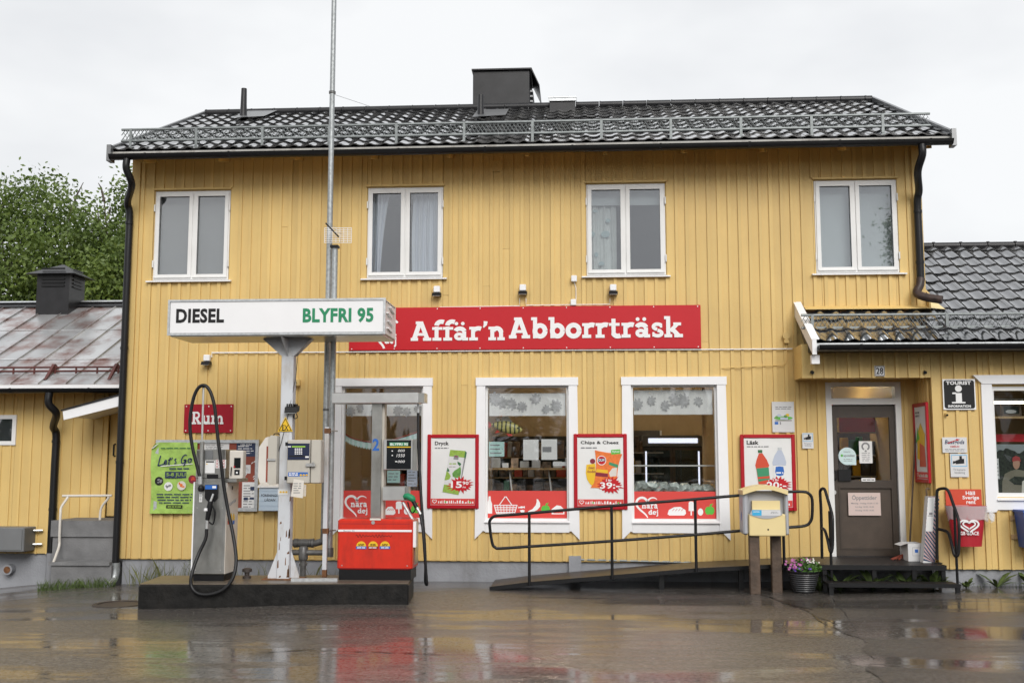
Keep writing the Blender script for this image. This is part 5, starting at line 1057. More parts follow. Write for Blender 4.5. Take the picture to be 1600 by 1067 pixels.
# ================================================================== ENTRANCE DOOR (in the main wall)
x0, z0, x1, z1 = DOOR
xa, xb = at(1304, 750, .0).x - .03, at(1401, 750, .0).x + .02
mb = MB(); zt = at(1350, 632, .0).z; zb = at(1350, 868, .0).z
mb.box(x0, x0 + .075, -.03, .12, z0, z1); mb.box(x1 - .075, x1, -.03, .12, z0, z1); mb.box(x0 + .075, x1 - .075, -.03, .12, z1 - .055, z1); mb.box(x0 + .075, x1 - .075, -.03, .12, zt, zt + .085)
ed = mb.build('entrance_frame', 'white_paint', house)
MB().box(x0 + .075, x1 - .075, .03, .036, zt + .085, z1 - .055).build('transom_pane', 'glass_door', ed)
dl0, dl1 = x0 + .077, x1 - .077; g = rc(1309, 652, 1391, 750, .02); lp = rc(1313, 761, 1396, 857, .02)
mb = MB(); mb.box(dl0, g[0], .02, .07, zb, zt - .002); mb.box(g[2], dl1, .02, .07, zb, zt - .002); mb.box(g[0], g[2], .02, .07, g[3], zt - .002); mb.box(g[0], g[2], .02, .07, lp[3], g[1]); mb.box(g[0], g[2], .02, .07, zb, lp[1])
ed2 = mb.build('entrance_door', 'door_brown', house)
MB().box(g[0], g[2], .04, .06, lp[1], lp[3]).build('door_panel', 'door_panel', ed2)
mb = MB(); frame(mb, lp[0] - .01, lp[1] - .01, lp[2] + .01, lp[3] + .01, .022, .012, .04); mb.build('panel_moulding', 'door_brown', ed2)
MB().box(g[0], g[2], .045, .051, g[1], g[3]).build('pane', 'glass_door', ed2)
b = rc(1309.5, 733, 1329, 751, .01); MB().box(b[0], b[2], -.012, .02, b[1], b[3]).build('lock_case', 'black_plastic', ed2)
p = at(1306, 742, -.02); MB().tube([(p.x, .02, p.z - .06), (p.x, -.045, p.z - .055), (p.x, -.045, p.z + .05), (p.x, .02, p.z + .055)], .012, 8).build('handle', 'black_metal', ed2); p = at(1305, 769, .0); MB().ell(p.x, p.z, .018, .028, .012, .008).build('key_plate', 'steel_bright', ed2)
MB().box(dl0, dl1, -.02, .1, zb - .04, zb).build('threshold', 'grate', ed2)
# sheets and stickers on the door
def sheet(name, label, cat, px, y, m='paper', th=.0015, group=None):
    b = rc(*px, y); t = thing(name, label, cat, (b[0], y, b[1]), group); MB().rect(*b, y, th).build('sheet', m, t); return t, b
t, b = sheet('opening_hours_sheet', 'pale pink sheet headed Öppettider on the brown entrance door', 'notice', (1325.5, 769.5, 1376, 805), .009, 'hour_pink')
text('Öppettider', 'grey_print', t, rc(1331, 772.5, 1370, 782.5, .008), .008, .012)
for py, s in ((784.8, 'Måndag - fredag 10.00-17.30'), (790.3, 'Lördag 10.00-14.00'), (795.8, 'Söndag 10.00-14.00')):
    w_ = 42 if 'fredag' in s else 29; text(s, 'grey_print', t, rc(1351 - w_ / 2, py, 1351 + w_ / 2, py + 3, .008), .008, .01)
t, b = sheet('door_notice', 'narrow white sheet with round emblem inside the door glass', 'notice', (1342.5, 689, 1363, 723.5), .0435); p = at(1352.5, 697.5, .04)
mb = MB(); mb.stroke(arc(p.x, p.z, .045, .045, -60, 240, 20), .022, .0425); mb.ell(p.x, p.z - .06, .015, .012, .0425); mb.build('emblem', 'grey_print', t); lines('grey_print', t, rc(1346, 706, 1360, 721, .04), .0425, 5, .3, .2)
p = at(1324, 712.5, .04); t = thing('pharmacy_sticker', 'round pale mint pharmacy sticker inside the door glass', 'sticker', (p.x, .043, p.z - .12)); MB().ell(p.x, p.z, .118, .118, .0435, .001, 28).build('disc', 'sticker_mint', t)
MB().rect(p.x + .03, p.z - .118, p.x + .116, p.z - .02, .0438, .001).build('corner', 'sticker_mint', t)
text('apoteket', 'grey_print', t, rc(1318, 709.5, 1335.5, 714.5, .04), .042, .02); text('Ombud för', 'grey_print', t, rc(1318, 704.3, 1329, 707, .04), .042); MB().ell(at(1315.5, 711.5, .04).x, at(1315, 711.5, .04).z, .016, .018, .042).build('print', 'apple_green', t); lines('grey_print', t, rc(1318, 716, 1332, 721, .04), .042, 2, .3, .2)
t, b = sheet('door_label', 'small white label strip at the lower edge of the door glass', 'label', (1346, 746.5, 1367.5, 752), .0095); lines('grey_print', t, rc(1348, 748, 1366, 750.6, .0095), .008, 1, .7, .1)
# house number
t, b = sheet('house_number', 'small white plate numbered 28 above the entrance', 'sign', (1366.5, 571.5, 1382.5, 587.5), AY - .05, 'white_trim', .008); mb = MB(); frame(mb, b[0] + .005, b[1] + .005, b[2] - .005, b[3] - .005, .006, AY - .0515, AY - .05); mb.build('border', 'black_print', t); text('28', 'black_print', t, rc(1369, 574.5, 1380, 584.7, AY - .05), AY - .0512, .02)

# ================================================================== SIGNS ON THE WALLS
WY = -.048
b = (at(546, 515, WY - .02).x, at(820, 546, WY).z, at(1095, 510, WY - .02).x, at(820, 479.3, WY).z)
sg = thing('shop_sign', "long red shop sign reading Affär'n Abborrträsk in white slab letters", 'sign', (b[0], WY, b[1]))
plate = MB().box(b[0], b[2], WY - .03, WY, b[1], b[3]).build('plate', 'sign_red', sg)
bb = rc(642.5, 499.5, 789, 532.5, WY); slab("Affär'n", 'white_print', plate, (bb[0], bb[1], bb[2], bb[3]), WY - .036)
bb = rc(795.5, 495.5, 1066.5, 529.5, WY); slab("Abborrträsk", 'white_print', plate, bb, WY - .036)
hc = rc(578, 496, 624, 541, WY); hx, hz_ = (hc[0] + hc[2]) / 2, (hc[1] + hc[3]) / 2
mb = MB(); mb.stroke(heart(hx, hz_, hc[2] - hc[0], hc[3] - hc[1], 48, 75, -178), [.03] * 49, WY - .032, .002); mb.build('logo', 'white_print', plate); slab('dej', 'white_print', plate, rc(601, 522, 620, 543, WY), WY - .034)
slab('nära', 'white_print', plate, rc(588, 507, 612, 520, WY), WY - .034)
k = 0
for x in [b[0] + .04 + i * (b[2] - b[0] - .08) / 8 for i in range(9)]:
    for z in (b[1] + .02, b[3] - .02): MB().ell(x, z, .008, .008, WY - .032, .002, 8).build('screw', 'white_print', plate)
t = rc(288, 631.5, 364.5, 676, WY); rs = thing('rum_sign', 'dark red sign reading Rum above the notice board', 'sign', (t[0], WY, t[1])); pl2 = MB().box(t[0], t[2], WY - .012, WY, t[1], t[3]).build('plate', 'dark_red', rs)
slab('Rum', 'white_print', pl2, rc(300, 643, 350, 663, WY), WY - .016)
for x in (t[0] + .03, (t[0] + t[2]) / 2, t[2] - .03):
    for z in (t[1] + .03, t[3] - .03): MB().ell(x, z, .009, .009, WY - .014, .002, 8).build('screw', 'white_print', pl2)
# sign floodlights and cables
def wall_lamp(px, py, label):
    p = at(px, py, -.06); t = thing('wall_floodlight', label, 'lamp', (p.x, -.05, p.z), 'black floodlights under white junction boxes')
    MB().cbox(p.x - .045, p.x + .045, -.11, -.044, p.z - .0, p.z + .09, .008).build('junction_box', 'white_trim', t); MB().prism([(-.16, p.z - .055), (-.05, p.z - .05), (-.05, p.z - .003), (-.13, p.z - .008)], 'x', p.x - .06, p.x + .06).build('housing', 'black_plastic', t)
    MB().prism([(-.158, p.z - .058), (-.05, p.z - .055), (-.05, p.z - .051), (-.158, p.z - .054)], 'x', p.x - .05, p.x + .05).build('lens', 'galv_light', t)
    return p
wall_lamp(683, 457.5, 'small black floodlight above the left part of the red shop sign'); wall_lamp(817, 455, 'small black floodlight above the middle of the red shop sign'); wall_lamp(958, 455, 'small black floodlight above the right part of the red shop sign'); wall_lamp(324, 564.5, 'small black floodlight on the wall above the Rum sign')
def cable(label, pts, r=.006, m='white_trim', y=-.058):
    tag(MB().tube([at(a, b_, y) for a, b_ in pts], r, 6).build('wall_cable', m), label, 'cable', 'cables clipped along the facade')
cable('white cable running along the facade below the red shop sign to the porch', [(331, 558), (331, 551), (547, 550), (900, 547), (1098, 546), (1238, 545)], .009)
cable('white cable along the top edge of the red shop sign', [(687, 480), (812, 478), (812, 466)], .006); cable('white cable at the sign top between two floodlights', [(822, 466), (822, 477), (953, 475.5), (953, 466)], .006)
cable('thin white cable between two junction boxes below upstairs window', [(897, 440), (900, 450), (900, 468)], .005)
for px, py, lb in ((897, 436, 'small white junction box below the upstairs window with leaf curtain'), (896, 473, 'small white junction box on the top edge of the red shop sign')):
    p = at(px, py, -.05); tag(MB().cbox(p.x - .04, p.x + .04, -.10, -.044, p.z - .045, p.z + .045, .008).build('junction_box', 'white_trim'), lb, 'junction box')
cable('yellow painted cable loop on the wall beside the porch', [(1128, 575), (1225, 570), (1229, 565), (1229, 536)], .006, 'yellow_paint')
p = at(464, 598, -.06); t = thing('wall_camera', 'small yellow wall box with a black lens behind the canopy post', 'camera', (p.x, -.05, p.z)); MB().cbox(p.x - .05, p.x + .05, -.12, -.044, p.z - .05, p.z + .05, .01).build('case', 'yellow_paint', t); MB().tube([(p.x - .01, -.12, p.z), (p.x - .01, -.15, p.z)], .022, 10).build('lens', 'black_plastic', t)
p = at(1228, 525, -.05); t = thing('wall_lamp_socket', 'yellow painted round socket on the wall beside the porch bargeboard', 'socket', (p.x, -.05, p.z)); MB().tube([(p.x, -.044, p.z), (p.x, -.09, p.z)], .05, 14).build('body', 'yellow_paint', t); MB().box(p.x - .03, p.x + .03, -.1, -.05, p.z - .1, p.z - .05).build('bracket', 'yellow_paint', t)

# notice board with papers
b = rc(243.5, 687, 404.5, 798, WY); nb = thing('notice_board', 'white framed red brown notice board with papers behind the diesel pump', 'notice board', (b[0], WY, b[1]))
MB().box(b[0] + .03, b[2] - .03, WY - .02, WY, b[1] + .03, b[3] - .03).build('backing', 'brick_red', nb); frame(MB(), b[0], b[1], b[2], b[3], .045, WY - .045, WY).build('frame', 'galv_light', nb)
def pinned(label, px, m='paper', hue=None, rows=6, head=None, y=WY - .022, fill=.35):
    t, q = sheet('pinned_paper', label, 'notice', px, y, m, .001, 'papers on the notice board'); 
    if rows: lines(hue or 'grey_print', t, (q[0] + .02, q[1] + .03, q[2] - .02, q[3] - (.03 if not head else .09)), y - .001, rows, fill, .35)
    if head: text(head, 'white_print' if m == 'navy_print' else 'black_print', t, (q[0] + .06, q[3] - .07, q[2] - .06, q[3] - .025), y - .001, .02)
    return t
t = pinned('dark navy poster headed HEJ-DÅd pinned at top right of the notice board', (369.5, 692, 400, 713), 'navy_print', 'white_print', 4, None); text('HEJ-DÅd', 'white_print', t, rc(376, 692.8, 393, 696.5, WY - .022), WY - .0235, .03)
pinned('white typed paper behind the pump display on the notice board', (319, 691, 358, 718), rows=8); pinned('white typed sheet at the lower right of the notice board', (378, 753, 400, 797), rows=9); pinned('small white card pinned in the middle of the red board', (380, 726, 391.5, 739.5), 'card_white', rows=3)
mb = MB(); 
for px, py, w_, h_ in ((395, 763, .07, .05), (384, 779, .06, .04), (393.5, 778.5, .06, .03)): p = at(px, py, WY - .024); mb.rect(p.x - w_ / 2, p.z - h_ / 2, p.x + w_ / 2, p.z + h_ / 2, WY - .0245)
tag(mb.build('paper_photo', 'navy_print'), 'three small dark pictures on the lower sheet of the notice board', 'picture')
for i, (px, py) in enumerate(((394, 723), (397.5, 721), (384.5, 741), (396.5, 744), (397, 747.5))):
    p = at(px, py, WY - .022); tag(MB().poly([(p.x - .016, p.z - .01), (p.x - .004, p.z - .014), (p.x + .016, p.z + .008), (p.x + .004, p.z + .012)], WY - .0225, .001).build('paper_scrap', 'paper'), 'torn white paper scrap left on the red notice board', 'paper scrap', 'paper scraps on the notice board')
# green festival poster
b = rc(236.5, 691, 307, 802, WY - .05); gp = thing('green_poster', "wrinkled lime green poster reading Let's Go over the notice board", 'poster', (b[0], WY - .05, b[1]))
mb = MB(); mb.smooth = True; q = random.Random(2); nx, nz = 14, 20; gy = {}
for j in range(nz + 1):
    for i in range(nx + 1):
        u, v = i / nx, j / nz; dy = .006 * math.sin(u * 9 + v * 7) + .005 * math.sin(v * 17 - u * 5) + q.uniform(-.002, .002); cur = max(0, .10 - math.hypot(u, 1 - v)) * .8
        mb.v.append((b[0] + (b[2] - b[0]) * u + .02 * (1 - v) * -.5 + .012 * math.sin(v * 6) * (u < .05) + cur * .5, WY - .053 + dy - cur * .6, b[1] + (b[3] - b[1]) * v - cur * .5))
mb.f = [(j * (nx + 1) + i, j * (nx + 1) + i + 1, (j + 1) * (nx + 1) + i + 1, (j + 1) * (nx + 1) + i) for j in range(nz) for i in range(nx)]
ps = mb.build('sheet', 'poster_green', gp); gyy = WY - .067
MB().poly([(b[0] - .01, b[3] - .09), (b[0] + .05, b[3] - .04), (b[0] + .11, b[3] - .005), (b[0] + .03, b[3] - .075)], WY - .075, .001).build('curled_corner', 'paper', gp)
def script(pts, wd, m='navy_print', y=None):
    P = [at(230 + x / 5.62, 620 + z / 5.62, WY - .06) for x, z in pts]; mb = MB(); mb.stroke([(p.x, p.z) for p in crom(P, 5)], wd, y or gyy); return mb
mb = MB()
for pts in ([(120, 515), (112, 540), (100, 590), (96, 602), (120, 598), (148, 586)], [(148, 580), (162, 575), (172, 562), (165, 555), (154, 568), (156, 590), (176, 582)], [(205, 530), (196, 560), (188, 588), (200, 588)], [(184, 555), (215, 545)], [(222, 530), (219, 545)], [(258, 540), (244, 550), (252, 565), (254, 580), (238, 585)], [(350, 512), (330, 510), (306, 540), (302, 575), (318, 582), (338, 560), (322, 556), (342, 553), (332, 590), (318, 605)], [(384, 540), (366, 545), (360, 565), (372, 575), (388, 560), (384, 542), (395, 548)]):
    script(pts, .016).build('lettering', 'navy_print', gp)
script([(120, 608), (220, 600), (330, 592), (400, 586)], .012, y=gyy + .001).build('brush_stroke', 'paper', gp)
def gb(x0_, y0_, x1_, y1_): return rc(230 + x0_ / 5.62, 620 + y0_ / 5.62, 230 + x1_ / 5.62, 620 + y1_ / 5.62, WY - .06)
q_ = gb(158, 655, 345, 712); bd = MB().rect(*q_, gyy).build('date_panel', 'navy_print', gp); text('5-8 JULI', 'leaf_print', bd, gb(170, 665, 338, 704), gyy - .001, .02)
lines('navy_print', gp, gb(190, 618, 385, 640), gyy, 1, .5, .05); lines('navy_print', gp, gb(80, 842, 400, 940), gyy, 4, .35, .2); q_ = gb(168, 948, 310, 976); bd = MB().rect(*q_, gyy).build('date_panel', 'black_print', gp); lines('leaf_print', bd, gb(180, 955, 300, 970), gyy - .001, 1, .7, .05); lines('deep_green', gp, gb(110, 440, 390, 460), gyy, 1, .4, .1)
for cx_, cy_, r_, m1, m2 in ((105, 738, 40, 'black_print', 'grey_print'), (187, 785, 40, 'paper', 'grey_print'), (303, 778, 42, 'paper_cream', 'orange_print'), (398, 722, 38, 'maroon_print', 'soda_red')):
    p = at(230 + cx_ / 5.62, 620 + cy_ / 5.62, WY - .06); rr_ = r_ / 5.62 * .0085; MB().ell(p.x, p.z, rr_, rr_, gyy).build('photo_disc', m1, gp); qq = random.Random(cx_); mb = MB()
    for _ in range(6): mb.ell(p.x + qq.uniform(-.5, .5) * rr_, p.z + qq.uniform(-.5, .5) * rr_, rr_ * qq.uniform(.15, .35), rr_ * qq.uniform(.1, .3), gyy - .001 - _ * .0001, 0, 9)
    mb.build('photo_detail', m2, gp)
# association box
b = rc(405, 757, 437, 798, -.22); fb = thing('association_box', 'pale blue wooden letter box marked FÖRENINGS LÅDAN behind the canopy post', 'letter box', (b[0], -.05, b[1]))
MB().box(b[0], b[2], -.22, -.048, b[1], b[3] - .03).build('body', 'pale_blue', fb)
for k in range(5): z = b[1] + k * (b[3] - .03 - b[1]) / 5; MB().box(b[0] - .002, b[2] + .002, -.226, -.2205, z + .004, z + (b[3] - .03 - b[1]) / 5 - .004).build('plank', 'pale_blue', fb)
MB().prism([(-.25, b[3] - .04), (-.048, b[3] + .02), (-.048, b[3] + .035), (-.25, b[3] - .02)], 'x', b[0] - .02, b[2] + .02).build('lid', 'white_paint', fb)
text('FÖRENINGS', 'black_print', fb, rc(408, 771, 434, 775.5, -.22), -.2275, .02, shear=.15); text('LÅDAN', 'black_print', fb, rc(413.5, 778, 430.5, 782.5, -.22), -.2275, .02, shear=.15)

# ---- framed offer posters
def offer(label, px, head, sub, y=WY, rz=0.0, loc=None, wh=None):
    if loc is None: b = rc(*px, y - .03); wd_, hg = b[2] - b[0], b[3] - b[1]; loc = ((b[0] + b[2]) / 2, y, b[1])
    else: wd_, hg = wh
    t = thing('offer_poster', label, 'poster', loc, 'red framed offer posters', rz, local=True)
    x0, x1 = -wd_ / 2, wd_ / 2; f_ = .05
    MB().box(x0 + .02, x1 - .02, -.02, 0, .02, hg - .02).build('backing', 'shelf_white', t)
    for nm, bx_ in (('frame', (x0, x0 + f_, 0, hg)), ('frame', (x1 - f_, x1, 0, hg)), ('frame', (x0 + f_, x1 - f_, 0, f_)), ('frame', (x0 + f_, x1 - f_, hg - f_, hg))):
        mbb = MB(); X0, X1, Z0, Z1 = bx_; mbb.cbox(X0, X1, -.038, -.001, Z0, Z1, .008); mbb.build('frame', 'red_frame', t)
    mb = MB(); mb.smooth = True; q = random.Random(len(head)); n_ = 16
    for j in range(n_ + 1):
        for i in range(n_ + 1): mb.v.append((x0 + f_ + (wd_ - 2 * f_) * i / n_, -.0235 + .0016 * math.sin(i * .9 + j * 1.3) * math.sin(j * .7) + q.uniform(-.0006, .0006), f_ + (hg - 2 * f_) * j / n_))
    mb.f = [(j * (n_ + 1) + i, j * (n_ + 1) + i + 1, (j + 1) * (n_ + 1) + i + 1, (j + 1) * (n_ + 1) + i) for j in range(n_) for i in range(n_)]
    mb.build('sheet', 'paper', t)
    U = lambda u, v: (x0 + wd_ * u, hg * v)
    def box_(u0, v0, u1, v1): return (*U(u0, v0), *U(u1, v1))
    bb = box_(.075, .055, .925, .135); bn = MB().rect(*bb, -.027, .001).build('bottom_band', 'banner_red', t)
    mb = MB(); mb.stroke(heart((bb[0] + .05), (bb[1] + bb[3]) / 2 + .004, .06, .05, 20, 15, 345), .008, -.0282); q = random.Random(3); x = bb[0] + .10
    while x < bb[2] - .03: w_ = q.uniform(.01, .035); h_ = q.uniform(.018, .05); mb.poly([(x, bb[1] + .018), (x + w_, bb[1] + .018), (x + w_ * .8, bb[1] + .018 + h_), (x + w_ * .2, bb[1] + .018 + h_ * q.uniform(.5, 1))], -.0283); x += w_ + .01
    mb.build('print', 'white_print', bn); mb = MB()
    for u in (.36, .83): p = U(u, .09); mb.ell(p[0], p[1], .012, .012, -.0286)
    mb.build('print', 'apple_green', bn)
    return t, U, box_
YP = -.027
def poly_u(t, U, pts, m, y, name='print'): return MB().poly([U(*p) for p in pts], y, .0006).build(name, m, t)
def price(t, U, box_, cu, cv, ru, rv, s, pre=None, suf=None, seed=1):
    c = U(cu, cv); e = U(cu + ru, cv + rv); bs = MB().poly(burst(c[0], c[1], e[0] - c[0], e[1] - c[1], 19, seed), -.0305, .0006).build('price_burst', 'sign_red', t); return bs
t, U, B = offer('red framed poster headed Dryck with a green pear drink carton', (667.5, 678.5, 748, 794.5), 'Dryck', '')
text('Dryck', 'black_print', t, B(.145, .84, .415, .905), YP, .03); lines('grey_print', t, B(.145, .805, .41, .825), YP, 1, .7, .02)
R8 = lambda x, z: (x / 698 * 1.054 - .026, (1067 - z) / 1067 * 1.12 - .052)    # zoomed crop -> poster fractions
def Q(*pts): return [R8(*p) for p in pts]
poly_u(t, U, Q((312, 262), (505, 278), (420, 842), (216, 802)), 'card_white', -.0285, 'carton'); poly_u(t, U, Q((505, 278), (525, 298), (462, 640), (440, 790), (420, 842)), 'grey_print', -.0287, 'carton')
poly_u(t, U, Q((312, 262), (505, 278), (492, 365), (298, 345)), 'leaf_print', -.0291, 'carton'); poly_u(t, U, Q((505, 278), (525, 298), (512, 375), (492, 365)), 'deep_green', -.0291, 'carton'); poly_u(t, U, Q((234, 708), (300, 715), (440, 740), (420, 842), (216, 802)), 'leaf_print', -.0291, 'carton')
poly_u(t, U, Q((362, 332), (422, 338), (416, 392), (354, 386)), 'grey_print', -.0293, 'logo'); poly_u(t, U, Q((370, 340), (410, 344), (408, 358), (368, 354)), 'maroon_print', -.0295, 'logo')
poly_u(t, U, Q((442, 478), (418, 500), (370, 530), (340, 565), (345, 605), (385, 625), (440, 620), (452, 560), (450, 500)), 'pear_green', -.0293, 'pear'); poly_u(t, U, Q((268, 535), (300, 565), (320, 600), (305, 640), (270, 652), (240, 655)), 'leaf_print', -.0293, 'pear'); poly_u(t, U, Q((405, 412), (440, 430), (455, 445), (440, 475), (425, 462), (408, 445)), 'deep_green', -.0295, 'leaf'); poly_u(t, U, Q((278, 490), (300, 520), (302, 545), (268, 540)), 'deep_green', -.0295, 'leaf')
lines('leaf_print', t, (*U(*R8(300, 455)), *U(*R8(390, 430))), -.0293, 1, .6, .02); lines('grey_print', t, (*U(*R8(295, 492)), *U(*R8(380, 472))), -.0293, 1, .4, .02)
c = R8(440, 712); bs = price(t, U, B, c[0], c[1], .25, .105, '', seed=5); text('15', 'white_print', bs, (*U(*R8(322, 752)), *U(*R8(465, 668))), -.0315, .028); text('90', 'white_print', bs, (*U(*R8(472, 712)), *U(*R8(550, 668))), -.0315, .025); text('/st', 'white_print', bs, (*U(*R8(472, 752)), *U(*R8(515, 730))), -.0315, .02)
# chips poster
t, U, B = offer('red framed poster headed Chips & Cheez with an orange snack bag', (896.5, 677.5, 980, 796), 'Chips', '')
R8 = lambda x, z: (x / 739 * 1.07 + .0, (1067 - z) / 1067 * 1.10 - .04)
text('Chips & Cheez', 'black_print', t, (*U(*R8(92, 202)), *U(*R8(585, 150))), YP, .025); lines('grey_print', t, (*U(*R8(92, 252)), *U(*R8(305, 226))), YP, 1, .6, .02)
poly_u(t, U, Q((165, 455), (280, 440), (290, 690), (230, 722), (200, 690), (170, 640), (155, 560)), 'yellow_print', -.0284, 'bag'); poly_u(t, U, Q((275, 270), (430, 300), (630, 320), (600, 390), (575, 480), (555, 640), (540, 760), (215, 750), (260, 690), (285, 560), (290, 400)), 'orange_print', -.0288, 'bag')
text('cheez\ndoodles', 'maroon_print', t, (*U(*R8(175, 560)), *U(*R8(284, 475))), -.0287, .02)
mb = MB(); c = U(*R8(362, 400)); mb.ell(c[0], c[1], .062, .065, -.0292); mb.build('logo', 'white_print', t); mb = MB(); mb.ell(c[0], c[1], .053, .056, -.0295); mb.build('logo', 'sign_red', t); mb = MB(); mb.poly([(c[0] - .05, c[1] - .02), (c[0] + .05, c[1] - .012), (c[0] + .048, c[1] + .03), (c[0] - .048, c[1] + .022)], -.0297); mb.build('logo', 'navy_print', t); text('OLW', 'white_print', t, (c[0] - .042, c[1] - .014, c[0] + .042, c[1] + .022), -.0301, .03)
mb = MB(); c = U(*R8(245, 410)); mb.ell(c[0], c[1], .036, .034, -.0286); mb.build('logo', 'maroon_print', t); text('OLW', 'white_print', t, (c[0] - .026, c[1] - .01, c[0] + .022, c[1] + .012), -.0287, .03) if False else None
poly_u(t, U, Q((298, 510), (440, 525), (442, 565), (285, 548)), 'yellow_print', -.0293, 'bag_print'); poly_u(t, U, Q((285, 552), (442, 570), (440, 615), (275, 600)), 'maroon_print', -.0293, 'bag_print'); poly_u(t, U, Q((460, 420), (575, 455), (568, 498), (455, 455)), 'label_green', -.0293, 'bag_print'); poly_u(t, U, Q((500, 500), (560, 490), (552, 600), (470, 610), (455, 560)), 'paper_cream', -.0293, 'bag_print')
poly_u(t, U, Q((485, 265), (605, 258), (607, 315), (487, 326)), 'apple_green', -.0296, 'new_label'); text('Nyhet!', 'white_print', t, (*U(*R8(500, 304)), *U(*R8(592, 276))), -.0304, .02)
c = R8(465, 715); bs = price(t, U, B, c[0], c[1], .25, .115, '', seed=8); text('39:-', 'white_print', bs, (*U(*R8(338, 762)), *U(*R8(592, 678))), -.0315, .028); text('2 för', 'white_print', bs, (*U(*R8(412, 668)), *U(*R8(492, 640))), -.0315, .03)
# soda poster
t, U, B = offer('red framed poster headed Läsk with two soda bottles behind the mailbox', (1157.5, 678.5, 1243.5, 798), 'Läsk', '')
R8 = lambda x, z: (x / 821 * 1.163 - .085, (1067 - z) / 1067 * 1.088 - .005)
text('Läsk', 'black_print', t, (*U(*R8(145, 212)), *U(*R8(300, 160))), YP, .03); lines('grey_print', t, (*U(*R8(145, 250)), *U(*R8(435, 228))), YP, 1, .6, .02)
poly_u(t, U, Q((300, 325), (345, 325), (400, 410), (428, 480), (410, 520), (425, 600), (400, 720), (285, 720), (262, 540), (248, 480), (270, 400)), 'soda_red', -.0285, 'bottle'); poly_u(t, U, Q((288, 282), (343, 280), (343, 318), (288, 318)), 'deep_green', -.029, 'cap'); poly_u(t, U, Q((262, 518), (420, 505), (430, 660), (285, 690)), 'label_green', -.029, 'bottle_label'); poly_u(t, U, Q((272, 630), (430, 615), (432, 645), (278, 655)), 'soda_red', -.0293, 'bottle_label')
poly_u(t, U, Q((543, 285), (593, 285), (625, 360), (648, 440), (640, 480), (475, 480), (470, 440), (500, 350)), 'clear_blue', -.0285, 'bottle'); poly_u(t, U, Q((543, 250), (595, 250), (595, 284), (543, 284)), 'galv_light', -.029, 'cap'); poly_u(t, U, Q((480, 482), (640, 482), (630, 720), (490, 720)), 'paper', -.0284, 'bottle')
poly_u(t, U, Q((510, 498), (560, 492), (608, 498), (618, 560), (605, 605), (560, 615), (515, 605), (502, 560)), 'blue_print', -.0293, 'bottle_label'); lines('white_print', t, (*U(*R8(515, 590)), *U(*R8(605, 560))), -.03, 1, .6, .02)
c = R8(530, 725); bs = price(t, U, B, c[0], c[1], .25, .105, '', seed=12); text('20:-', 'white_print', bs, (*U(*R8(388, 775)), *U(*R8(640, 690))), -.0315, .028); text('2 för', 'white_print', bs, (*U(*R8(465, 680)), *U(*R8(545, 652))), -.0315, .03)
# poster on the recess side wall (faces left)
zlo, zhi = at(1455, 755, -.55).z, at(1455, 628, -.55).z
t, U, B = offer('red framed offer poster on the side wall of the entrance recess', None, 'Glass', '', rz=-math.pi / 2, loc=(AX0 - .04, -.30, zlo), wh=(.56, zhi - zlo))
poly_u(t, U, [(.2, .3), (.7, .25), (.8, .6), (.5, .75), (.25, .6)], 'yellow_print', -.0285); poly_u(t, U, [(.35, .2), (.8, .2), (.75, .45), (.4, .5)], 'soda_red', -.0291); poly_u(t, U, [(.15, .5), (.4, .55), (.3, .7)], 'apple_green', -.0294); lines('grey_print', t, B(.15, .82, .5, .9), YP, 2, .6, .3)

# small wall plaques
t, b = sheet('project_plaque', 'white plaque with blue EU flag and cartoon landscape above the Läsk poster', 'sign', (1206.5, 627.5, 1241, 675), WY - .004, 'card_white', .004); y = WY - .0055
lines('grey_print', t, rc(1210, 634.5, 1238, 640, y), y, 2, .4, .2); MB().rect(*rc(1210.5, 658.8, 1216, 663, y), y).build('flag', 'blue_print', t); MB().rect(*rc(1218.5, 659, 1220.3, 663, y), y).build('emblem', 'grey_print', t)
p = at(1224, 653, y); mb = MB(); mb.ell(p.x, p.z, .125, .025, y); mb.build('landscape', 'apple_green', t); mb = MB(); mb.rect(p.x - .04, p.z - .022, p.x + .06, p.z + .012, y - .0005); mb.ell(p.x - .055, p.z + .035, .03, .02, y - .0005); mb.build('landscape', 'clear_blue', t); mb = MB(); mb.ell(p.x + .055, p.z + .04, .025, .02, y - .001); mb.build('landscape', 'yellow_print', t); mb = MB(); mb.ell(p.x + .03, p.z + .022, .025, .02, y - .0015); mb.ell(p.x - .09, p.z + .01, .02, .02, y - .0015); mb.build('landscape', 'pear_green', t); MB().rect(p.x - .11, p.z - .038, p.x + .11, p.z - .028, y - .0016).build('landscape', 'board_wood', t)
def tvsign(label, px, y):
    t, b = sheet('camera_sign', label, 'sign', px, y, 'card_white', .003, 'camera surveillance signs'); w_, h_ = b[2] - b[0], b[3] - b[1]; yy = y - .001
    mb = MB(); mb.stroke([(b[0] + w_ * .08, b[1] + h_ * .46), (b[2] - w_ * .08, b[1] + h_ * .46), (b[2] - w_ * .08, b[3] - h_ * .06), (b[0] + w_ * .08, b[3] - h_ * .06)], w_ * .04, yy, closed=True); mb.build('border', 'sky_blue', t)
    P = lambda u, v: (b[0] + w_ * u, b[1] + h_ * v); mb = MB(); mb.poly([P(.3, .55), (P(.78, .58)), P(.78, .78), P(.66, .78), P(.66, .90), P(.52, .90), P(.52, .76), P(.3, .70)], yy - .0003); mb.poly([P(.15, .56), P(.3, .6), P(.3, .68), P(.15, .68)], yy - .0005); mb.build('pictogram', 'black_print', t)
    text('TV-kamera-\nbevakning', 'grey_print', t, (*P(.15, .12), *P(.85, .36)), yy, .01)
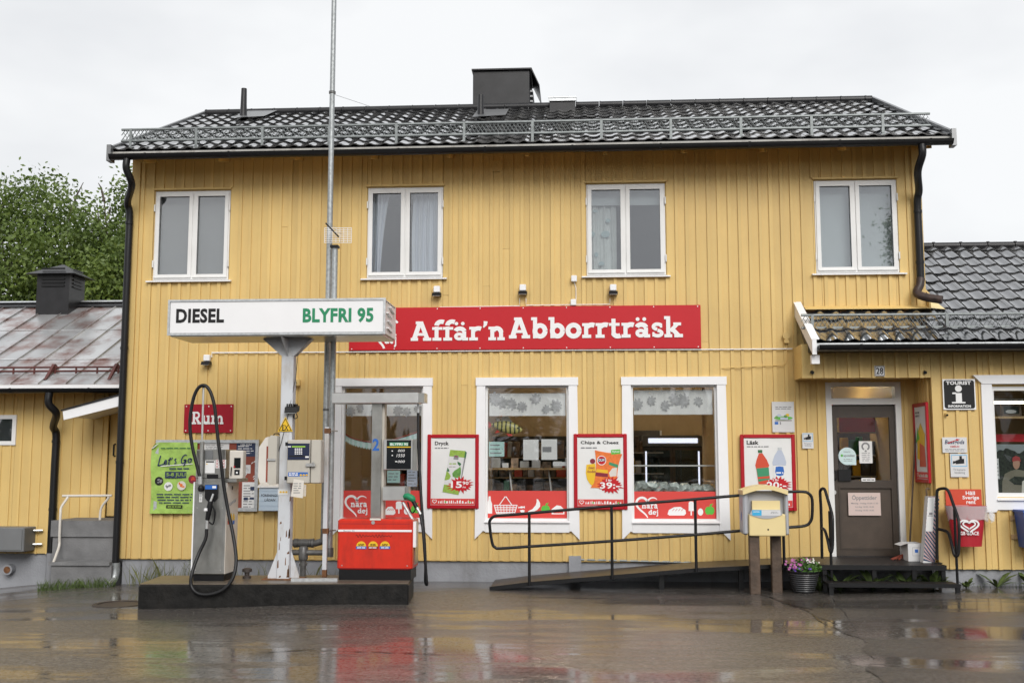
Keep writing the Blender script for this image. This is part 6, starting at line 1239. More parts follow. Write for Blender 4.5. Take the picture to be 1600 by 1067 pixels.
tvsign('small camera surveillance sign left of the entrance door', (1253.5, 676, 1271, 700.5), WY - .004); tvsign('camera surveillance sign below the parcel agent sign on the wing', (1485, 708.5, 1513, 745), AY - .05)
t, b = sheet('parcel_agent_sign', 'white Bussgods sign with red arrow on the wing wall', 'sign', (1472.5, 683, 1511, 707), AY - .05, 'card_white', .003); y = AY - .0515
text('Bussgods', 'navy_print', t, rc(1476, 687, 1507, 695.5, y), y, .025, shear=.25); MB().poly([(lambda p: (p.x, p.z))(at(*q, y)) for q in ((1480, 692), (1494, 686.8), (1493.5, 685.3), (1500, 686.2), (1495, 689), (1494.6, 687.8), (1482, 692.8))], y - .001).build('arrow', 'sign_red', t); text('OMBUD', 'sign_red', t, rc(1484.5, 696, 1499, 699, y), y, .02); lines('grey_print', t, rc(1475, 700.5, 1509, 705, y), y, 2, .4, .15)
# tourist information
b = rc(1473, 592.3, 1524, 640, AY - .05); t = thing('tourist_sign', 'black TOURIST INFORMATION sign with a white letter i', 'sign', (b[0], AY - .05, b[1])); MB().box(b[0], b[2], AY - .058, AY - .045, b[1], b[3]).build('plate', 'white_trim', t)
y = AY - .059; i_ = .014; c_ = .03; X0, Z0, X1, Z1 = b[0] + i_, b[1] + i_, b[2] - i_, b[3] - i_
MB().poly(arc(X1 - c_, Z1 - c_, c_, c_, 0, 90, 5) + arc(X0 + c_, Z1 - c_, c_, c_, 90, 180, 5) + arc(X0 + c_, Z0 + c_, c_, c_, 180, 270, 5) + arc(X1 - c_, Z0 + c_, c_, c_, 270, 360, 5), y, .001).build('panel', 'black_print', t)
text('TOURIST', 'white_print', t, rc(1478, 595.3, 1517, 601, y), y - .001, .05); text('INFORMATION', 'white_print', t, rc(1481.5, 632.5, 1517, 636.5, y), y - .001, .035)
p = at(1497.5, 607, y); mb = MB(); mb.ell(p.x, p.z, .043, .043, y - .001, 0, 22); e = rc(1493.5, 614, 1503, 630, y); mb.rect(e[0], e[1], e[2], e[3], y - .0012); f_ = rc(1488, 613, 1494, 615.5, y); mb.rect(f_[0], f_[1], f_[2], f_[3], y - .0014); f_ = rc(1487.5, 627.8, 1508.5, 630, y); mb.rect(f_[0], f_[1], f_[2], f_[3], y - .0016); mb.build('letter_i', 'white_print', t)
p = at(1478.5, 646, AY - .06); t = thing('wall_spotlight', 'tiny yellow spotlight stub below the tourist sign', 'lamp', (p.x, AY - .05, p.z)); MB().tube([(p.x, AY - .045, p.z), (p.x, AY - .09, p.z - .02)], .018, 8).build('body', 'yellow_paint', t); MB().tube([(p.x, AY - .09, p.z - .02), (p.x, AY - .096, p.z - .023)], .014, 8).build('lens', 'black_plastic', t)

# litter bin of the ice cream maker
BY = AY - .05
b = rc(1477.5, 764, 1533.5, 789, BY); lb = thing('litter_bin', 'red GB GLACE litter bin with plastic liner below a Håll Sverige rent board', 'litter bin', ((b[0] + b[2]) / 2, BY - .15, at(1505, 853, BY - .15).z))
bk = MB().box(b[0], b[2], BY - .006, BY + .004, b[1] - .12, b[3]).build('back_board', 'bin_orange', lb)
[text(w_, 'white_print', bk, rc(*b_, BY), BY - .0075, .03) for w_, b_ in (('Håll', (1508.5, 767, 1523, 773)), ('Sverige', (1503.5, 774, 1529.5, 781.5)), ('rent', (1509.5, 781.5, 1524, 787)))]
zb_, zt_ = at(1505, 853, BY - .18).z, at(1505, 791, BY - .18).z; cx_ = (at(1478.5, 791, BY - .17).x + at(1540, 791, BY - .17).x) / 2; rw = (at(1540, 791, BY - .17).x - at(1478.5, 791, BY - .17).x) / 2; rb = (at(1531, 852, BY - .17).x - at(1487, 852, BY - .17).x) / 2
def bucket(z0_, z1_, r0_, r1_, th_, dy=.55, n=22):
    mb = MB(); mb.smooth = True; vs = []
    for z, r_ in ((z0_, r0_), (z1_, r1_), (z1_, r1_ - th_), (z0_ + .01, r0_ - th_)):
        for k in range(n): a_ = 2 * math.pi * k / n; vs.append((cx_ + r_ * math.cos(a_), BY - .165 + r_ * dy * math.sin(a_), z))
    fs = [(j * n + k, j * n + (k + 1) % n, (j + 1) * n + (k + 1) % n, (j + 1) * n + k) for j in range(3) for k in range(n)] + [tuple(range(n - 1, -1, -1)), tuple(range(3 * n, 4 * n))]; mb.add(vs, fs); return mb
bucket(zb_, zt_, rb, rw, .006).build('bucket', 'bin_red', lb); bucket(zt_ - .02, zt_ + .012, rw + .002, rw + .008, .012).build('rim', 'bin_red', lb)
mb = bucket(zt_ - .17, zt_ + .01, rw * .93, rw + .014, .003); q = random.Random(2); mb.v = [(x + (q.uniform(0, .05) if x > cx_ + rw * .6 and z < zt_ - .1 else q.uniform(-.004, .004)), y + q.uniform(-.012, .004), z + q.uniform(-.03, .03) * (z < zt_ - .1)) for x, y, z in mb.v]; mb.build('plastic_liner', 'film', lb)
for k in range(4): x = cx_ + rw + .01 + k * .018; MB().poly([(x, zt_ - .12 - k * .03), (x + .05, zt_ - .18), (x + .06, zt_ - .10), (x + .02, zt_ - .05)], BY - .2 + k * .02, .001).build('plastic_liner', 'film', lb)
hy = BY - .165 - rb * .55 - .03; p = at(1514, 821, hy); mb = MB(); mb.stroke(heart(p.x, p.z, .23, .16, 36, 10, 350), .022, hy - .01); mb.stroke(heart(p.x, p.z + .01, .15, .095, 30, 10, 330), .018, hy - .0105); mb.build('heart_logo', 'white_print', lb); text('GB GLACE', 'white_print', lb, rc(1500, 830, 1529, 835.5, hy), hy - .01, .03)
# blue bin on brackets at the right edge
p = at(1600, 815, AY - .2); bb_ = thing('blue_bin', 'blue plastic box on wooden battens at the right photo edge', 'bin', (p.x + .2, AY - .15, p.z - .3)); z1_ = at(1595, 800, AY - .2).z; z0_ = at(1595, 855, AY - .2).z; xa_ = at(1591.5, 800, AY - .2).x
MB().prism([(xa_, z1_), (xa_ + .5, z1_), (xa_ + .46, z0_), (xa_ + .04, z0_)], 'y', AY - .34, AY - .06).build('box', 'bin_blue', bb_); MB().box(xa_ - .012, xa_ + .52, AY - .36, AY - .05, z1_, z1_ + .03).build('rim', 'bin_blue', bb_)
for z in (z1_ - .08, z0_ + .12): MB().box(xa_ - .05, xa_ + .5, AY - .06, AY - .046, z - .03, z + .03).build('batten', 'shelf_wood', bb_)
# ================================================================== RAMP, STEPS, MAILBOX, POT
RYF = -.95
def rz_(x): return float(np.interp(x, [-1.15, -.64, 1.45, 2.95], [.02, .085, .27, .352]))
rp_ = thing('access_ramp', 'long low wooden ramp with black edge rising along the facade to the entrance', 'ramp', (.9, -.5, 0))
xs = [-1.15, -.64, 1.45, 2.95]
mb = MB(); vs = [(x, y, rz_(x) + d) for x in xs for y in (RYF + .03, -.06) for d in (0, -.035)]; fs = []
for i in range(3): a = i * 4; b = a + 4; fs += [(a, b, b + 2, a + 2), (a + 1, a + 3, b + 3, b + 1), (a, a + 1, b + 1, b), (a + 2, b + 2, b + 3, a + 3)]
mb.add(vs, fs + [(0, 2, 3, 1), (12, 13, 15, 14)]); mb.build('deck', 'ramp_wood', rp_)
mb = MB()
for a, b in zip(xs[:-1], xs[1:]): mb.add([(a, RYF, rz_(a) + .014), (b, RYF, rz_(b) + .014), (b, RYF, rz_(b) - .036), (a, RYF, rz_(a) - .036), (a, RYF + .03, rz_(a) + .014), (b, RYF + .03, rz_(b) + .014), (b, RYF + .03, rz_(b) - .036), (a, RYF + .03, rz_(a) - .036)], [(0, 3, 2, 1), (0, 1, 5, 4), (4, 5, 6, 7), (3, 7, 6, 2)])
mb.build('edge_beam', 'black_metal', rp_)
for x in (1.0, 2.0, 2.8): MB().box(x, x + .06, RYF + .1, RYF + .16, -.05, rz_(x) - .036).build('leg', 'black_metal', rp_)
rl = thing('ramp_railing', 'black tubular railing with looped ends along the ramp', 'railing', (.9, RYF, .1))
Yr = RYF - .035
loop = [at(*p, Yr) for p in [(1232, 768), (1255, 768), (1264, 771), (1269, 780), (1269, 805), (1266, 815), (1258, 821), (1235, 823.5), (1157, 829), (1087, 835), (956, 845), (827, 853.5), (782, 856.5), (774, 855), (769, 848), (765, 820), (766, 812), (773, 806), (790, 804.5), (827, 801.5), (956, 790), (1087, 779.5), (1157, 773.5)]]
MB().tube(crom(loop + [loop[0]], 3), .019, 9).build('rail', 'black_metal', rl)
for px, f, t_ in ((827, 910, 801), (956, 899, 790), (1087, 888, 779), (1224, 886, 768)): a, b = at(px, f, Yr), at(px, t_, Yr); x = (a.x + b.x) / 2; MB().tube([(x, Yr, rz_(x) - .03), (x, Yr, b.z)], .019, 9).build('post', 'black_metal', rl)
pz = .352
sp_ = thing('entrance_steps', 'black steel grating steps and landing in front of the entrance door', 'steps', (3.8, -1.1, .05))
sx0, sx1 = 2.96, 4.46; sy1 = -1.15
MB().box(sx0, sx1, sy1 + .012, -.03, pz - .03, pz).build('landing', 'grate', sp_); MB().box(sx0 - .005, sx1 + .005, sy1, sy1 + .011, pz - .055, pz + .004).build('front_edge', 'black_metal', sp_); MB().box(sx1 + .001, sx1 + .012, sy1 + .012, AY - .08, pz - .055, pz + .004).build('side_edge', 'black_metal', sp_)
s2 = .165
MB().box(sx0 + .02, sx1 + .06, sy1 - .27, sy1 - .0, s2 - .025, s2).build('tread', 'grate', sp_); MB().box(sx0 + .02, sx1 + .07, sy1 - .28, sy1 - .271, s2 - .045, s2 + .004).build('front_edge', 'black_metal', sp_)
for x in (sx0 + .02, sx0 + .62, sx0 + 1.1, sx1 - .05): MB().box(x, x + .05, sy1 + .02, sy1 + .06, gz(x, sy1) + .0 if x in (sx0 + .02,) else s2 + .002, pz - .032).build('leg', 'black_metal', sp_)
for x in (sx0 + .03, sx1 + .02): MB().box(x, x + .05, sy1 - .262, sy1 - .22, gz(x, sy1 - .25) - .02, s2 - .026).build('leg', 'black_metal', sp_)
# handrails of the steps
def ph(l): return [at(px, py, y) for px, py, y in l]
hr_ = thing('steps_handrail', 'bent black tubular handrail at the right of the entrance steps', 'handrail', (4.45, -1.2, pz), 'black handrails of the entrance steps')
P = ph([(1464, 874, -.85), (1464, 800, -.85), (1464, 770, -.85), (1466.5, 764.5, -.86), (1472, 763, -.92), (1478, 763.5, -.97), (1483, 769, -1.0), (1490, 789, -1.1), (1496, 806, -1.2), (1498.5, 820, -1.25), (1498.5, 850, -1.25), (1497.5, 864, -1.25), (1494.5, 869, -1.24), (1491, 866, -1.2), (1489, 858, -1.18), (1485, 842, -1.08), (1482, 833, -1.0), (1477, 829, -.95), (1466, 826, -.86)])
MB().tube(crom(P, 3), .019, 9).build('rail', 'black_metal', hr_); a = at(1491, 795, -1.12); MB().tube([(a.x, -1.12, a.z), (a.x, -1.12, gz(a.x, -1.3))], .017, 8).build('post', 'black_metal', hr_)
MB().box(at(1464, 874, -.85).x - .05, at(1464, 874, -.85).x + .05, -.9, -.8, pz + .001, pz + .012).build('foot_plate', 'black_metal', hr_)
hl_ = thing('steps_handrail', 'bent black tubular handrail at the left of the entrance steps beside the flower pot', 'handrail', (3.0, -1.2, pz), 'black handrails of the entrance steps')
P = ph([(1284.5, 872, -.85), (1283, 800, -.85), (1281.5, 772, -.85), (1282, 766, -.86), (1285.5, 763, -.9), (1289, 765.5, -.95), (1292, 775, -1.0), (1297, 792, -1.1), (1300.5, 806, -1.18), (1301, 820, -1.2), (1301, 850, -1.2), (1299, 862, -1.2), (1297, 860, -1.18), (1293, 842, -1.1), (1289, 829, -.98), (1285, 825, -.88)])
MB().tube(crom(P, 3), .019, 9).build('rail', 'black_metal', hl_); a = at(1296, 798, -1.12); MB().tube([(a.x, -1.12, a.z), (a.x, -1.12, pz - .2)], .017, 8).build('post', 'black_metal', hl_)
# things on the landing
b = rc(1419, 847, 1443, 875, -.62); t = thing('white_carton', 'open white carton standing on the landing beside the door', 'carton', (b[0], -.5, pz))
hcar = b[3] - b[1]; xl_, xr_ = at(1410, 860, -.45).x, b[2]; mb = MB(); mb.box(b[0], xr_, -.62, -.61, pz + .002, pz + hcar); mb.box(xr_ - .01, xr_, -.609, -.32, pz + .002, pz + hcar); mb.box(b[0], b[0] + .01, -.609, -.32, pz + .002, pz + hcar); mb.box(b[0], xr_, -.319, -.31, pz + .002, pz + hcar); mb.box(b[0] + .011, xr_ - .011, -.609, -.32, pz + .002, pz + .1); mb.build('box', 'card_white', t)
MB().add([(b[0] - .001, -.61, pz + hcar), (b[0] - .09, -.60, pz + hcar - .03), (b[0] - .09, -.33, pz + hcar - .03), (b[0] - .001, -.32, pz + hcar)], [(0, 1, 2, 3)]).build('flap', 'card_white', t)
mb = MB(); c_ = at(1432, 860.5, -.62); mb.rect(c_.x - .02, c_.z - .02, c_.x + .02, c_.z + .02, -.6212); mb.build('print', 'blue_print', t); mb = MB(); frame(mb, c_.x - .05, c_.z - .06, c_.x + .085, c_.z + .045, .003, -.6215, -.6205); mb.build('print', 'grey_print', t)
t = thing('striped_parcel', 'tall parcel in navy and white diagonal stripes leaning by the handrail', 'parcel', (4.38, -.75, pz))
x0b, x1b, x0t, x1t = at(1441.5, 876, -.78).x, at(1460, 876, -.78).x, at(1446.5, 775, -.66).x, at(1463.5, 775, -.66).x; zt_ = at(1455, 775, -.66).z
V = [(x0b, -.80, pz + .002), (x1b, -.80, pz + .002), (x1b, -.68, pz + .002), (x0b, -.68, pz + .002), (x0t, -.74, zt_), (x1t, -.74, zt_), (x1t, -.62, zt_), (x0t, -.62, zt_)]
MB().add(V, [(0, 3, 2, 1), (4, 5, 6, 7), (0, 1, 5, 4), (1, 2, 6, 5), (2, 3, 7, 6), (3, 0, 4, 7)]).build('box', 'card_white', t)
fpt = lambda u, v, o=.0: (x0b + (x1b - x0b) * u + ((x0t - x0b)) * v, -.80 + .06 * v - .0015 - o, pz + .002 + (zt_ - pz) * v)
mb = MB(); mr_ = MB()
def clipu(p, q_, u):  # point on segment at given u
    k_ = (u - p[0]) / (q_[0] - p[0]) if abs(q_[0] - p[0]) > 1e-9 else 0; return (u, p[1] + (q_[1] - p[1]) * k_)
for k in range(-3, 22):
    for off, wv, M_, o in ((0, .032, mb, 0), (.043, .008, mr_, .0004)):
        v0 = k * .062 + off; quad = [(0, v0 + .22), (1, v0), (1, v0 + wv), (0, v0 + .22 + wv)]
        quad = [(u, max(0, min(1, v))) for u, v in quad]
        if quad[0][1] >= 1 and quad[1][1] >= 1 or quad[2][1] <= 0 and quad[3][1] <= 0: continue
        M_.add([fpt(u, v, o) for u, v in quad], [(0, 1, 2, 3)])
mb.build('stripe', 'navy_print', t); mr_.build('thin_stripe', 'soda_red', t)
MB().add([fpt(.02, .47, .001), fpt(.62, .47, .001), fpt(.62, .985, .001), fpt(.02, .985, .001)], [(0, 1, 2, 3)]).build('label', 'paper', t)
mb = MB(); mb.add([fpt(.1, .70, .0016), fpt(.55, .70, .0016), fpt(.55, .71, .0016), fpt(.1, .71, .0016)], [(0, 1, 2, 3)]); mb.add([fpt(.2, .72, .0016), fpt(.5, .72, .0016), fpt(.5, .755, .0016), fpt(.2, .755, .0016)], [(0, 1, 2, 3)]); mb.build('print', 'grey_print', t)
t = thing('hooked_stick', 'dark stick with a hooked handle behind the striped parcel', 'stick', (4.4, -.6, pz)); MB().tube(crom([at(1452, 872, -.52), at(1450, 800, -.52), at(1448.5, 776, -.52), at(1447.5, 768, -.52), at(1448, 763.5, -.52), at(1450.5, 762.5, -.52), at(1452, 765, -.52)], 4), .011, 8).build('shaft', 'board_wood', t)
t = thing('broom', 'broom with thin wooden stick leaning in the corner by the door', 'broom', (4.3, -.2, pz)); MB().tube([at(1431, 668, -.06), at(1421, 862, -.28)], .012, 8).build('stick', 'post_wood', t); a = at(1420.5, 862, -.3); mb = MB(); q = random.Random(3)
for k in range(26): mb.tube([(a.x + q.uniform(-.09, .09), -.3 + q.uniform(-.02, .02), pz + .1), (a.x + q.uniform(-.13, .12), -.3 + q.uniform(-.06, .05), pz + .005)], .006, 4)
mb.build('bristles', 'brick_red', t); MB().box(a.x - .11, a.x + .11, -.33, -.27, pz + .1, pz + .13).build('head', 'card_white', t)
t = thing('brown_brush', 'rust coloured brush lying beside the carton on the landing', 'brush', at(1403, 870, -.35)); p = at(1404, 868, -.4); mb = MB()
for k in range(18): mb.tube([(p.x + .05, -.4, pz + .07), (p.x + q.uniform(-.10, .05), -.4 + q.uniform(-.06, .06), pz + .008)], .008, 4)
mb.build('bristles', 'brick_red', t)

# ---- mailbox
MY = -1.32
mbx = thing('mailbox', 'yellow and grey mailbox on two wooden posts before the ramp', 'mailbox', (2.25, MY + .15, 0))
a = rc(1168, 768, 1229, 836, MY); xl_ = at(1157.5, 800, MY + .3).x
for (px, f, yy) in ((1178.5, 926, MY + .08), (1212.5, 909, MY + .26)):
    x = at(px, 870, yy).x; MB().cbox(x - .062, x + .062, yy - .05, yy + .05, gz(x, yy) - .03, a[1] + .05, .008).build('post', 'post_wood', mbx)
z1 = at(1195, 764, MY).z; zt = at(1195, 757.5, MY + .1).z
sdw = .055
mb = MB(); mb.cbox(a[0] - .05, a[0] + .014, MY + .02, MY + .34, a[1], z1 - .03, .02); mb.build('side_casing', 'mail_grey', mbx); mb = MB(); mb.cbox(a[2] - .014, a[2] + .03, MY + .02, MY + .34, a[1], z1 - .03, .02); mb.build('side_casing', 'mail_grey', mbx)
MB().box(a[0] + .014, a[2] - .014, MY + .10, MY + .33, a[1] + .01, z1 - .03).build('recess_back', 'mail_grey', mbx)
n_ = 24; hood = [(a[0] - .055 + (a[2] + .02 - a[0] + .055) * i / n_, z1 - .07 + .065 * math.sin(math.pi * i / n_)) for i in range(n_ + 1)]
MB().prism([(x, z + .055) for x, z in hood] + [(x, z) for x, z in hood[::-1]], 'y', MY - .03, MY + .36).build('hood', 'mail_yellow', mbx)
zm = at(1195, 797, MY).z
MB().cbox(a[0] + .016, a[2] - .016, MY - .012, MY + .09, a[1] - .01, zm - .045, .01).build('lower_front', 'mail_yellow', mbx)
d_ = [(a[0] + sdw - .0 + (a[2] - a[0] - 2 * sdw) * i / n_, zm - .135 - .05 * math.sin(math.pi * i / n_)) for i in range(n_ + 1)]
e = rc(1175, 782, 1218.5, 797, MY + .05); MB().box(e[0], e[2], MY + .035, MY + .099, e[1], e[3]).build('flap', 'mail_yellow', mbx)
b1 = rc(1171, 795.5, 1222, 808, MY); MB().prism([(b1[0] + .03, b1[3] - .005), (b1[2] - .03, b1[3] - .005)] + [(b1[2] - (b1[2] - b1[0]) * i / n_, b1[1] + .035 - .05 * math.sin(math.pi * i / n_)) for i in range(n_ + 1)], 'y', MY - .02, MY + .05).build('slot_lip', 'mail_grey', mbx)
l1 = rc(1175, 796.5, 1189.5, 805, MY); MB().rect(*l1, MY - .0215, .001).build('label', 'sky_blue', mbx); l2 = rc(1189.5, 796.5, 1219, 805, MY); MB().rect(*l2, MY - .0215, .001).build('label', 'card_white', mbx); text('posten', 'white_print', mbx, rc(1177, 798, 1186, 800.5, MY), MY - .0225, .03); lines('grey_print', mbx, rc(1203, 798.5, 1216, 802.5, MY), MY - .0225, 2, .35, .2)
p = at(1200, 827, MY); MB().ell(p.x, p.z, .011, .011, MY - .0135, .002, 10).build('keyhole', 'black_print', mbx)
p = at(1160, 806, MY + .2); mb = MB(); mb.v = [(a[0] - .0512, MY + .16 + .03 * math.cos(t), p.z + .06 * math.sin(t)) for t in [i * .4 for i in range(16)]]; mb.f = [tuple(range(16))]; mb.build('side_emblem', 'blue_print', mbx)

# ---- flower pot
p = at(1256, 921, -1.12); p.z = gz(p.x, -1.12)
fp_ = thing('flower_pot', 'round black ribbed pot of pink and violet flowers left of the steps', 'flower pot', p)
PS = .76; prof = [(.15, 0)]; 
for k in range(9): r_ = .15 + .085 * ((k + .5) / 9) ** .8; z = .02 + k * .033; prof += [(r_ + .006, z), (r_ + .010, z + .013), (r_ + .004, z + .026)]
prof += [(.255, .325), (.262, .345), (.245, .35), (.235, .33)]
MB().lathe([(a_ * PS, b_ * PS) for a_, b_ in prof], p, 26).build('pot', 'pot_black', fp_)
for k in range(0, 9, 1): r_ = (.15 + .085 * ((k + .5) / 9) ** .8 + .011) * PS; z = p.z + (.02 + k * .033 + .013) * PS; MB().tube([(p.x + r_ * math.cos(a_), p.y + r_ * math.sin(a_), z) for a_ in [2 * math.pi * i / 26 for i in range(26)]], .0045, 5, closed=True).build('rib', 'pot_grey', fp_)
MB().lathe([(.0, .30 * PS), (.238 * PS, .30 * PS), (.238 * PS, .31 * PS)], p, 20).build('soil', 'soil', fp_)
def foliage(cx, cy, cz, rx, rz, n, size, seed, m, name, parent, flat=.5):
    q = np.random.default_rng(seed); mb = MB()
    for _ in range(n):
        d = q.normal(size=3); d /= np.linalg.norm(d); d[2] = abs(d[2]); r_ = q.uniform(.2, 1) ** .5; pos = Vector((cx + d[0] * rx * r_, cy + d[1] * rx * r_, cz + d[2] * rz * r_)); u = Vector(q.normal(size=3)); u.z = abs(u.z) * flat; u.normalize(); v = u.cross(Vector(q.normal(size=3))).normalized(); s_ = size * q.uniform(.5, 1.1)
        mb.add([pos, pos + u * s_ * .5 + v * s_ * .3, pos + u * s_, pos + u * s_ * .5 - v * s_ * .3], [(0, 1, 2, 3)])
    return mb.build(name, m, parent)
foliage(p.x + .03, p.y, p.z + .25, .19, .15, 420, .06, 1, 'plant_green', 'leaves', fp_)
def blooms(cx, cy, cz, rx, rz, n, seed, m, s_=.018):
    q = random.Random(seed)
    mb = MB()
    for _ in range(n):
        a_ = q.uniform(0, 6.28); r_ = math.sqrt(q.random()); c_ = Vector((cx + rx * r_ * math.cos(a_), cy + rx * r_ * math.sin(a_), cz + rz * q.random())); d = Vector((q.uniform(-.5, .5), -1, q.uniform(0, .9))).normalized(); u = d.orthogonal().normalized(); v = d.cross(u)
        for k in range(5): t = k * 1.257; e1 = u * math.cos(t) + v * math.sin(t); e2 = u * math.cos(t + .6) + v * math.sin(t + .6); e3 = u * math.cos(t - .6) + v * math.sin(t - .6); mb.add([c_, c_ + e3 * s_ * .7 + d * .004, c_ + e1 * s_ * 1.1 + d * .006, c_ + e2 * s_ * .7 + d * .004], [(0, 1, 2, 3)])
    return mb.build('blossoms', m, fp_)
blooms(p.x - .13, p.y - .06, p.z + .28, .10, .13, 26, 2, 'petal_pink', .018); blooms(p.x - .05, p.y - .10, p.z + .26, .13, .05, 18, 4, 'petal_violet', .014); blooms(p.x + .08, p.y - .02, p.z + .34, .11, .07, 30, 6, 'petal_white', .011); blooms(p.x + .04, p.y - .05, p.z + .34, .12, .07, 10, 7, 'petal_pink', .013)

# ---- weeds and grass
def rosette(name, label, cx, cy, n, ln, seed, up=.7, m='weed_green', group='leafy weeds by the steps'):
    q = random.Random(seed); z = gz(cx, cy); t = thing(name, label, 'plant', (cx, cy, z), group); mb = MB()
    for k in range(n):
        a_ = q.uniform(0, 6.28); l_ = ln * q.uniform(.6, 1.15); w_ = l_ * .13; d = Vector((math.cos(a_), math.sin(a_) * .8, 0)); s_ = Vector((-d.y, d.x, 0)); upk = up * q.uniform(.5, 1.2); P = [Vector((cx, cy, z)) + d * l_ * t_ * .8 + Vector((0, 0, l_ * upk * (t_ - .55 * t_ * t_ * (1.2 if upk < .6 else .8)))) for t_ in (0, .3, .6, .85, 1)]; W = (.2, .8, 1.0, .6, .05)
        vs = []; [vs.extend([p_ - s_ * w_ * w2, p_ + s_ * w_ * w2]) for p_, w2 in zip(P, W)]; mb.add(vs, [(2 * i, 2 * i + 1, 2 * i + 3, 2 * i + 2) for i in range(4)])
    mb.build('leaves', m, t)
pp = at(1557, 917, AY - .12); rosette('dandelion', 'green dandelion rosette at the wing plinth right of the steps', pp.x, AY - .14, 9, .30, 2, 1.0)
pp = at(1600, 915, AY - .12); rosette('dandelion', 'green dandelion rosette cut by the right photo edge', pp.x + .05, AY - .14, 8, .28, 5, 1.0)
pp = at(1283, 912, -1.1); rosette('weed_clump', 'bright green weed clump between the flower pot and the steps', pp.x, -1.0, 26, .26, 7, 1.1)
for x, y_, lb in ((3.2, -1.06, 'green weeds under the left end of the entrance landing'), (3.6, -1.05, 'green weeds under the landing below the door'), (4.0, -1.07, 'green weeds under the landing below the carton'), (4.33, -1.05, 'green weeds under the right end of the entrance landing')): rosette('weed_clump', lb, x, y_, 40, .30, int(x * 10), 1.1)
pp = at(1508, 918, AY - .15); rosette('weed_clump', 'low green weeds at the plinth just right of the steps', pp.x, AY - .2, 22, .22, 9, .9)
def tufts(name, label, spots, seed, m, hmax=.2):
    q = random.Random(seed); mb = MB()
    for (x0, x1, y0, y1, n) in spots:
        for _ in range(n):
            x, y = q.uniform(x0, x1), q.uniform(y0, y1); z = gz(x, y); h_ = hmax * q.uniform(.3, 1); lean = Vector((q.uniform(-.5, .5), q.uniform(-.5, .5), 1)) * h_; s_ = Vector((q.uniform(-1, 1), q.uniform(-1, 1), 0)).normalized() * .004
            b_ = Vector((x, y, z - .01)); mb.add([b_ - s_, b_ + s_, b_ + lean * .6 + s_ * .7, b_ + lean + Vector((lean.x, lean.y, 0)) * .4, b_ + lean * .6 - s_ * .7], [(0, 1, 2, 3, 4)])
    o = mb.build(name, m); o['label'] = label; o['category'] = 'grass'; o['kind'] = 'stuff'
a, b = at(62, 915, -.25), at(180, 915, -.25)
tufts('grass_tufts', 'uneven grass growing along the foot of the concrete steps', [(a.x, b.x, -.34, -.24, 420), (a.x - .3, a.x + .3, .5, .85, 120)], 1, 'weed_green', .17)
tufts('dry_stalks', 'thin dry stalks along the house plinth behind the fuel island', [(XL + .3, -2.6, -.15, -.05, 130), (XL + .2, XL + 1.5, -.2, -.05, 110)], 4, 'grass_dry', .42)
tufts('plinth_weeds', 'sparse low weeds along the wing plinth', [(4.6, 8, AY - .12, AY - .04, 160)], 6, 'weed_green', .07)
b = rc(889, 868, 908, 893, -.03); tag(MB().box(b[0], b[2], -.06, .01, b[1], b[3]).build('plinth_hatch', 'plinth_grey'), 'small pale grey hatch in the plinth behind the ramp', 'hatch')
a = at(908, 874, -.03); b = at(1100, 879, -.03); tag(MB().tube([(a.x, -.03, a.z), (b.x, -.03, b.z)], .014, 8).build('plinth_pipe', 'guard_zinc'), 'thin grey pipe along the plinth above the ramp', 'pipe')

# ================================================================== IN THE WINDOWS
def leaf_shape(cx, cz, r, a0, q):
    pts = []
    for k in range(26):
        t = 2 * math.pi * k / 26; rr = r * (.75 + .25 * math.cos(t)) * (1 if k % 3 else .62); pts.append((cx + rr * math.cos(t + a0), cz + rr * math.sin(t + a0) * 1.1))
    return pts
def valance(h, z0, z1, label, seed):
    x0, x1 = h[0] + .05, h[2] - .05; t = thing('valance', label, 'curtain', ((x0 + x1) / 2, .09, z0), 'leaf print valances'); wavy(x0, x1, z0, z1, .09, 6, .006).build('cloth', 'valance', t); q = random.Random(seed); mb = MB(); k = 0; x = x0 + .06
    while x < x1 - .05: mb.poly(leaf_shape(x, z0 + (z1 - z0) * q.uniform(.25, .75), (z1 - z0) * q.uniform(.24, .38), q.uniform(0, 6), q), .079 - .0003 * k); x += q.uniform(.12, .2); k += 1
    mb.build('leaf_print', 'valance_leaf', t)
valance(SHOP[0], at(600, 650, .17).z, at(600, 622, .17).z, 'white valance with grey leaves in the shop window behind the red pump', 1); valance(SHOP[1], at(800, 650, .17).z, at(800, 615, .17).z, 'white valance with grey leaves in the window above the perch', 2); valance(SHOP[2], at(1050, 648, .17).z, at(1050, 610, .17).z, 'white valance with grey leaves in the window with the lit fridge', 3)
# red window banners
BYW = .047
def banner(h, label, zt):
    t = thing('window_banner', label, 'banner', (h[0], BYW, h[1]), 'red banners along the foot of the shop windows'); MB().box(h[0] + .037, h[2] - .037, BYW, BYW + .002, h[1] + .037, zt).build('sheet', 'banner_red', t); return t
yb = BYW - .001
def PB(px, py): p = at(px, py, yb); return (p.x, p.z)
def shape(t, pts, m='white_print', name='icon', k=0): MB().poly([PB(*p) for p in pts], yb - .0003 * k).build(name, m, t)
def ellp(cx, cy, rx, ry, n=16): return [(cx + rx * math.cos(2 * math.pi * i / n), cy + ry * math.sin(2 * math.pi * i / n)) for i in range(n)]
def applei(t, cx, cy, s): shape(t, ellp(cx - s * .35, cy + s * .2, s * .62, s * .85) , 'apple_green', 'apple'); shape(t, ellp(cx + s * .35, cy + s * .2, s * .62, s * .85), 'apple_green', 'apple', 1); shape(t, [(cx - .3, cy - s * .5), (cx + .2, cy - s * 1.1), (cx + s * .7, cy - s * 1.3), (cx + s * .4, cy - s * .8), (cx + .3, cy - s * .5)], 'apple_green', 'apple', 2)
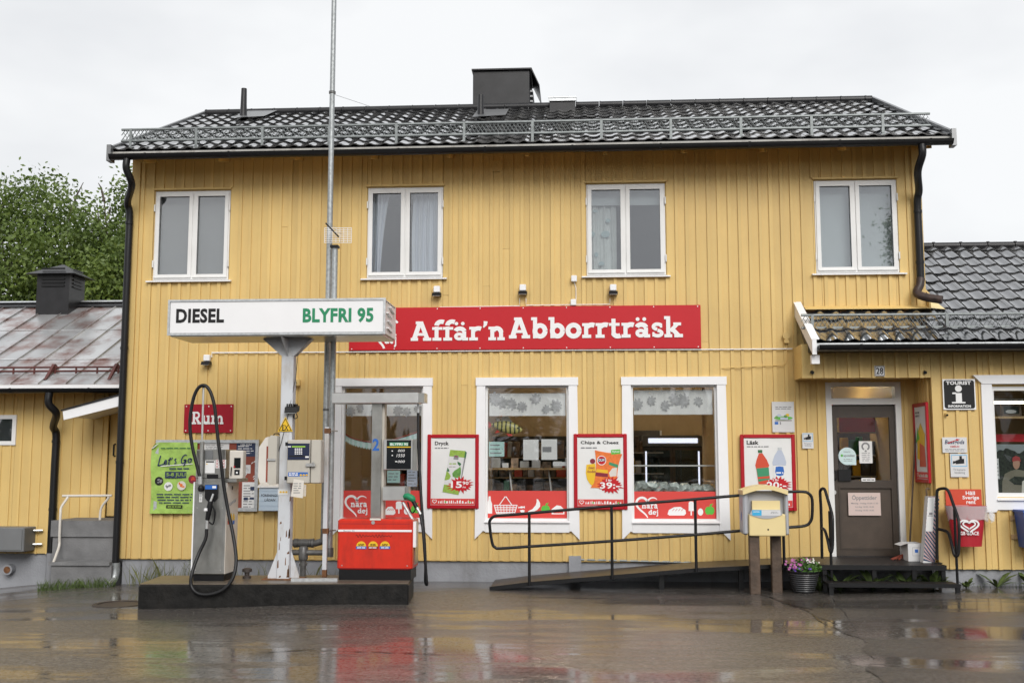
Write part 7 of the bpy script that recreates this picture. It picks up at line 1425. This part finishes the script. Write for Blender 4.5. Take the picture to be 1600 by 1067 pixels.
def logo(t, px0, py0, px1, py1):
    a, b = PB(px0, py1), PB(px1, py0); mb = MB(); H = heart((a[0] + b[0]) / 2, (a[1] + b[1]) / 2, b[0] - a[0], b[1] - a[1], 48, 72, -176); mb.stroke(H, [.008 + .024 * math.sin(math.pi * i / 48) ** .7 for i in range(49)], yb); mb.build('logo', 'white_print', t); w_, h_ = px1 - px0, py1 - py0
    slab('nära', 'white_print', t, (*PB(px0 + w_ * .24, py0 + h_ * .62), *PB(px1 - w_ * .04, py0 + h_ * .33)), yb - .003, th=.001); slab('dej', 'white_print', t, (*PB(px0 + w_ * .54, py0 + h_ * 1.02), *PB(px1 - w_ * .02, py0 + h_ * .67)), yb - .003, th=.001)
def bread(t, x0, y0, x1, y1):
    shape(t, [(x0, y1 - 2), (x0 + 2, y0 + 5), (x0 + (x1 - x0) * .35, y0 + .5), (x0 + (x1 - x0) * .7, y0), (x1 - 1, y0 + 5), (x1, y1 - 3), (x1 - 3, y1), (x0 + 3, y1)], name='bread')
    for k in range(4): u = x0 + (x1 - x0) * (.25 + .16 * k); shape(t, [(u, y0 + 6), (u + 3, y0 + 3), (u + 3.6, y0 + 3.5), (u + .6, y0 + 6.5)], 'banner_red', 'bread', 2)
def lolly(t, x0, y0, x1, y1): shape(t, [(x0, y0 + 2), (x0 + 2, y0), (x1 - 2, y0), (x1, y0 + 2), (x1, y1 - 7), (x0, y1 - 7)], name='ice_lolly'); m_ = (x0 + x1) / 2; shape(t, [(m_ - 1, y1 - 7), (m_ + 1, y1 - 7), (m_ + 1, y1), (m_ - 1, y1)], name='ice_lolly')
t = banner(SHOP[0], 'red banner with heart logo at the foot of the window behind the red pump', at(600, 766, BYW).z); logo(t, 539.5, 772, 575, 804); bread(t, 600, 791, 618, 804); lolly(t, 618.5, 783, 628, 802); shape(t, ellp(635, 798, 4, 5.5), name='egg'); applei(t, 649, 794, 7)
t = banner(SHOP[1], 'red banner with bottle, basket, banana and apple icons at the foot of the middle window', at(824, 766.5, BYW).z)
shape(t, [(763.5, 775), (766.5, 775), (767, 782), (769, 787), (769, 802), (761, 802), (761, 787), (763, 782)], name='bottle')
mb = MB(); Z = lambda l: [PB(*p) for p in l]
for l_ in ([(772, 789), (808, 789)], [(773, 792.5), (807, 792.5)], [(774, 796), (806, 796)], [(775.5, 800), (805, 800)], [(772, 788.5), (776, 802)], [(808, 788.5), (804, 802)], [(776, 802), (804, 802)], [(780, 789), (789, 776)], [(800, 789), (791, 776)], [(788, 776), (792, 776)]): mb.stroke(Z(l_), .012, yb - .0002 * len(mb.f))
for k in range(6): mb.stroke(Z([(777 + k * 5, 789), (779 + k * 4.3, 802)]), .009, yb - .0002 * len(mb.f))
mb.build('basket', 'white_print', t)
shape(t, [(810, 791), (812, 792), (814, 790.5), (818, 791), (820, 790), (820, 794), (818, 793), (814, 794), (812, 793), (810, 794)], name='sweets'); shape(t, [(812, 797), (816, 796), (820, 797), (819, 800), (814, 800)], name='sweets')
shape(t, [(838.5, 779), (841, 780), (844, 786), (844, 791), (840, 796), (833, 799.5), (825, 800), (825, 798.5), (832, 795), (837, 789), (838.5, 784)], name='banana'); applei(t, 852.5, 794, 7)
shape(t, [(862, 795), (870, 789), (876, 790), (882, 796), (882, 803), (862, 803)], name='cake'); shape(t, [(864.5, 797.5), (868, 796), (872, 797.5), (875, 796), (880, 798), (880, 801.5), (864.5, 801.5)], 'banner_red', 'cake', 1)
t = banner(SHOP[2], 'red banner with heart logo, bread and apple in the window with the lit fridge', at(1055, 767.5, BYW).z); logo(t, 994.5, 774.5, 1029, 806); bread(t, 1043, 791.5, 1072, 805); lolly(t, 1076, 783, 1084, 805); shape(t, ellp(1094.5, 799.5, 4.3, 5.6), name='egg'); applei(t, 1109, 796, 7.5); shape(t, ellp(1120.2, 801, 1, 2), name='egg')
# perch hanging in the middle window
p = at(791, 667, .22); fs_ = thing('toy_perch', 'striped yellow green perch figure hanging in the middle shop window', 'fish', p)
m = bpy.data.materials.new('perch_skin'); m.use_nodes = True; n = m.node_tree; pb = n.nodes['Principled BSDF']; tcn = n.nodes.new('ShaderNodeTexCoord'); wv = n.nodes.new('ShaderNodeTexWave'); wv.inputs['Scale'].default_value = 5.2; wv.inputs['Distortion'].default_value = 1.5; r_ = n.nodes.new('ShaderNodeValToRGB'); r_.color_ramp.elements[0].color = (.035, .045, .03, 1); r_.color_ramp.elements[1].color = (.50, .46, .16, 1); r_.color_ramp.elements[0].position = .15; r_.color_ramp.elements[1].position = .4; n.links.new(tcn.outputs['Object'], wv.inputs['Vector']); n.links.new(wv.outputs['Fac'], r_.inputs[0]); n.links.new(r_.outputs[0], pb.inputs['Base Color']); pb.inputs['Roughness'].default_value = .35; MATS['perch_skin'] = m
prof = [(-.21, .012), (-.17, .03), (-.10, .062), (-.02, .085), (.06, .088), (.13, .07), (.19, .042), (.225, .012)]; vs = []; fs = []; k_ = 12
for x, r_ in prof:
    for i in range(k_): a_ = 2 * math.pi * i / k_; vs.append((p.x + x, p.y + r_ * .45 * math.cos(a_), p.z - x * .18 + r_ * math.sin(a_)))
for j in range(len(prof) - 1):
    for i in range(k_): fs.append((j * k_ + i, j * k_ + (i + 1) % k_, (j + 1) * k_ + (i + 1) % k_, (j + 1) * k_ + i))
mb = MB(); mb.smooth = True; mb.add(vs, fs + [tuple(range(k_ - 1, -1, -1)), tuple(range((len(prof) - 1) * k_, len(prof) * k_))]); mb.build('body', 'perch_skin', fs_)
F = lambda pts: [(p.x + a_, p.z + b_) for a_, b_ in pts]
MB().poly(F([(-.2, .04), (-.27, .10), (-.25, .03), (-.28, -.04), (-.2, .02)]), p.y, .006).build('tail_fin', 'fish_red', fs_); MB().poly(F([(-.08, .08), (-.05, .15), (.03, .15), (.09, .06), (0, .08)]), p.y, .005).build('back_fin', 'fish_fin', fs_); MB().poly(F([(-.13, .08), (-.15, .13), (-.10, .12), (-.08, .08)]), p.y, .005).build('back_fin', 'fish_fin', fs_); MB().poly(F([(0, -.09), (.03, -.13), (.09, -.12), (.07, -.09)]), p.y, .005).build('belly_fin', 'fish_red', fs_); MB().poly(F([(-.13, -.04), (-.16, -.09), (-.09, -.07)]), p.y, .005).build('belly_fin', 'fish_red', fs_)
MB().tube([(p.x - .02, p.y, p.z + .1), (p.x - .02, p.y, SHOP[1][3])], .0015, 4).build('string', 'grey_print', fs_); MB().ell(p.x + .165, p.z - .015, .011, .011, p.y - .035, .004, 10).build('eye', 'black_print', fs_)
# papers taped in the windows
def wp(label, px, m='paper', rows=0, y=.085):
    t, b = sheet('window_paper', label, 'paper', px, y, m, .001, 'papers taped inside the shop windows')
    if rows: lines('grey_print', t, (b[0] + .015, b[1] + .02, b[2] - .015, b[3] - .02), y - .001, rows, .3, .35)
t_ = wp('small pale green tinted sheet taped low left in the middle window', (764, 690, 788, 713), 'paper_teal', 3); wp('left of two blank white sheets in the middle window', (817.5, 686.5, 841.5, 718.5)); wp('right of two white sheets in the middle window', (846, 686, 870.5, 718), rows=1); wp('long white label at right in the middle window', (864, 721.5, 887, 727.5), 'card_white', 1); wp('pale teal handwritten note behind the red pump', (605, 735, 625, 754), 'paper_teal', 3); wp('pale blue sheet with drawing at right behind the red pump', (636, 733, 652, 760), 'clear_blue', 5)
# display shelf in the middle window
t = thing('window_shelf', 'wooden display shelf across the middle shop window', 'shelf', (SHOP[1][0], .4, 1.3)); z = at(824, 731, .35).z; MB().box(SHOP[1][0] - .1, SHOP[1][2] + .1, .35, .6, z - .025, z).build('board', 'shelf_wood', t)
for x in (SHOP[1][0] + .3, SHOP[1][2] - .3): MB().tube([(x, .5, z - .02), (x + .12, .5, .5)], .012, 6).build('strut', 'shelf_white', t)
q = random.Random(6); x = SHOP[1][0] + .05; k = 0
while x < SHOP[1][2] - .05:
    w_ = q.uniform(.07, .14); h_ = q.uniform(.07, .16); tag(MB().cbox(x, x + w_, .42, .52, z + .001, z + h_, .006).build('shelf_box', ('shelf_white', 'card_white', 'goods')[k % 3]), 'small packed box on the display shelf in the middle window', 'box', 'boxes on the window shelf'); x += w_ + q.uniform(.01, .05); k += 1
# bunting in the first window
t = thing('paper_bunting', 'mint paper bunting with red ribbon hung across the window behind the red pump', 'bunting', (SHOP[0][0], .2, 1.9)); P = crom([at(*q_, .2) for q_ in ((537, 676), (550, 684), (575, 690), (600, 690), (630, 682), (655, 674))], 6)
MB().tube(P, .012, 5).build('ribbon', 'brick_red', t)
for k in range(0, len(P) - 1, 1): a, b = P[k], P[k + 1]; MB().poly([(a.x, a.z - .01), (b.x, b.z - .01), (b.x, b.z - .085), ((a.x + b.x) / 2, a.z - .115), (a.x, a.z - .085)], .205).build('pennant', 'paper_teal' if k % 2 else 'sticker_mint', t)
# goods shelving deeper inside
def shelving(label, x0, x1, y, z0, z1, rows, seed, head=None):
    q = random.Random(seed); t = thing('goods_shelf', label, 'shelf', ((x0 + x1) / 2, y, z0), 'goods shelves inside the shop')
    MB().box(x0, x1, y + .32, y + .35, z0, z1).build('back_panel', 'interior_dark', t)
    for r_ in range(rows): z = z0 + .08 + r_ * (z1 - z0 - .1) / rows; MB().box(x0, x1, y, y + .32, z - .02, z).build('shelf_board', 'shelf_white' if seed % 2 else 'shelf_wood', t)
    for x in (x0, x1 - .03): MB().box(x, x + .03, y + .3, y + .32, z0, z1).build('upright', 'shelf_white', t)
    if head: MB().box(x0, x1, y - .01, y + .02, z1, z1 + .22).build('header', head, t); MB().box(x0, x1, y - .012, y - .0, z1 - .02, z1 - .001).build('header_trim', 'shelf_wood', t)
    cols = ('goods', 'soda_red', 'card_white', 'goods', 'interior_dark', 'board_wood', 'yellow_print', 'goods', 'label_green', 'goods')
    for r_ in range(rows):
        z = z0 + .081 + r_ * (z1 - z0 - .1) / rows; hh = (z1 - z0 - .1) / rows; x = x0 + .04
        while x < x1 - .12: w_ = q.uniform(.06, .16); h_ = hh * q.uniform(.45, .85); tag(MB().cbox(x, x + w_, y + .03, y + .2, z, z + h_, .008).build('grocery_pack', q.choice(cols)), 'grocery pack on a goods shelf inside the shop', 'package', 'grocery packs on the shelves'); x += w_ + .012
shelving('goods shelf with packages seen through the middle window', -1.4, .15, 2.2, .33, 2.0, 5, 2); shelving('goods shelf with dark packages behind the red pump window', -3.1 + .3, -2.0 + .3, 1.6, .33, 1.9, 4, 4)
shelving('goods shelf with red header seen through the entrance door', 4.0, 4.66 + .5, 2.0, .33, 2.05, 5, 3, 'sign_red')
shelving('goods shelf with packages left of the lit fridge', .7, 1.35, 2.6, .33, 2.1, 5, 5)
MB().box(3.55, 3.75, 2.4, 2.6, .33, 2.98).build('pillar', 'interior_beige', house)
# lit drinks fridge
FYY = 2.6; a = rc(1005, 680, 1098, 812, FYY); fr = thing('drinks_fridge', 'dark glass door drinks fridge with glowing header inside the shop', 'fridge', ((a[0] + a[2]) / 2, FYY + .3, .33)); zh = at(1050, 697, FYY).z
MB().box(a[0], a[2], FYY + .03, FYY + .7, .33, zh).build('cabinet', 'fridge_dark', fr); MB().box(a[0], a[2], FYY, FYY + .7, zh + .002, a[3]).build('header_case', 'interior_grey', fr); h_ = rc(1013, 684.5, 1090, 692, FYY); MB().box(h_[0], h_[2], FYY - .006, FYY - .0, h_[1], h_[3]).build('header_light', 'lamp_cool', fr)
mid = (a[0] + a[2]) / 2
for x0, x1 in ((a[0] + .01, mid - .004), (mid + .004, a[2] - .01)): mb = MB(); frame(mb, x0, .4, x1, zh - .02, .04, FYY - .0, FYY + .029); dd = mb.build('door', 'board_wood', fr); MB().box(x0 + .04, x1 - .04, FYY + .012, FYY + .018, .44, zh - .06).build('pane', 'glass_door', dd)
for px in (1009.5, 1092): p = at(px, 720, FYY); MB().box(p.x - .012, p.x + .012, FYY - .008, FYY - .001, .5, zh - .08).build('light_strip', 'lamp_cool', fr)
t = thing('wrapped_greens', 'crumpled clear wrapped produce heaped behind the right banner', 'produce', (SHOP[2][0] + .6, .3, 1.1)); z0_ = at(1050, 768, .3).z; q = random.Random(8)
for k in range(7): mb = MB(); mb.smooth = True; cx = SHOP[2][0] + .12 + k * .15; mb.tube([(cx - .09, .3 + q.uniform(-.05, .05), z0_ - .03), (cx, .28, z0_ + .09 - k * .008), (cx + .05, .3, z0_ + .10 - k * .010), (cx + .16, .3, z0_ + .01)], [.02, .07, .07, .02], 7); mb.build('bundle', 'foil', t)
z = at(1055, 727.5, .3).z; tag(MB().tube([(SHOP[2][0] - .1, .3, z), (SHOP[2][2] + .1, .3, z)], .012, 6).build('curtain_rod', 'shelf_white'), 'thin pale rod across the window with the lit fridge', 'rod')
p = at(1101, 700, .6); tag(MB().box(p.x - .025, p.x + .025, .6, .65, .33, 2.9).build('thin_post', 'shelf_wood'), 'thin wooden post inside right of the lit fridge', 'post')
# wing window: tube lamp, shelf, picture, red rail and the angler photo
WYI = AY + .45
p0, p1 = at(1550, 629, WYI), at(1598, 627, WYI); t = thing('window_tube_lamp', 'glowing yellow tube lamp in the wing window', 'lamp', (p0.x, WYI, p0.z)); MB().tube([(p0.x - .3, WYI, p0.z), (p1.x + .02, WYI, p0.z)], .016, 8).build('tube', 'lamp_tube', t); MB().box(p0.x - .3, p1.x, WYI - .03, WYI + .03, p0.z + .02, p0.z + .05).build('housing', 'shelf_white', t)
z = at(1575, 651, WYI).z; tag(MB().box(XR + .1, AX1 - .3, WYI - .05, WYI + .2, z - .025, z + .005).build('window_ledge', 'shelf_wood'), 'wooden ledge inside the wing window', 'shelf')
b = rc(1564, 631, 1595, 650, WYI - .02); t = thing('framed_picture', 'small framed dark picture standing on the ledge in the wing window', 'picture', (b[0], WYI - .02, b[1])); frame(MB(), b[0], b[1], b[2], b[3], .03, WYI - .035, WYI - .01).build('frame', 'board_wood', t); MB().rect(b[0] + .03, b[1] + .03, b[2] - .03, b[3] - .03, WYI - .02, .004).build('image', 'forest_print', t); mb = MB(); c_ = ((b[0] + b[2]) / 2, (b[1] + b[3]) / 2); mb.ell(c_[0], c_[1] - .02, .07, .025, WYI - .021); mb.build('image', 'card_white', t)
b = rc(1548, 678, 1640, 690, WYI + .3); tag(MB().box(XR + .1, AX1 - .3, WYI + .3, WYI + .34, b[1], b[3]).build('red_shelf_rail', 'sign_red'), 'dark red shelf rail inside the wing window', 'rail')
b = rc(1551, 694, 1650, 800, WYI + .05); t = thing('angler_photo', 'large dark photo poster of a person in red cap holding a fish', 'poster', (b[0], WYI + .05, b[1])); Y_ = WYI + .05
MB().box(b[0], b[2], Y_, Y_ + .01, b[1], b[3]).build('sheet', 'forest_print', t); mb = MB(); zz = b[3]; q = random.Random(2); pts = [(b[0], zz), (b[2], zz)]; x = b[2]
while x > b[0]: pts.append((x, zz - .05 - q.uniform(0, .07))); x -= .03
pts.append((b[0], zz - .08)); mb.poly(pts, Y_ - .001); mb.build('sky_print', 'lake_print', t)
F = lambda l: [(at(x_, z_, Y_).x, at(x_, z_, Y_).z) for x_, z_ in l]
MB().poly(F([(1566, 777), (1566, 752), (1570, 740), (1580, 735), (1588, 733), (1600, 735), (1608, 745), (1610, 777)]), Y_ - .002).build('figure_print', 'khaki', t); MB().poly(F(ellp(1588, 724, 5.5, 9)), Y_ - .0025).build('figure_print', 'skin', t); MB().poly(F([(1581.5, 721), (1582, 714.5), (1587, 712), (1593, 714), (1595, 721), (1590, 719.5)]), Y_ - .003).build('figure_print', 'cap_red', t); MB().poly(F([(1576, 750), (1585, 744), (1600, 745), (1610, 752), (1600, 758), (1585, 757)]), Y_ - .0035).build('figure_print', 'forest_print', t); MB().poly(F([(1596, 775), (1597, 752), (1603, 748), (1603, 775)]), Y_ - .004).build('figure_print', 'paper_cream', t)
t, b = sheet('window_paper', 'small white paper at the left edge of the angler photo', 'paper', (1556, 716, 1561, 748), WYI + .04, 'card_white')
lines('grey_print', t, (b[0] + .008, b[1] + .03, b[2] - .008, b[3] - .05), WYI + .039, 4, .4, .2)
